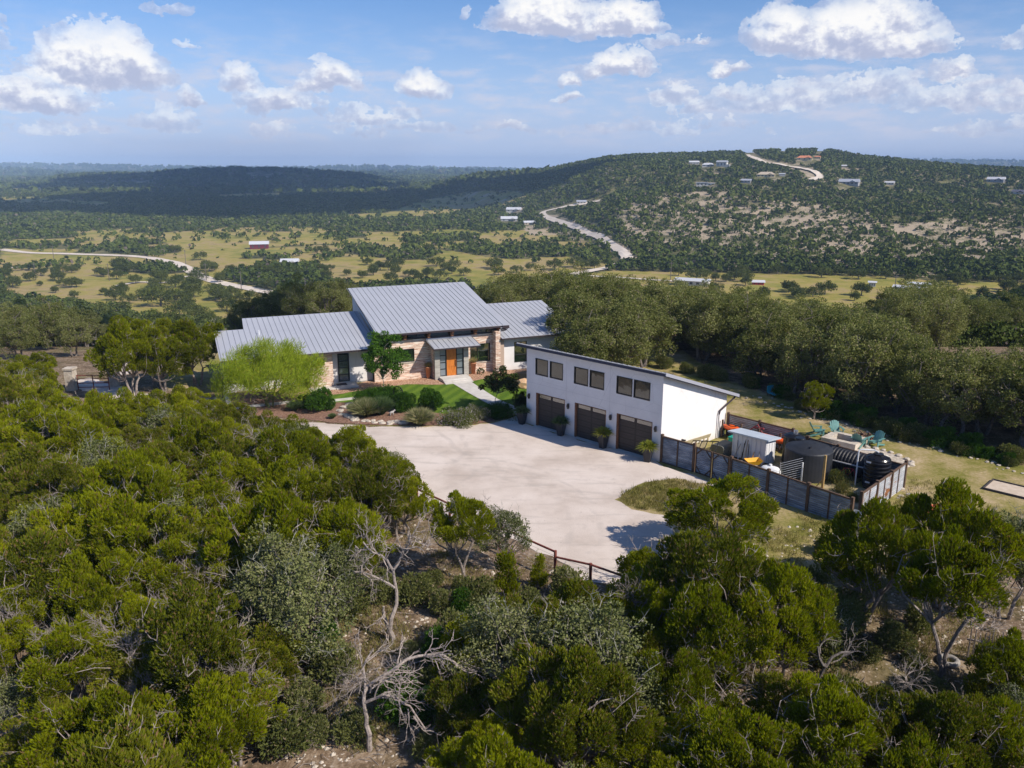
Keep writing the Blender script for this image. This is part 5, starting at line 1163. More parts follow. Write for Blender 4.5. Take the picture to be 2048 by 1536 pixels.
def keep_far(X, D, Z, sx, sy): return ~(open_mask(sx, sy)) & (fbm(X / 160, D / 160, 71) < 0.66)
X, Y, Z, SX, SY = wood_points(26000, 1900, 4200, 3, keep_far)
wood_mesh('distant_woodland', X, Y, Z - 1.5, rng.uniform(5, 11, len(X)), 7, 1.0, 'distant wooded ridges and valley scrub', 0.4)
X, Y, Z, SX, SY = wood_points(9000, 4200, 7800, 4, keep_far)
wood_mesh('horizon_woodland', X, Y, Z - 4, rng.uniform(10, 22, len(X)), 5, 1.1, 'wooded hills on the horizon', 0.35)
# power poles along the valley road
for px, py in [(108, 520), (219, 562), (322, 505), (372, 530), (413, 562), (483, 580), (72, 560), (612, 596), (1341, 560), (1788, 590)]:
    x, y, z = at_t(px, py, 0, 200); b = MB(); b.tube([(0, 0, -1), (0, 0, 10.5)], [0.22, 0.16], 6); p = b.build('power_pole', M_OBARK); p.location = (x, y, z)
    b = MB(); b.box(-1.3, 1.3, -0.1, 0.1, 9.6, 9.8); b.build('crossarm', M_OBARK, p); tag(p, 'thin wooden power pole beside the pale valley road' if px < 700 else ('thin pole behind the long white barn' if px < 1500 else 'thin pole in front of the pale barns'), 'power pole', 'valley power poles' if px < 700 else None)

# ---------------------------------------------------------------- cloud over the valley that shades it, and the air
def cloud_obj(gx, gy, rx, ry, gz=-40, h=1300, n=26, label='flat based cumulus cloud'):
    off = (h - gz) / SUN.z; cx, cy = gx + SUN.x * off, gy + SUN.y * off; mb = MB()
    import bmesh
    bm = bmesh.new()
    from mathutils import Matrix
    for i in range(n):
        a = rng.uniform(0, 6.28); q = rng.random() ** 0.5; r = rng.uniform(0.25, 0.42)
        M = Matrix.Translation((math.cos(a) * q * rx * 0.72, math.sin(a) * q * ry * 0.72, 0)) @ Matrix.Diagonal((rx * r, ry * r * 1.1, min(rx, ry) * r * 0.45, 1))
        bmesh.ops.create_icosphere(bm, subdivisions=4, radius=1, matrix=M)
    me = bpy.data.meshes.new('cloud'); 
    for v in bm.verts:
        f = vnoise(np.array(v.co.x / 90), np.array(v.co.y / 90), 3) + 0.5 * vnoise(np.array(v.co.x / 35), np.array(v.co.z / 35), 4); v.co *= 0.86 + 0.22 * float(f)
        if v.co.z < -18: v.co.z = -18
    bm.to_mesh(me); bm.free(); me.materials.append(mat('cloud_white', (0.9, 0.9, 0.92), 1.0, spec=0.0)); me.polygons.foreach_set('use_smooth', [True] * len(me.polygons))
    o = obj('cloud', me); o.location = (cx, cy, h); return tag(o, label, 'cloud', kind='stuff')
g1 = at_t(380, 378, 0, 1200)
cloud_obj(-470, 1560, 520, 480, label='grey based cumulus cloud above the middle of the valley')
cloud_obj(-860, 2600, 560, 720, label='cumulus cloud above the valley that shades its far side')
g2 = at_t(1900, 640, 0, 150)
cloud_obj(98, 186, 58, 66, -22, 700, 16, label='small cumulus cloud whose shade lies on the oaks at the right')
g3 = at(150, 690)
cloud_obj(-72, 135, 58, 34, -8, 700, 14, label='small cumulus cloud whose shade lies on the wood left of the house')
hb = MB(); hb.box(-9800, 9800, -9700, 9800, -140, 95); hz_o = hb.build('haze', [])
m, t, o = new_mat('valley_air'); pv = t.node('ShaderNodeVolumePrincipled', {'Color': (0.50, 0.71, 1.0, 1), 'Density': 1.2e-4, 'Anisotropy': -0.3}); t.set(o.inputs['Volume'], pv)
hz_o.data.materials.append(m); tag(hz_o, 'thin blue haze filling the valley', kind='stuff')

# ---------------------------------------------------------------- garden
def bush_mesh(name, rx, rz, n, L, Wd, m, lumps=14, up=0.5):
    C = crown_clumps(lumps, rx * 0.7, rz * 0.7, rz * 0.5, 0.3, 0.05, -0.5); per = n // lumps; P = []; Dd = []
    for c in C:
        d = sph(per); r = 0.36 * rx * rng.uniform(0.8, 1.2); p = c + d * r * (0.5 + 0.5 * rng.random(per) ** 0.5)[:, None]; P.append(p); Dd.append(unit(d + np.array([0, 0, up]) + rng.normal(size=(per, 3)) * 0.5))
    P = np.concatenate(P); Dd = np.concatenate(Dd); P[:, 2] = np.abs(P[:, 2]); return leaf_mesh(name, P, Dd, L * (0.6 + 0.8 * rng.random(len(P))), Wd, m)
def grass_mesh(name, n, L, spread, m, Wd=0.03, droop=0.25, base=0.12):
    a = rng.uniform(0, 6.28, n); r = base * np.sqrt(rng.random(n)); P = np.stack([r * np.cos(a), r * np.sin(a), np.zeros(n)], -1)
    t = rng.random(n) * spread; Dd = unit(np.stack([np.cos(a) * np.tan(t), np.sin(a) * np.tan(t), np.ones(n)], -1) + rng.normal(size=(n, 3)) * 0.06)
    return leaf_mesh(name, P, Dd, L * (0.6 + 0.5 * rng.random(n)), Wd, m, cross=False, droop=droop)
def put(name, me, px, py, s, label, cat, group=None, sz=None, rz=None):
    x, y, z = at(px, py); o = obj(name, me, None, (x, y, 0.03)); o.scale = (s, s, sz or s); o.rotation_euler.z = rng.uniform(0, 6.28) if rz is None else rz; return tag(o, label, cat, group)
bm1 = bush_mesh('leafy_bush', 1.0, 1.0, 5600, 0.10, 0.06, M_LUSH); bm2 = bush_mesh('dark_bush', 1.0, 0.8, 5600, 0.07, 0.05, M_DARKT)
bm3 = bush_mesh('sage_mound', 1.0, 0.55, 7000, 0.07, 0.03, M_LUSH, 26)
M_FLOWER = leaf_mat('white_flower', [(0.06, 0.09, 0.02), (0.11, 0.14, 0.03), (0.17, 0.20, 0.05), (0.26, 0.26, 0.10)], ((0.62, 0.52, 0.60), 0.16), 0.2)
fl = bush_mesh('flowering_mound', 1.0, 0.5, 6500, 0.07, 0.035, M_FLOWER, 26); gm = grass_mesh('grass_clump', 2600, 1.15, 0.95, M_BLADE); gg = grass_mesh('tall_green_clump', 2600, 1.2, 0.75, M_BLADEG)
put('shrub', bm1, 640, 822, 1.15, 'rounded leafy shrub beside the feathery tree', 'shrub', sz=1.25); put('shrub', bm1, 612, 815, 0.8, 'smaller leafy shrub at the foot of the feathery tree', 'shrub')
put('shrub', bm1, 808, 822, 0.95, 'leafy green shrub between two tan grass clumps', 'shrub', sz=1.15); put('shrub', bm1, 862, 820, 0.98, 'round green shrub at the lawn edge, right of its twin', 'shrub', sz=1.2)
put('shrub', bm3, 765, 805, 1.95, 'large spreading green mound under the young garden tree', 'shrub', sz=1.5); put('shrub', bm3, 735, 812, 1.25, 'grey-green part of the mound above the grass clumps', 'shrub', sz=1.5)
put('shrub', bm3, 1000, 835, 1.35, 'low dark green shrub at the garage end of the flower bed', 'shrub', sz=1.2); put('shrub', bm2, 1044, 815, 0.65, 'dark green shrub against the garage corner', 'shrub', sz=1.2)
put('flower_mound', fl, 915, 846, 1.45, 'low mound of pale purple and white flowers by the drive', 'flowers', sz=1.3); put('flower_mound', fl, 955, 838, 1.0, 'smaller pale flowering mound next to the dark shrub', 'flowers', sz=1.2)
put('grass_clump', gm, 733, 833, 1.6, 'large tan and green fountain grass in front of the green mound', 'grass clump'); put('grass_clump', gg, 762, 830, 1.5, 'tall green fountain grass beside the tan one', 'grass clump')
put('grass_clump', gm, 840, 850, 1.45, 'tan fountain grass at the drive edge below the round shrubs', 'grass clump'); put('grass_clump', gg, 590, 822, 0.9, 'grey-green grass clump under the feathery tree', 'grass clump')
put('grass_clump', gm, 703, 818, 0.45, 'small yellow grass tuft by the stepping stone', 'grass clump'); put('grass_clump', gg, 665, 838, 0.45, 'small weedy tuft at the left end of the mulch bed', 'grass clump')
# feathery palo verde, leaning with a wide soft crown
C = []; P = []; Dd = []
for _ in range(150):
    a = rng.uniform(0, 6.28); r = math.sqrt(rng.random()); C.append((math.cos(a) * r * 4.1 , math.sin(a) * r * 2.6, 3.1 - 1.5 * r ** 2 + rng.uniform(-0.9, 1.2)))
C = np.array(C)
for c in C:
    n = 230; d = sph(n) * np.array([1.0, 0.9, 0.75]); p = c + d * (0.72 * rng.random(n) ** 0.5)[:, None]; P.append(p); Dd.append(unit(d * 0.4 + np.array([0.35, 0, 0.55]) + rng.normal(size=(n, 3)) * 0.35))
P = np.concatenate(P); cm = leaf_mesh('feathery_crown', P, np.concatenate(Dd), 0.34, 0.026, M_PALO, cross=False)
x, y, _ = at(540, 815); t = make_tree('palo_verde_tree', cm, trunk_mesh('palo_trunk', C, 0.10, 3, 0.7, mat('green_bark', (0.10, 0.12, 0.04), 0.8), 40), (x, y, 0)); t.rotation_euler.z = HR; t.scale = (0.95, 0.95, 1.18); tag(t, 'wide feathery yellow-green tree in front of the left wing', 'tree')
# young garden tree and small dark tree with a thin stem
cm, C = oak_crown(1.5, 2.0, 3.0, 60, 170, (0.22, 0.5), 0.15, 'young_crown', M_LUSH, skirt=-0.9, shell=0.25); x, y, _ = at(768, 783)
tag(make_tree('young_oak', cm, trunk_mesh('young_oak_trunk', C, 0.055, 1, 1.2, M_BARK, 26), (x, y, 0)), 'young green shade tree in front of the brick wall', 'tree')
cm, C = oak_crown(1.35, 0.95, 2.2, 40, 130, (0.2, 0.38), 0.14, 'dark_crown', M_DARKT, skirt=-0.8, shell=0.3); x, y, _ = at(994, 816)
tag(make_tree('small_dark_tree', cm, trunk_mesh('slim_trunk', C, 0.035, 1, 1.3, mat('grey_stem', (0.2, 0.19, 0.19), 0.8), 20), (x, y, 0)), 'small dark bronze leaved tree on a thin stem beside the entry path', 'tree')
# rocks
def rock_mesh(name, s=1.0, seed=0):
    import bmesh
    bm = bmesh.new(); bmesh.ops.create_icosphere(bm, subdivisions=2, radius=s)
    for v in bm.verts:
        f = 0.72 + 0.5 * float(vnoise(np.array(v.co.x * 1.7 + seed * 7), np.array(v.co.y * 1.7 + v.co.z * 2.3), seed)); v.co *= f; v.co.z *= 0.55
    me = bpy.data.meshes.new(name); bm.to_mesh(me); bm.free(); return me
RK = [rock_mesh('rock', 1.0, i) for i in range(5)]
for r_ in RK: r_.materials.append(M_STONE)
def rocks(pts, s0, s1, name, label, group, cat='stone', jit=0.15, m=None):
    for px, py in pts:
        x, y, _ = at(px, py); o = obj(name, RK[int(rng.integers(5))]); s = rng.uniform(s0, s1); o.location = (x + rng.normal() * jit, y + rng.normal() * jit, tz(x, y) + s * 0.18); o.scale = (s, s * rng.uniform(0.6, 1), s * 0.7); o.rotation_euler.z = rng.uniform(0, 6.28); tag(o, label, cat, group)
def along(pts, n):
    P = np.array(pts, float); d = np.r_[0, np.cumsum(np.hypot(*np.diff(P, axis=0).T))]; t = np.linspace(0, d[-1], n); return list(zip(np.interp(t, d, P[:, 0]), np.interp(t, d, P[:, 1])))
rocks(along([(672, 822), (688, 833), (715, 842), (760, 846), (816, 847)], 24), 0.22, 0.38, 'edging_stone', 'pale flat limestone edging stone along the drive side of the bed', 'edging stones of the mulch bed')
rocks([(690, 818), (712, 812), (952, 832), (958, 835)], 0.4, 0.6, 'boulder', 'pale boulder lying in the mulch bed', 'boulders in the bed')
rocks(along([(1500, 792), (1560, 812), (1640, 838), (1720, 856), (1850, 893), (1960, 920), (2050, 950)], 70), 0.07, 0.2, 'edge_rock', 'pale rock in the line along the foot of the oak wood', 'rocks along the wood edge', jit=0.45)
rocks(along([(1585, 990), (1500, 960), (1600, 1005), (1690, 1042), (1706, 1048), (1720, 1044), (1800, 990), (1812, 984)], 46), 0.10, 0.2, 'footing_rock', 'small pale rock at the foot of the corrugated fence', 'rocks at the fence foot', jit=0.2)
# walls and bits at the left end of the house
def HP(u, w_, z=0.0):
    return (HO[0] + math.cos(HR) * u - math.sin(HR) * w_, HO[1] + math.sin(HR) * u + math.cos(HR) * w_, z)
mb = MB(); mb.box(-18.5, -18.2, -1.6, 3.2, -1.5, 0.25); mb.box(-18.2, -13.5, -1.9, -1.6, -1.0, 0.18); o = mb.build('retaining_wall', M_CONC); o.location = (HO[0], HO[1], 0); o.rotation_euler.z = HR; tag(o, 'low concrete retaining wall at the left end of the garden', 'wall')
mb = MB(); mb.box(-13.2, -8.0, -2.6, -2.3, -0.3, 0.14); o = mb.build('retaining_wall', M_CONC); o.location = (HO[0], HO[1], 0); o.rotation_euler.z = HR; tag(o, 'short pale kerb wall below the feathery tree', 'wall')
for u, w_ in ((-19.6, -0.2), (-19.9, -1.0)):
    a = empty('air_conditioner', HP(u, w_, -0.2), HR); b = MB(); b.box(-0.4, 0.4, -0.4, 0.4, -0.4, 0.75); b.build('casing', mat('unit_grey', (0.4, 0.41, 0.43), 0.6), a); b = MB(); b.lathe([(0.3, 0), (0.3, 0.03), (0.05, 0.05)], (0, 0, 0.75), 16); b.build('fan_grille', M_BLACK, a); tag(a, 'grey air conditioning unit ' + ('nearer the house wall' if w_ > -0.5 else 'at the outer corner of the retaining wall'), 'air conditioner')
# terracotta pots by the door
M_TERRA = mat('terracotta', (0.48, 0.20, 0.10), 0.8, (0.56, 0.27, 0.15), 4)
for px, py, lab in ((857, 757, 'tall terracotta pot left of the front door'), (947, 748, 'tall terracotta pot right of the front door')):
    x, y, _ = at(px, py); t = tag(empty('terracotta_pot', (x, y, 0.03)), lab, 'plant pot'); b = MB(); b.lathe([(0.16, 0), (0.24, 0.95), (0.27, 0.95), (0.27, 1.03), (0.22, 1.03), (0.2, 0.9)], seg=20); b.build('pot', M_TERRA, t, smooth=True)
    p = obj('plant', grass_mesh('wispy_plant', 160, 0.7, 0.9, mat('dry_plant', (0.30, 0.24, 0.08), 0.8), 0.03, 0.15, 0.1), t, (0, 0, 0.95))
# planters along the garage
M_PLANT = mat('charcoal_planter', (0.030, 0.030, 0.036), 0.5)
for x_, y_, rot, lab in ((-0.05, -0.42, 0.1, 'charcoal planter with green spiky plant at the path end of the garage'), (3.65, -0.42, 0.2, 'charcoal planter with arching plant between the first and second garage doors'), (7.33, -0.42, -0.1, 'charcoal planter with arching plant between the second and third garage doors'), (10.95, -0.5, 0.3, 'charcoal planter with yellowish plant at the fence end of the garage')):
    yel = x_ > 10; p0 = GP(x_, y_); t = tag(empty('planter', (p0[0], p0[1], 0.01), GR + rot), lab, 'planter', None); b = MB(); a, c_, h = 0.17, 0.30, 0.95
    if x_ > 7 and x_ < 8: h = 1.0
    b.add([(-a, -a, 0), (a, -a, 0), (a, a, 0), (-a, a, 0), (-c_, -c_, h), (c_, -c_, h), (c_, c_, h), (-c_, c_, h), (-c_ + .05, -c_ + .05, h), (c_ - .05, -c_ + .05, h), (c_ - .05, c_ - .05, h), (-c_ + .05, c_ - .05, h), (-c_ + .05, -c_ + .05, h - .12), (c_ - .05, -c_ + .05, h - .12), (c_ - .05, c_ - .05, h - .12), (-c_ + .05, c_ - .05, h - .12)],
          [(3, 2, 1, 0)] + [(i, (i + 1) % 4, 4 + (i + 1) % 4, 4 + i) for i in range(4)] + [(4 + i, 4 + (i + 1) % 4, 8 + (i + 1) % 4, 8 + i) for i in range(4)] + [(8 + i, 8 + (i + 1) % 4, 12 + (i + 1) % 4, 12 + i) for i in range(4)] + [(12, 13, 14, 15)])
    b.build('pot', M_PLANT, t); obj('plant', grass_mesh('arching_plant', 420, 0.85, 1.25, M_AGAVE if yel or x_ > 7 else M_BLADEG, 0.05, 0.35, 0.16), t, (0, 0, h - 0.1))
# small things in the bed
x, y, _ = at(784, 832); t = tag(empty('garden_statue', (x, y, 0.04), 0.6), 'small white stone animal figure standing in the mulch bed', 'statue')
b = MB(); b.tube([(-0.28, 0, 0.28), (-0.1, 0, 0.33), (0.12, 0, 0.34), (0.26, 0, 0.44)], [0.09, 0.13, 0.13, 0.08], 8)
for lx in (-0.22, 0.14):
    for ly in (-0.07, 0.07): b.tube([(lx, ly, 0.0), (lx, ly, 0.26)], [0.035, 0.05], 6)
b.tube([(0.24, 0, 0.42), (0.34, 0, 0.50), (0.44, 0, 0.47)], [0.07, 0.09, 0.05], 8); b.tube([(-0.28, 0, 0.3), (-0.38, 0, 0.42)], [0.03, 0.015], 5); b.build('body', mat('weathered_white', (0.38, 0.36, 0.35), 0.8), t, smooth=True); t.scale = (0.65, 0.65, 0.75)
x, y, _ = at(797, 812); t = tag(empty('garden_fan', (x, y, 0), -0.4), 'dark round metal garden wheel on a stake above the shrubs', 'garden ornament')
b = MB(); b.tube([(0, 0.03, 0), (0, 0.03, 1.2)], 0.02, 6); b.build('stake', M_BLACK, t)
b = MB(); ring = [(0.42 * math.cos(a), 0, 1.15 + 0.42 * math.sin(a)) for a in np.linspace(0, 2 * math.pi, 25)]; b.tube(ring, 0.03, 6)
for a in np.linspace(0, 2 * math.pi, 15)[:-1]:
    c_, s_ = math.cos(a), math.sin(a); b.add([(0.05 * c_, 0, 1.15 + 0.05 * s_), (0.40 * math.cos(a - 0.15), -0.03, 1.15 + 0.40 * math.sin(a - 0.15)), (0.40 * math.cos(a + 0.15), 0.03, 1.15 + 0.40 * math.sin(a + 0.15))], [(0, 1, 2)])
b.build('blade', M_BLACK, t)
x, y, _ = at(1046, 776); o = obj('sandstone_boulder', RK[1].copy(), None, (x, y, 0.3)); o.data.materials.clear(); o.data.materials.append(mat('orange_sandstone', (0.55, 0.32, 0.16), 0.9, (0.65, 0.45, 0.28), 3)); o.scale = (0.75, 0.5, 0.95); tag(o, 'orange sandstone boulder on the side lawn behind the garage corner', 'boulder')
x, y, _ = at(1050, 764); t = tag(empty('covered_grill', (x, y, 0), HR), 'black covered grill on the side lawn', 'grill'); b = MB(); b.box(-0.6, 0.6, -0.3, 0.3, 0.25, 0.85); b.build('cover', M_BLACK, t); b = MB(); b.box(-0.5, -0.42, -0.25, -0.17, 0, 0.25); b.build('leg', M_BLACK, t); b = MB(); b.box(0.42, 0.5, -0.25, -0.17, 0, 0.25); b.build('leg', M_BLACK, t)

# ---------------------------------------------------------------- things in the work yard
YR = GR
def yard(name, x, y, label, cat, rz=0.0, z=0.0): return tag(empty(name, GP(x, y, z), GR + rz), label, cat)
M_POLY = mat('dark_grey_poly', (0.018, 0.020, 0.025), 0.55, (0.028, 0.030, 0.036), 2, bump=0.1); M_BPOLY = mat('black_poly', (0.012, 0.012, 0.014), 0.28)
M_PVC = mat('white_pvc', (0.75, 0.75, 0.75), 0.5)
t = yard('water_tank', 19.1, 4.3, 'large dark grey round water tank with a low domed top', 'water tank')
b = MB(); b.lathe([(1.36, -0.1), (1.37, 1.68), (1.33, 1.75), (0.9, 1.92), (0.35, 2.06), (0.02, 2.08)], seg=40); b.build('tank_body', M_POLY, t, smooth=False)
b = MB(); b.lathe([(0.32, 0), (0.32, 0.10), (0.28, 0.14), (0.02, 0.15)], (-0.85, 0.55, 1.9), 20); b.build('lid', M_BPOLY, t); b = MB(); b.box(0.35, 0.38, -0.75, -0.55, 1.86, 2.06); b.build('lid_tab', M_BPOLY, t)
t = yard('water_tank', 17.35, 5.9, 'narrow black tank with a silver filler cap half hidden behind the round grey tank', 'water tank')
b = MB(); b.lathe([(0.62, -0.1), (0.62, 1.7), (0.3, 1.85), (0.02, 1.86)], seg=28); b.build('tank_body', M_BPOLY, t); b = MB(); b.lathe([(0.14, 0), (0.14, 0.22), (0.02, 0.24)], (0.1, 0, 1.84), 12); b.build('cap', mat('bright_metal', (0.5, 0.5, 0.52), 0.3, metal=0.8), t)
t = yard('rain_tank', 22.8, 5.2, 'upright glossy black ribbed tank in the right corner of the yard', 'water tank')
prof = [(0.68, -0.1)]
for k in range(7): z = 0.1 + k * 0.235; prof += [(0.68, z), (0.73, z + 0.04), (0.73, z + 0.14), (0.68, z + 0.18)]
prof += [(0.68, 1.78), (0.62, 1.86), (0.35, 1.98), (0.02, 2.0)]
b = MB(); b.lathe(prof, seg=36); b.build('tank_body', M_BPOLY, t)
b = MB(); b.lathe([(0.27, 0), (0.27, 0.13), (0.02, 0.15)], (0, 0, 1.94), 20)
for a in np.linspace(0, 2 * math.pi, 9)[:-1]: b.tube([(0.25 * math.cos(a), 0.25 * math.sin(a), 1.99), (0.60 * math.cos(a), 0.60 * math.sin(a), 1.88)], 0.035, 5)
b.build('lid', M_BPOLY, t)
for z, x0 in ((1.62, -0.25), (0.42, -0.2)): b = MB(); b.box(x0 - 0.13, x0 + 0.13, -0.735, -0.715, z, z + 0.09); b.build('sticker', M_PVC, t)
b = MB(); b.tube([(-0.95, -0.5, -0.1), (-0.95, -0.5, 2.12), (-0.85, -0.4, 2.2), (-0.25, 0, 2.2), (0, 0, 2.12)], 0.045, 8); b.build('fill_pipe', M_PVC, t)
t = yard('culvert_tank', 20.9, 6.1, 'horizontal black ribbed tank lying behind the upright one', 'water tank')
b = MB()
pr = []; 
for k in range(12): x0 = -1.25 + k * 0.21; pr += [(x0, 0.70), (x0 + 0.05, 0.74), (x0 + 0.13, 0.74), (x0 + 0.18, 0.70)]
b.tube([(p[0], 0, 0.78) for p in pr], [p[1] for p in pr], 28); b.build('tank_body', mat('matt_black_poly', (0.014, 0.014, 0.017), 0.55), t); b = MB(); b.tube([(-1.2, -0.78, 0.95), (1.1, -0.78, 0.95)], 0.045, 8); b.build('side_pipe', mat('grey_pipe', (0.45, 0.44, 0.44)), t)
# shed
t = yard('tool_shed', 15.45, 4.45, 'small white board and batten shed with a pale grey sloping roof', 'shed'); M_WB = mat('white_boards', (0.66, 0.66, 0.68), 0.75, (0.74, 0.74, 0.76), 1.2)
b = MB(); b.prism([(-1.15, -0.6), (1.15, -0.6), (1.15, 0.6), (-1.15, 0.6)], -0.2, lambda X, Y: 1.68 - 0.12 * (Y + 0.6)); wl = b.build('wall', M_WB, t)
b = MB()
for k in range(8): x = -1.08 + k * 0.308; b.box(x - 0.025, x + 0.025, -0.62, -0.602, -0.1, 1.66)
for k in range(4): y = -0.5 + k * 0.33; b.box(1.152, 1.17, y - 0.025, y + 0.025, -0.1, 1.55)
b.build('batten', mat('batten_white', (0.60, 0.60, 0.62), 0.75), wl)
b = MB(); b.prism([(-1.4, -0.85), (1.4, -0.85), (1.4, 0.8), (-1.4, 0.8)], lambda X, Y: 1.66 - 0.12 * (Y + 0.6) + 0.03, lambda X, Y: 1.78 - 0.12 * (Y + 0.6)); b.build('roof', mat('pale_blue_metal', (0.46, 0.52, 0.58), 0.45, (0.54, 0.60, 0.66), 1.5, metal=0.1), t)
# leaning tools
TOOLC = [M_BLACK, mat('tool_handle', (0.35, 0.24, 0.14), 0.7), mat('orange_plastic', (0.7, 0.28, 0.02), 0.5), mat('grey_handle', (0.3, 0.28, 0.27), 0.7)]
for k, (x, dz, c_, lab) in enumerate([(14.6, 1.1, 3, 'grey handled rake leaning on the shed, leftmost tool'), (14.8, 1.3, 3, 'grey handled shovel leaning on the shed near the rake'), (15.1, 1.5, 0, 'tall black handled tool leaning at the middle of the shed'), (15.25, 1.2, 0, 'black handled fork leaning beside the tallest tool'), (15.4, 1.45, 1, 'brown handled hoe leaning on the shed'), (15.6, 1.25, 0, 'black string trimmer leaning on the shed'), (15.85, 0.8, 2, 'short orange handled tool by the wheelbarrow'), (16.3, 0.9, 3, 'grey handled spade at the right corner of the shed')]):
    t = yard('garden_tool', x, 3.45 + 0.05 * (k % 3), lab, 'garden tool'); b = MB(); b.tube([(0, 0, 0.02), (rng.uniform(-0.25, 0.35), 0.33, dz)], 0.022, 6); b.build('handle', TOOLC[c_], t); b = MB(); b.box(-0.1, 0.1, -0.02, 0.02, 0, 0.26); b.build('blade', M_BLACK, t)
t = yard('wheelbarrow', 16.35, 2.9, 'yellow wheelbarrow with grey handles beside the shed', 'wheelbarrow', 0.9)
b = MB(); b.add([(-0.25, -0.2, 0.35), (0.3, -0.2, 0.35), (0.3, 0.2, 0.35), (-0.25, 0.2, 0.35), (-0.5, -0.34, 0.62), (0.45, -0.34, 0.66), (0.45, 0.34, 0.66), (-0.5, 0.34, 0.62)], [(3, 2, 1, 0), (0, 1, 5, 4), (1, 2, 6, 5), (2, 3, 7, 6), (3, 0, 4, 7)]); b.build('tray', mat('yellow_plastic', (0.75, 0.40, 0.02), 0.5), t)
for s_ in (-1, 1): b = MB(); b.tube([(0.75, 0.05 * s_, 0.2), (-0.1, 0.24 * s_, 0.36), (-1.1, 0.3 * s_, 0.6)], 0.022, 6); b.build('handle', TOOLC[3], t)
b = MB(); b.tube([(0.75, -0.05, 0.2), (0.75, 0.05, 0.2)], 0.2, 16); b.build('wheel', M_BLACK, t)
for s_ in (-1, 1): b = MB(); b.tube([(-0.4, 0.24 * s_, 0.4), (-0.5, 0.24 * s_, 0.0)], 0.02, 6); b.build('leg', TOOLC[3], t)
t = yard('propane_tank', 17.75, 2.3, 'small white rounded propane tank between the shed and the round tank', 'tank', 0.3)
b = MB(); b.tube([(x, 0, 0.42) for x in (-0.62, -0.56, -0.42, -0.2, 0.2, 0.42, 0.56, 0.62)], [0.05, 0.2, 0.31, 0.35, 0.35, 0.31, 0.2, 0.05], 20); b.build('tank_body', M_PVC, t, smooth=True)
for s_ in (-1, 1): b = MB(); b.box(0.3 * s_ - 0.05, 0.3 * s_ + 0.05, -0.2, 0.2, 0, 0.1); b.build('foot', M_BLACK, t)
b = MB(); b.lathe([(0.09, 0), (0.09, 0.12), (0.02, 0.13)], (0, 0, 0.75), 12); b.build('valve_cap', M_PVC, t)
t = yard('wire_panel', 18.55, 1.9, 'slanted panel of grey wire leaning on a white post', 'panel', 0.75)
b = MB()
for k in range(9): b.tube([(0, 0, 0.1 + k * 0.14), (1.25, 0, 0.45 + k * 0.14)], 0.012, 4)
b.build('wire', mat('galvanised_wire', (0.45, 0.46, 0.48), 0.5, metal=0.4), t); b = MB(); b.tube([(1.28, 0, 0), (1.28, 0, 1.3)], 0.045, 8); b.build('post', M_PVC, t); b = MB(); b.tube([(0, 0, 0), (0, 0, 1.3)], 0.02, 6); b.build('post', TOOLC[3], t)
t = yard('timber_post', 20.7, 2.95, 'single yellowish timber post with a diagonal brace', 'post'); b = MB(); b.box(-0.06, 0.06, -0.06, 0.06, -0.3, 2.0); b.build('upright', mat('yellow_timber', (0.34, 0.22, 0.08), 0.8, (0.42, 0.28, 0.12), 5), t); b = MB(); b.tube([(-0.35, -0.1, 0.0), (0, 0, 0.6)], 0.035, 6); b.build('brace', mat('yellow_timber', (0.34, 0.22, 0.08)), t)
t = yard('equipment_box', 13.6, 3.9, 'olive grey rounded equipment box beside the garage wall', 'box'); b = MB(); n = 10
pr = [(-0.42, 0), (-0.45, 0.62)] + [(-0.45 + 0.18 * (1 - math.cos(a)), 0.62 + 0.18 * math.sin(a)) for a in np.linspace(0.2, 1.57, 4)] + [(0.45 - 0.18 * (1 - math.cos(a)), 0.62 + 0.18 * math.sin(a)) for a in np.linspace(1.57, 0.2, 4)] + [(0.45, 0.62), (0.42, 0)]
N_ = len(pr); b.add([(x, -0.65, z) for x, z in pr] + [(x, 0.65, z) for x, z in pr], [tuple(range(N_)), tuple(range(N_, 2 * N_))[::-1]] + [(i, N_ + i, N_ + (i + 1) % N_, (i + 1) % N_) for i in range(N_)]); b.build('casing', mat('olive_grey_box', (0.12, 0.12, 0.10), 0.6), t); b = MB(); b.box(-0.47, 0.47, -0.02, 0.02, 0.35, 0.4); b.build('seam_band', M_BLACK, t)
t = yard('pallet_panel', 12.55, 2.6, 'beige slotted panel propped against the white garage wall', 'panel', 1.45)
b = MB(); T_ = 0.16
for k, (z0, z1) in enumerate([(0.0, 0.5), (0.5, 0.82), (0.98, 1.25)]): b.add([(-1.3, T_ * (1 - z0 / 1.25) * 3, z0), (1.3, T_ * (1 - z0 / 1.25) * 3, z0), (1.3, T_ * (1 - z1 / 1.25) * 3, z1 - 0.004), (-1.3, T_ * (1 - z1 / 1.25) * 3, z1 - 0.004), (-1.3, T_ * (1 - z0 / 1.25) * 3 - 0.04, z0), (1.3, T_ * (1 - z0 / 1.25) * 3 - 0.04, z0), (1.3, T_ * (1 - z1 / 1.25) * 3 - 0.04, z1 - 0.004), (-1.3, T_ * (1 - z1 / 1.25) * 3 - 0.04, z1 - 0.004)], [(0, 1, 2, 3), (7, 6, 5, 4), (0, 4, 5, 1), (3, 2, 6, 7), (0, 3, 7, 4), (1, 5, 6, 2)])
for k in range(7): x = -1.3 + k * 0.4; b.box(x, x + 0.12, 0.06, 0.12, 0.8, 1.0)
b.build('board', mat('beige_board', (0.46, 0.38, 0.22), 0.8, (0.56, 0.48, 0.31), 3), t)
t = yard('metal_frame', 13.2, 1.75, 'dark sloping metal rack frame leaning near the gate', 'frame', 0.15)
b = MB()
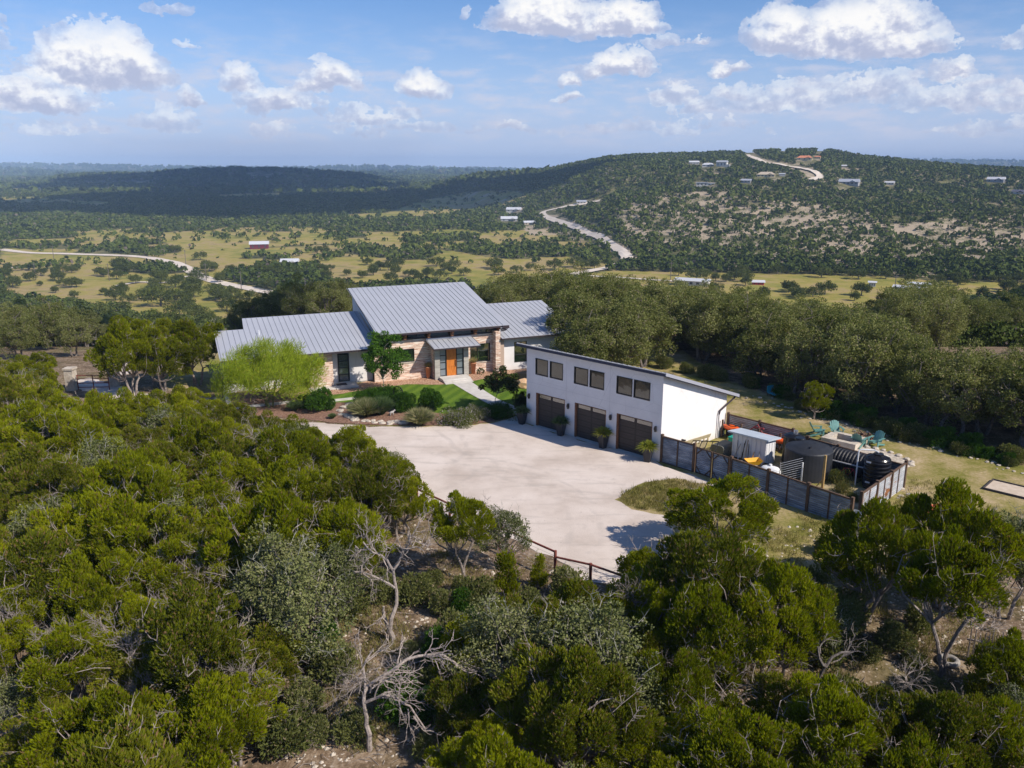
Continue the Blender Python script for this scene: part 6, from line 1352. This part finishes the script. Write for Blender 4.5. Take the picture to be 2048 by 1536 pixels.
for k in range(6): x = -0.9 + k * 0.36; b.tube([(x, 0, 0.2 + 0.1 * k * 0.4), (x + 0.15, 0.5, 1.1 + k * 0.06)], 0.028, 5)
b.tube([(-0.9, 0, 0.22), (0.9, 0, 0.42)], 0.035, 5); b.tube([(-0.75, 0.5, 1.1), (1.05, 0.5, 1.4)], 0.035, 5); b.build('bar', TOOLC[0], t); b = MB(); b.box(-1.0, -0.85, -0.02, 0.3, 0.9, 1.1); b.build('junction_box', mat('unit_grey', (0.4, 0.41, 0.43)), t)
t = yard('utility_stand', 12.15, 1.6, 'small black meter box on two thin legs against the white wall', 'meter box'); b = MB(); b.box(-0.14, 0.14, -0.05, 0.05, 0.95, 1.25); b.build('box', M_BLACK, t)
for s_ in (-0.1, 0.1): b = MB(); b.tube([(s_, 0, 0), (s_, 0, 0.95)], 0.014, 5); b.build('leg', TOOLC[3], t)
for x0, y0, rz, ln, lab in ((12.3, 7.25, -0.1, 1.5, 'orange kayak end sticking out beside the garage wall'), (15.3, 7.1, -0.12, 3.0, 'long orange kayak lying along the back fence')):
    t = yard('kayak', x0, y0, lab, 'kayak', rz, 0.75); b = MB(); h = ln / 2; xs = np.linspace(-h, h, 13)
    b.tube([(x, 0, 0.14 * (abs(x) / h) ** 3) for x in xs], [0.04 + 0.30 * (1 - (abs(x) / h) ** 2.2) for x in xs], 12); o = b.build('hull', mat('kayak_orange', (0.72, 0.10, 0.01), 0.35), t, smooth=True); o.scale = (1, 1, 0.6)
    b = MB(); b.lathe([(0.2, 0.0), (0.24, 0.04), (0.18, 0.03)], (0, 0, 0.155), 16); o = b.build('cockpit', M_BLACK, t); o.scale = (1.6, 0.8, 1)
t = yard('kayak_rack', 14.0, 7.3, 'dark timber rack holding the kayaks and folded gear', 'rack'); 
for x in (-2.3, -0.9, 0.4, 1.9): b = MB(); b.box(x - 0.05, x + 0.05, -0.4, 0.2, 0.45, 0.55); b.box(x - 0.05, x + 0.05, -0.3, -0.2, 0, 1.25); b.build('bracket', M_POST, t)
M_REDP = mat('dusty_red_gear', (0.25, 0.04, 0.05), 0.6)
b = MB(); b.tube([(-0.4, 0, 0.9), (0.1, 0.1, 1.35), (0.5, 0, 0.9)], 0.05, 6); b.tube([(-0.2, 0.1, 1.1), (0.6, 0.0, 1.2)], 0.06, 6); b.build('folded_chair', M_REDP, t)
t = yard('bicycle', 21.2, 5.0, 'old red bicycle half hidden in the weeds between the black tanks', 'bicycle', 0.2)
for x in (-0.5, 0.5): b = MB(); b.tube([(x + 0.32 * math.cos(a), 0, 0.34 + 0.32 * math.sin(a)) for a in np.linspace(0, 2 * math.pi, 21)], 0.02, 5); b.build('wheel', M_BLACK, t)
b = MB(); b.tube([(-0.5, 0, 0.34), (-0.15, 0, 0.8), (0.35, 0, 0.82), (0.5, 0, 0.34)], 0.022, 5); b.tube([(-0.15, 0, 0.8), (0.0, 0, 0.32), (0.35, 0, 0.82)], 0.022, 5); b.tube([(-0.5, 0, 0.34), (0, 0, 0.32)], 0.02, 5); b.build('frame', mat('faded_red', (0.45, 0.03, 0.05), 0.5), t)
t = yard('galvanised_bin', 24.05, -0.55, 'galvanised metal bin in the gap of the fence corner', 'bin'); b = MB(); b.lathe([(0.26, -0.2), (0.27, 0.1), (0.29, 0.12), (0.28, 0.4), (0.30, 0.42), (0.30, 0.62), (0.32, 0.64), (0.28, 0.63), (0.26, 0.1)], seg=20, cap=False); b.build('bin_body', mat('galvanised', (0.5, 0.52, 0.54), 0.4, metal=0.5), t)
t = yard('green_crate', 12.9, 6.6, 'teal green crate against the garage wall', 'crate'); b = MB(); b.box(-0.3, 0.3, -0.25, 0.25, 0, 0.35); b.box(-0.33, 0.33, -0.28, 0.28, 0.35, 0.41); b.build('crate_body', mat('teal_plastic', (0.01, 0.28, 0.22), 0.5), t)
wm = bush_mesh('weed_patch', 0.8, 0.45, 1800, 0.10, 0.03, leaf_mat('weedy_leaf', [(0.07, 0.10, 0.03), (0.12, 0.15, 0.04), (0.20, 0.20, 0.07), (0.3, 0.26, 0.12)], ((0.4, 0.3, 0.08), 0.1)), 20)
for x, y, s, lab in ((21.0, 4.2, 1.0, 'weedy bush in front of the black horizontal tank'), (21.9, 3.0, 0.8, 'low weeds near the ribbed black tank'), (22.7, 2.3, 0.6, 'small weeds at the foot of the sunlit end fence'), (17.8, 4.6, 0.55, 'yellowish weeds between the shed and the round tank'), (18.5, 7.3, 0.8, 'dry twiggy bush behind the round tank')):
    p0 = GP(x, y); o = obj('weeds', wm, None, (p0[0], p0[1], -0.02)); o.scale = (s, s, s * 1.3); tag(o, lab, 'weeds')
mb = MB(); poly = [GP(*q)[:2] for q in ((20, 2.2), (21.4, 1.6), (23.6, 0.6), (23.7, 4.5), (21.8, 4.6), (20.6, 3.8))]; mb.prism(poly, -0.05, 0.015); tag(mb.build('yard_dirt', mat('straw_dirt', (0.20, 0.17, 0.07), 0.95, (0.46, 0.36, 0.22), 2.2)), 'straw covered dirt inside the yard', kind='structure')
# ---------------------------------------------------------------- fire pit, chairs, wood pile
t = yard('fire_pit', 18.2, 11.6, 'square fire pit of pale stone slabs on the dry lawn', 'fire pit')
for a, b_ in (((-1.15, 1.15), (-1.0, -0.6)), ((-1.15, 1.15), (0.6, 1.0)), ((-1.15, -0.7), (-0.59, 0.59)), ((0.7, 1.15), (-0.59, 0.59))): b = MB(); b.box(a[0], a[1], b_[0], b_[1], -0.1, 0.42); b.build('bench_wall', M_STONE, t)
b = MB(); b.box(-0.7, 0.7, -0.6, 0.6, 0, 0.06); b.build('fire_bed', mat('ash', (0.12, 0.10, 0.09), 0.95), t)
poly = [(math.cos(a) * 2.6 * (0.9 + 0.15 * math.sin(3 * a)), math.sin(a) * 2.1) for a in np.linspace(0, 2 * math.pi, 26)[:-1]]; P0 = GP(20.4, 9.9); b = MB(); b.prism(poly, -0.05, 0.02); o = b.build('stone_terrace', mat('pale_rubble', (0.36, 0.30, 0.23), 0.95, (0.62, 0.55, 0.46), 5, bump=1, bscale=8)); o.location = P0; o.rotation_euler.z = GR; tag(o, 'pale crushed stone terrace beside the fire pit', kind='structure')
for k in range(26):
    a = 2 * math.pi * k / 26; p0 = GP(20.4 + math.cos(a) * 2.6 * (0.9 + 0.15 * math.sin(3 * a)), 9.9 + math.sin(a) * 2.1); o = obj('border_rock', RK[k % 5]); s = rng.uniform(0.16, 0.3); o.location = (p0[0], p0[1], 0.05); o.scale = (s, s, s); o.rotation_euler.z = rng.uniform(0, 6); tag(o, 'pale rock in the curved border of the stone terrace', 'stone', 'rocks round the stone terrace')
M_TEAL = mat('sage_teal_paint', (0.10, 0.24, 0.22), 0.6, (0.14, 0.30, 0.27), 3)
def adirondack():
    t = empty('adirondack_chair'); b = MB()
    for k in range(5):
        x = -0.24 + k * 0.12; hh = (0.86, 0.93, 0.96, 0.93, 0.86)[k]; b.add([(x - 0.052, 0.12, 0.30), (x + 0.052, 0.12, 0.30), (x + 0.062, 0.45, hh), (x - 0.062, 0.45, hh), (x - 0.052, 0.145, 0.30), (x + 0.052, 0.145, 0.30), (x + 0.062, 0.475, hh), (x - 0.062, 0.475, hh)], [(0, 1, 2, 3), (7, 6, 5, 4), (0, 4, 5, 1), (3, 2, 6, 7), (0, 3, 7, 4), (1, 5, 6, 2)])
    b.build('backrest', M_TEAL, t); b = MB()
    for k in range(5): y = -0.38 + k * 0.11; z = 0.37 - k * 0.018; b.box(-0.27, 0.27, y, y + 0.095, z, z + 0.025)
    b.build('seat', M_TEAL, t)
    for s_ in (-1, 1):
        b = MB(); b.box(s_ * 0.36 - 0.07, s_ * 0.36 + 0.07, -0.45, 0.32, 0.55, 0.575); b.build('armrest', M_TEAL, t)
        b = MB(); b.box(s_ * 0.32 - 0.02, s_ * 0.32 + 0.02, -0.42, -0.30, 0, 0.55); b.build('leg', M_TEAL, t)
        b = MB(); b.add([(s_ * 0.29 - 0.015, -0.40, 0.24), (s_ * 0.29 + 0.015, -0.40, 0.24), (s_ * 0.29 + 0.015, 0.55, 0.0), (s_ * 0.29 - 0.015, 0.55, 0.0), (s_ * 0.29 - 0.015, -0.40, 0.36), (s_ * 0.29 + 0.015, -0.40, 0.36), (s_ * 0.29 + 0.015, 0.60, 0.10), (s_ * 0.29 - 0.015, 0.60, 0.10)], [(3, 2, 1, 0), (4, 5, 6, 7), (0, 1, 5, 4), (2, 3, 7, 6), (1, 2, 6, 5), (3, 0, 4, 7)]); b.build('side_rail', M_TEAL, t)
    return t
ch0 = adirondack(); first = True
for px, py, ang, lab in ((1671, 872, 0.0, 'teal slatted lawn chair behind the fire pit facing the camera'), (1751, 893, -0.9, 'teal slatted lawn chair right of the fire pit turned sideways'), (1632, 872, 1.5, 'teal lawn chair tipped low at the left of the fire pit'), (1716, 893, 2.4, 'teal lawn chair seen from behind in front of the fire pit')):
    c_ = ch0 if first else copy_tree(ch0); first = False; x, y, _ = at(px, py); c_.location = (x, y, 0.02); c_.rotation_euler = (0, 0, ang); c_.scale = (1.03, 1.03, 1.03); tag(c_, lab, 'chair', 'lawn chairs round the fire pit')
wp = tag(empty('wood_pile', at(1722, 880)), 'heap of split firewood beside the fire pit', 'wood pile'); b = MB()
for k in range(70):
    r = rng.random() ** 0.6 * 0.85; a = rng.uniform(0, 6.28); z = 0.08 + 0.55 * (1 - r / 0.9) * rng.random(); d = unit(np.array([rng.normal(), rng.normal(), rng.normal() * 0.3])) * 0.22; c_ = np.array([r * math.cos(a), r * math.sin(a) * 0.8, z]); b.tube([c_ - d, c_ + d], rng.uniform(0.04, 0.075), 6)
b.build('split_logs', mat('split_log', (0.10, 0.055, 0.035), 0.9, (0.24, 0.15, 0.10), 5), wp)
x, y, _ = at(2040, 985); t = tag(empty('horseshoe_pit', (x, y, 0), GR), 'timber edged sand pit at the right edge of the lawn', 'sand pit')
b = MB(); b.box(-1.6, 1.6, -0.9, 0.9, -0.05, 0.05); b.build('sand', mat('pale_sand', (0.50, 0.40, 0.30), 0.95, (0.60, 0.50, 0.40), 3), t)
for q in ((-1.68, 1.68, -0.98, -0.9), (-1.68, 1.68, 0.9, 0.98), (-1.68, -1.6, -0.9, 0.9), (1.6, 1.68, -0.9, 0.9)): b = MB(); b.box(*q, -0.05, 0.12); b.build('edge_board', mat('dark_board', (0.06, 0.05, 0.05), 0.8), t)
# mower, orange cart, pale thing, tyre
x, y, _ = at(1797, 1056); M_RED = mat('mower_red', (0.42, 0.015, 0.03), 0.35); t = tag(empty('riding_mower', (x, y, 0.0), 0.6), 'red mower with black wheels and a pale engine on the grass', 'mower')
b = MB(); b.box(-0.45, 0.35, -0.27, 0.27, 0.18, 0.34); b.box(-0.42, -0.05, -0.22, 0.22, 0.342, 0.55); b.build('body', M_RED, t); b = MB(); b.lathe([(0.14, 0), (0.16, 0.12), (0.08, 0.2), (0.02, 0.2)], (0.12, 0, 0.345), 14); b.build('engine', mat('engine_grey', (0.35, 0.34, 0.34), 0.5, metal=0.4), t)
for wx, r in ((-0.35, 0.2), (0.3, 0.13)):
    for s_ in (-1, 1): b = MB(); b.tube([(wx, 0.28 * s_, r), (wx, 0.38 * s_, r)], r, 16); b.build('wheel', M_BLACK, t)
b = MB(); b.tube([(-0.4, -0.2, 0.5), (-0.85, -0.22, 0.95), (-0.85, 0.22, 0.95), (-0.4, 0.2, 0.5)], 0.02, 6); b.build('handlebar', M_BLACK, t)
x, y, _ = at(1868, 1040); t = tag(empty('orange_tub', (x, y, 0), 0.3), 'faded orange tub cart on the lawn behind a juniper', 'cart'); b = MB(); b.add([(-0.3, -0.2, 0.3), (0.3, -0.2, 0.3), (0.3, 0.2, 0.3), (-0.3, 0.2, 0.3), (-0.5, -0.35, 0.72), (0.5, -0.35, 0.72), (0.5, 0.35, 0.72), (-0.5, 0.35, 0.72)], [(3, 2, 1, 0), (0, 1, 5, 4), (1, 2, 6, 5), (2, 3, 7, 6), (3, 0, 4, 7)]); b.build('tub', mat('faded_orange', (0.62, 0.14, 0.06), 0.6), t)
for s_ in (-1, 1): b = MB(); b.tube([(0.15, 0.3 * s_, 0.16), (0.15, 0.36 * s_, 0.16)], 0.16, 14); b.build('wheel', M_BLACK, t)
x, y, _ = at(1966, 1085); t = tag(empty('bird_bath', (x, y, 0), 0.4), 'pale grey metal stand half hidden in the oak at the lawn edge', 'stand'); b = MB(); b.lathe([(0.05, 0), (0.05, 1.3), (0.35, 1.45), (0.36, 1.5), (0.05, 1.4)], seg=16); b.build('bowl', mat('galvanised', (0.5, 0.52, 0.54)), t)
x, y, z = at_t(1896, 1326); b = MB(); b.tube([(0.3 * math.cos(a), 0.3 * math.sin(a), 0.1) for a in np.linspace(0, 2 * math.pi, 25)], 0.11, 10); o = b.build('old_tyre', mat('dusty_rubber', (0.30, 0.28, 0.26), 0.9), smooth=True); o.location = (x, y, z); tag(o, 'old dusty tyre lying on bare ground at the slanting juniper', 'tyre')
x, y, z = at(1545, 792); b = MB(); t = tag(empty('blue_recliner', (x, y, -0.1), 0.4), 'small turquoise reclining chair under the oaks', 'chair'); b.box(-0.3, 0.3, -0.6, 0.3, 0.32, 0.38); b.build('seat', mat('turquoise', (0.02, 0.30, 0.42), 0.5), t); b = MB(); b.prism([(-0.3, 0.3), (0.3, 0.3), (0.3, 0.36), (-0.3, 0.36)], 0.385, 0.9); b.build('backrest', mat('turquoise', (0.02, 0.30, 0.42)), t)
for s_ in (-0.27, 0.27):
    for y_ in (-0.5, 0.25): b = MB(); b.box(s_ - 0.02, s_ + 0.02, y_ - 0.02, y_ + 0.02, 0, 0.32); b.build('leg', M_BLACK, t)
# red pipe fence, cedar picket fence, gate columns
M_PIPE = mat('rusty_red_pipe', (0.15, 0.03, 0.022), 0.75, (0.24, 0.07, 0.045), 4)
pts = [at_t(835, 1020), at_t(900, 1052), at_t(998, 1100), at_t(1110, 1153), at_t(1180, 1180), at_t(1260, 1210)]
t = tag(empty('pipe_fence', (pts[0][0], pts[0][1], 0)), 'rusty red pipe fence along the near edge of the gravel', 'fence')
for i, q in enumerate(pts):
    b = MB(); x, y, z = q[0] - pts[0][0], q[1] - pts[0][1], q[2]; b.tube([(x, y, z - 0.4), (x, y, z + 1.28)], 0.07, 10); b.build('post', M_PIPE, t)
    if i:
        for zz in (1.22,): b = MB(); x0, y0, z0 = pts[i - 1][0] - pts[0][0], pts[i - 1][1] - pts[0][1], pts[i - 1][2]; b.tube([(x0, y0, z0 + zz - (0.25 if i == 4 else 0)), (x, y, z + zz)], 0.05, 8); b.build('rail', M_PIPE, t)
        b = MB()
        for k in range(5): b.tube([(x0, y0, z0 + 0.2 + k * 0.2), (x, y, z + 0.2 + k * 0.2)], 0.008, 3)
        b.build('wire', mat('fence_wire', (0.3, 0.28, 0.26), 0.6), t)
x, y, z = at_t(2030, 1345); t = tag(empty('picket_fence', (x, y, z), -0.35), 'rough cedar picket fence in shade at the right edge', 'fence'); b = MB()
for k in range(26): b.tube([(-1.6 + k * 0.14, rng.normal() * 0.02, -0.3), (-1.6 + k * 0.14 + rng.normal() * 0.04, rng.normal() * 0.05, rng.uniform(1.3, 1.75))], [0.045, 0.02], 5)
b.build('pickets', M_BARK, t); b = MB(); b.tube([(-1.7, 0.06, 1.0), (2.0, 0.06, 1.05)], 0.04, 6); b.build('rail', M_BARK, t)
for px, py, lab in ((145, 780, 'pale stone gate column left of the drive gate'), (230, 772, 'second stone gate column behind the gate')):
    x, y, z = at_t(px, py); b = MB(); b.box(-0.35, 0.35, -0.35, 0.35, -0.5, 1.75); b.box(-0.42, 0.42, -0.42, 0.42, 1.752, 1.9); o = b.build('gate_column', M_STONE); o.location = (x, y, z); tag(o, lab, 'column')
x, y, z = at_t(187, 780); t = tag(empty('drive_gate', (x, y, z), 0.05), 'low rusty brown pipe gate across the drive at the left', 'gate'); b = MB()
for zz in (0.25, 0.6, 0.95, 1.25): b.tube([(-1.2, 0, zz), (1.3, 0, zz)], 0.035, 6)
for xx in (-1.2, 0.05, 1.3): b.tube([(xx, 0, 0.0), (xx, 0, 1.3)], 0.04, 6)
b.build('gate_frame', M_PIPE, t)
x, y, z = at_t(1001, 588, 0, 150); t = tag(empty('parked_truck', (x, y, z), 0.3), 'white vehicle among the trees just right of the main roof', 'vehicle'); b = MB(); b.box(-2.4, 2.4, -0.95, 0.95, 0.45, 1.1); b.prism([(-0.9, -0.85), (1.2, -0.85), (1.2, 0.85), (-0.9, 0.85)], 1.1, 1.75); b.build('body', M_PVC, t); b = MB(); b.box(-0.92, 1.22, -0.87, 0.87, 1.2, 1.6); b.build('window', M_GLASS, t)
for wx in (-1.5, 1.5):
    for s_ in (-1, 1): b = MB(); b.tube([(wx, 0.75 * s_, 0.38), (wx, 0.98 * s_, 0.38)], 0.38, 12); b.build('wheel', M_BLACK, t)

# ---------------------------------------------------------------- dead trees, brush, litter
def dead_tree(px, py, label, segs, r, depth=3, spread=0.75, drop=0.05, m=M_DEAD, name='dead_tree'):
    x, y, z = at_t(px, py); mb = MB()
    for s_ in segs:
        P = [np.array(p, float) for p in s_[0]]
        for i in range(len(P) - 1):
            k = i / max(1, len(P) - 1); limb(mb, P[i], P[i + 1], r * s_[1] * (1 - 0.5 * k), r * s_[1] * (1 - 0.5 * (i + 1) / (len(P) - 1)), 0.25, 3, 7)
            if s_[2]:
                for _ in range(s_[2]): q = P[i + 1] * rng.random() * 0.5 + P[i + 1] * 0.5; q = P[i] + (P[i + 1] - P[i]) * rng.uniform(0.2, 1); branchy(mb, q, unit(P[i + 1] - P[i] + rng.normal(size=3) * 0.7), rng.uniform(0.5, 0.9), r * s_[1] * 0.45, depth, spread, drop)
    o = mb.build(name, m); o.location = (x, y, z - 0.1); return tag(o, label, 'dead tree')
dead_tree(740, 1500, 'large bare grey tree bending right with tangled lichen covered branches', [([(0, 0, 0), (-0.1, 0.1, 1.0), (-0.15, 0.1, 1.9)], 1.0, 0), ([(-0.15, 0.1, 1.8), (0.3, 0.4, 2.5), (1.2, 0.9, 2.9), (2.2, 1.2, 2.9), (3.1, 1.3, 2.2)], 0.62, 4), ([(-0.15, 0.1, 1.8), (0.5, 0.0, 2.2), (1.2, -0.2, 2.0), (1.9, -0.4, 1.2)], 0.5, 4), ([(-0.15, 0.1, 1.9), (-0.2, 0.6, 2.8), (0.1, 0.9, 3.3)], 0.45, 3)], 0.105, 2)
dead_tree(790, 1280, 'thin pale dead trunk with a forked top standing in the clearing', [([(0, 0, 0), (0.1, 0.1, 1.6), (0.0, 0.2, 3.1)], 1.0, 0), ([(0, 0.2, 3.0), (0.4, 0.3, 3.8), (0.7, 0.3, 4.5)], 0.55, 4), ([(0, 0.2, 3.0), (-0.5, 0.2, 3.7), (-1.1, 0.2, 4.2)], 0.55, 4), ([(0.05, 0.1, 2.3), (-0.8, 0.0, 2.9), (-1.5, 0.1, 3.0)], 0.45, 4), ([(0, 0.0, 0), (-0.35, 0.1, 0.9), (-0.4, 0.1, 1.5)], 0.9, 1)], 0.10, 2)
dead_tree(1320, 1170, 'bare dead branches spreading beside the pale gravel tip', [([(0, 0, 0), (-0.5, 0, 0.9), (-1.1, 0.1, 1.6)], 0.6, 3), ([(0, 0, 0), (0.5, 0.1, 1.0), (0.9, 0, 1.7)], 0.6, 3), ([(0, 0, 0), (0.1, 0, 1.3)], 0.6, 2)], 0.08, 2)
dead_tree(1600, 1450, 'dark leaning trunk with bare twigs over the reddish ground', [([(0, 0, 0), (0.4, 0.1, 1.3), (0.7, 0.1, 2.4)], 1.0, 0), ([(0.7, 0.1, 2.3), (0.4, 0.2, 3.0)], 0.6, 3), ([(0.7, 0.1, 2.3), (1.5, 0.2, 2.8)], 0.6, 3)], 0.10, 2, m=M_OBARK)
DB = []
for i in range(4):
    mb = MB()
    for _ in range(13): branchy(mb, (0, 0, 0), unit(np.array([rng.normal(), rng.normal(), rng.uniform(0.3, 1.4)])), rng.uniform(0.45, 0.8), 0.014, 2, 0.5, 0.0)
    me = bpy.data.meshes.new('dead_brush'); me.from_pydata(mb.v, [], mb.f); me.materials.append(M_DEAD); me.update(); DB.append(me)
nb = 0
SPOTS = [(360, 960), (385, 985), (440, 1050), (470, 1075), (480, 1015), (420, 1230), (400, 1245), (330, 1300), (280, 1400), (560, 1010), (590, 1000), (710, 1030), (740, 1040), (760, 1090), (790, 1000), (60, 1150), (50, 1320), (150, 1360), (250, 1350), (440, 1440), (500, 1450), (300, 1450), (640, 1120), (1390, 1250), (1430, 1330), (1470, 1360), (1400, 1420), (1450, 1450), (1560, 1330), (1260, 1260), (1250, 1210), (690, 1330), (720, 1350), (800, 1330), (900, 1400), (650, 1420), (1100, 1530), (1950, 1310), (1720, 1500), (1800, 1420), (160, 1010), (100, 930), (250, 1080), (520, 920), (1500, 1240), (1340, 1400)]
for k, (px, py) in enumerate(SPOTS):
    x, y, z = at_t(px, py + 40); o = obj('dead_brush', DB[k % 4]); inth = px < 600 or (px > 1250 and py > 1180); s = rng.uniform(0.8, 1.3); o.location = (x, y, z + (rng.uniform(1.7, 2.5) if inth else 0)); o.scale = (s, s, s); o.rotation_euler.z = rng.uniform(0, 6.28)
    tag(o, 'tangle of bare grey dead twigs ' + ('poking out of the junipers left' if px < 600 else ('among the lower right junipers' if px > 1250 else 'in the clearing below the drive')), 'dead brush', 'dead brush ' + ('in the left thicket' if px < 600 else ('in the lower right thicket' if px > 1250 else 'in the clearing')))
sh1 = bush_mesh('scrub_bush', 0.7, 0.7, 2600, 0.09, 0.045, M_OAK, 18); sh2 = bush_mesh('green_scrub', 0.7, 0.8, 2600, 0.10, 0.05, M_LUSH, 18)
def scrub(spots, me, s0, s1, lab, grp):
    for px, py in spots:
        x, y, z = at_t(px, py); s = rng.uniform(s0, s1); o = obj('scrub_bush', me, None, (x, y, z)); o.scale = (s, s, s * rng.uniform(0.8, 1.3)); o.rotation_euler.z = rng.uniform(0, 6.28); tag(o, lab, 'bush', grp)
scrub([(920, 1190), (960, 1220), (1000, 1250), (1060, 1230), (900, 1290), (940, 1330), (1130, 1200), (660, 1360), (600, 1420), (640, 1480), (860, 1520), (870, 1400), (700, 1470), (940, 1450), (1000, 1500), (580, 1500), (830, 1330), (1660, 1110), (1690, 1270), (1960, 1160), (2000, 1110), (1820, 1330), (1760, 1420), (1620, 1190), (1650, 1230), (1700, 1240), (1600, 1290), (1640, 1320), (1730, 1320), (1780, 1290), (1830, 1260), (1850, 1400), (1900, 1430), (1680, 1440), (1740, 1460), (1960, 1420), (2010, 1400), (1570, 1200), (870, 1170), (840, 1200), (890, 1230), (760, 1200), (690, 1230)], sh1, 0.8, 1.7, 'grey-green scrub bush on the stony ground of the clearing', 'scrub bushes of the clearing')
scrub([(930, 1240), (880, 1340), (850, 1440), (900, 1500), (960, 1380), (1010, 1340), (640, 1300), (1080, 1320), (1120, 1260), (800, 1430)], sh2, 0.7, 1.3, 'bright green leafy bush in the shade of the clearing', 'green bushes of the clearing')
for (x0, x1, y0, n, lab) in ((1500, 2060, 0, 46, 0),):
    E2 = [(1500, 778), (1560, 800), (1700, 850), (1850, 888), (2060, 940)]
    for k in range(n):
        px = rng.uniform(x0, x1); py = np.interp(px, *zip(*E2)) - rng.uniform(-4, 14); x, y, z = at(px, py); s = rng.uniform(0.8, 1.6); o = obj('undergrowth_bush', sh1 if k % 3 else sh2, None, (x, y, 0)); o.scale = (s, s, s * 0.8); tag(o, 'dark leafy undergrowth bush along the front of the oak wood', 'bush', 'bushes along the oak wood')
for k in range(16):
    px = rng.uniform(1120, 1500); py = np.interp(px, [1120, 1500], [690, 775]); x, y, z = at(px, py); s = rng.uniform(0.9, 1.6); o = obj('undergrowth_bush', sh1, None, (x, y, 0)); o.scale = (s, s, s); tag(o, 'leafy undergrowth bush under the oaks behind the garage', 'bush', 'bushes behind the garage')
# loose stones and fallen twigs on the open ground
import bmesh
mb = MB()
STV = [[(-1, -0.6, 0), (0.2, -1, 0), (1, -0.1, 0), (0.4, 0.9, 0), (-0.8, 0.7, 0), (0.1, 0.0, 0.7), (-0.4, 0.1, 0.6)], [(0, 1, 5), (1, 2, 5), (2, 3, 5), (3, 6, 5), (3, 4, 6), (4, 0, 6), (0, 5, 6)]]
for k in range(4200):
    px = rng.uniform(560, 2048); py = rng.uniform(1050, 1536); x, y, z = at_t(px, py) if py > 1200 else at(px, py)
    if in_poly(np.array([px]), np.array([py]), [(600, 846), (1319, 922), (1470, 984), (1262, 1018), (1420, 1130), (1370, 1170), (1240, 1190), (1100, 1112), (870, 1025)])[0]: continue
    s = 0.03 + 0.09 * rng.random() ** 3; a = rng.uniform(0, 6.28); c_, s_ = math.cos(a) * s, math.sin(a) * s
    mb.add([(x + p[0] * c_ - p[1] * s_, y + p[0] * s_ + p[1] * c_, z - 0.01 + p[2] * s) for p in STV[0]], STV[1])
tag(mb.build('loose_stones', M_STONE), 'loose pale limestone chips scattered on the bare ground', kind='stuff')
mb = MB()
for k in range(700):
    px = rng.uniform(560, 2048); py = rng.uniform(1130, 1536); x, y, z = at_t(px, py); a = rng.uniform(0, 6.28); L = rng.uniform(0.2, 0.9); mb.tube([(x, y, z + 0.03), (x + math.cos(a) * L * 0.5, y + math.sin(a) * L * 0.5, z + 0.08), (x + math.cos(a + 0.3) * L, y + math.sin(a + 0.3) * L, z + 0.03)], [0.014, 0.012, 0.006], 3, cap=False)
tag(mb.build('fallen_twigs', M_DEAD), 'fallen grey twigs on the bare ground', kind='stuff')
P = []
for k in range(26000):
    px = rng.uniform(560, 2048); py = rng.uniform(960, 1536); P.append((px, py))
P = np.array(P); k = fbm(P[:, 0] / 60, P[:, 1] / 40, 91) > 0.55; P = P[k]
keep = ~in_poly(P[:, 0], P[:, 1], [(600, 846), (1319, 922), (1470, 984), (1262, 1018), (1440, 1140), (1370, 1190), (1240, 1210), (1100, 1132), (870, 1045)]) & ~in_poly(P[:, 0], P[:, 1], [(1319, 860), (1820, 900), (1820, 985), (1710, 1055), (1319, 940)])
ISL = np.c_[rng.uniform(1236, 1412, 1500), rng.uniform(955, 1032, 1500)]; ISL = ISL[in_poly(ISL[:, 0], ISL[:, 1], [(1345, 958), (1290, 968), (1247, 986), (1240, 1000), (1264, 1016), (1335, 1028), (1400, 1000), (1410, 969)])]
P = P[keep]; P = np.concatenate([ISL, P]); W3 = np.array([at_t(*p) for p in P[:9000]]); W3[:, 2] -= 0.01
n = len(W3); gp_ = np.repeat(W3, 7, 0) + np.c_[rng.normal(size=(n * 7, 2)) * 0.09, np.zeros(n * 7)]
gmesh = leaf_mesh('dry_grass', gp_, unit(np.c_[rng.normal(size=(n * 7, 2)) * 0.45, np.ones(n * 7)]), rng.uniform(0.12, 0.32, n * 7), 0.022, leaf_mat('dry_blade', [(0.10, 0.11, 0.02), (0.17, 0.16, 0.04), (0.27, 0.22, 0.09), (0.36, 0.29, 0.16)], None, 0.2), cross=False)
tag(obj('dry_grass', gmesh), 'patchy dry grass on the open ground', kind='stuff')
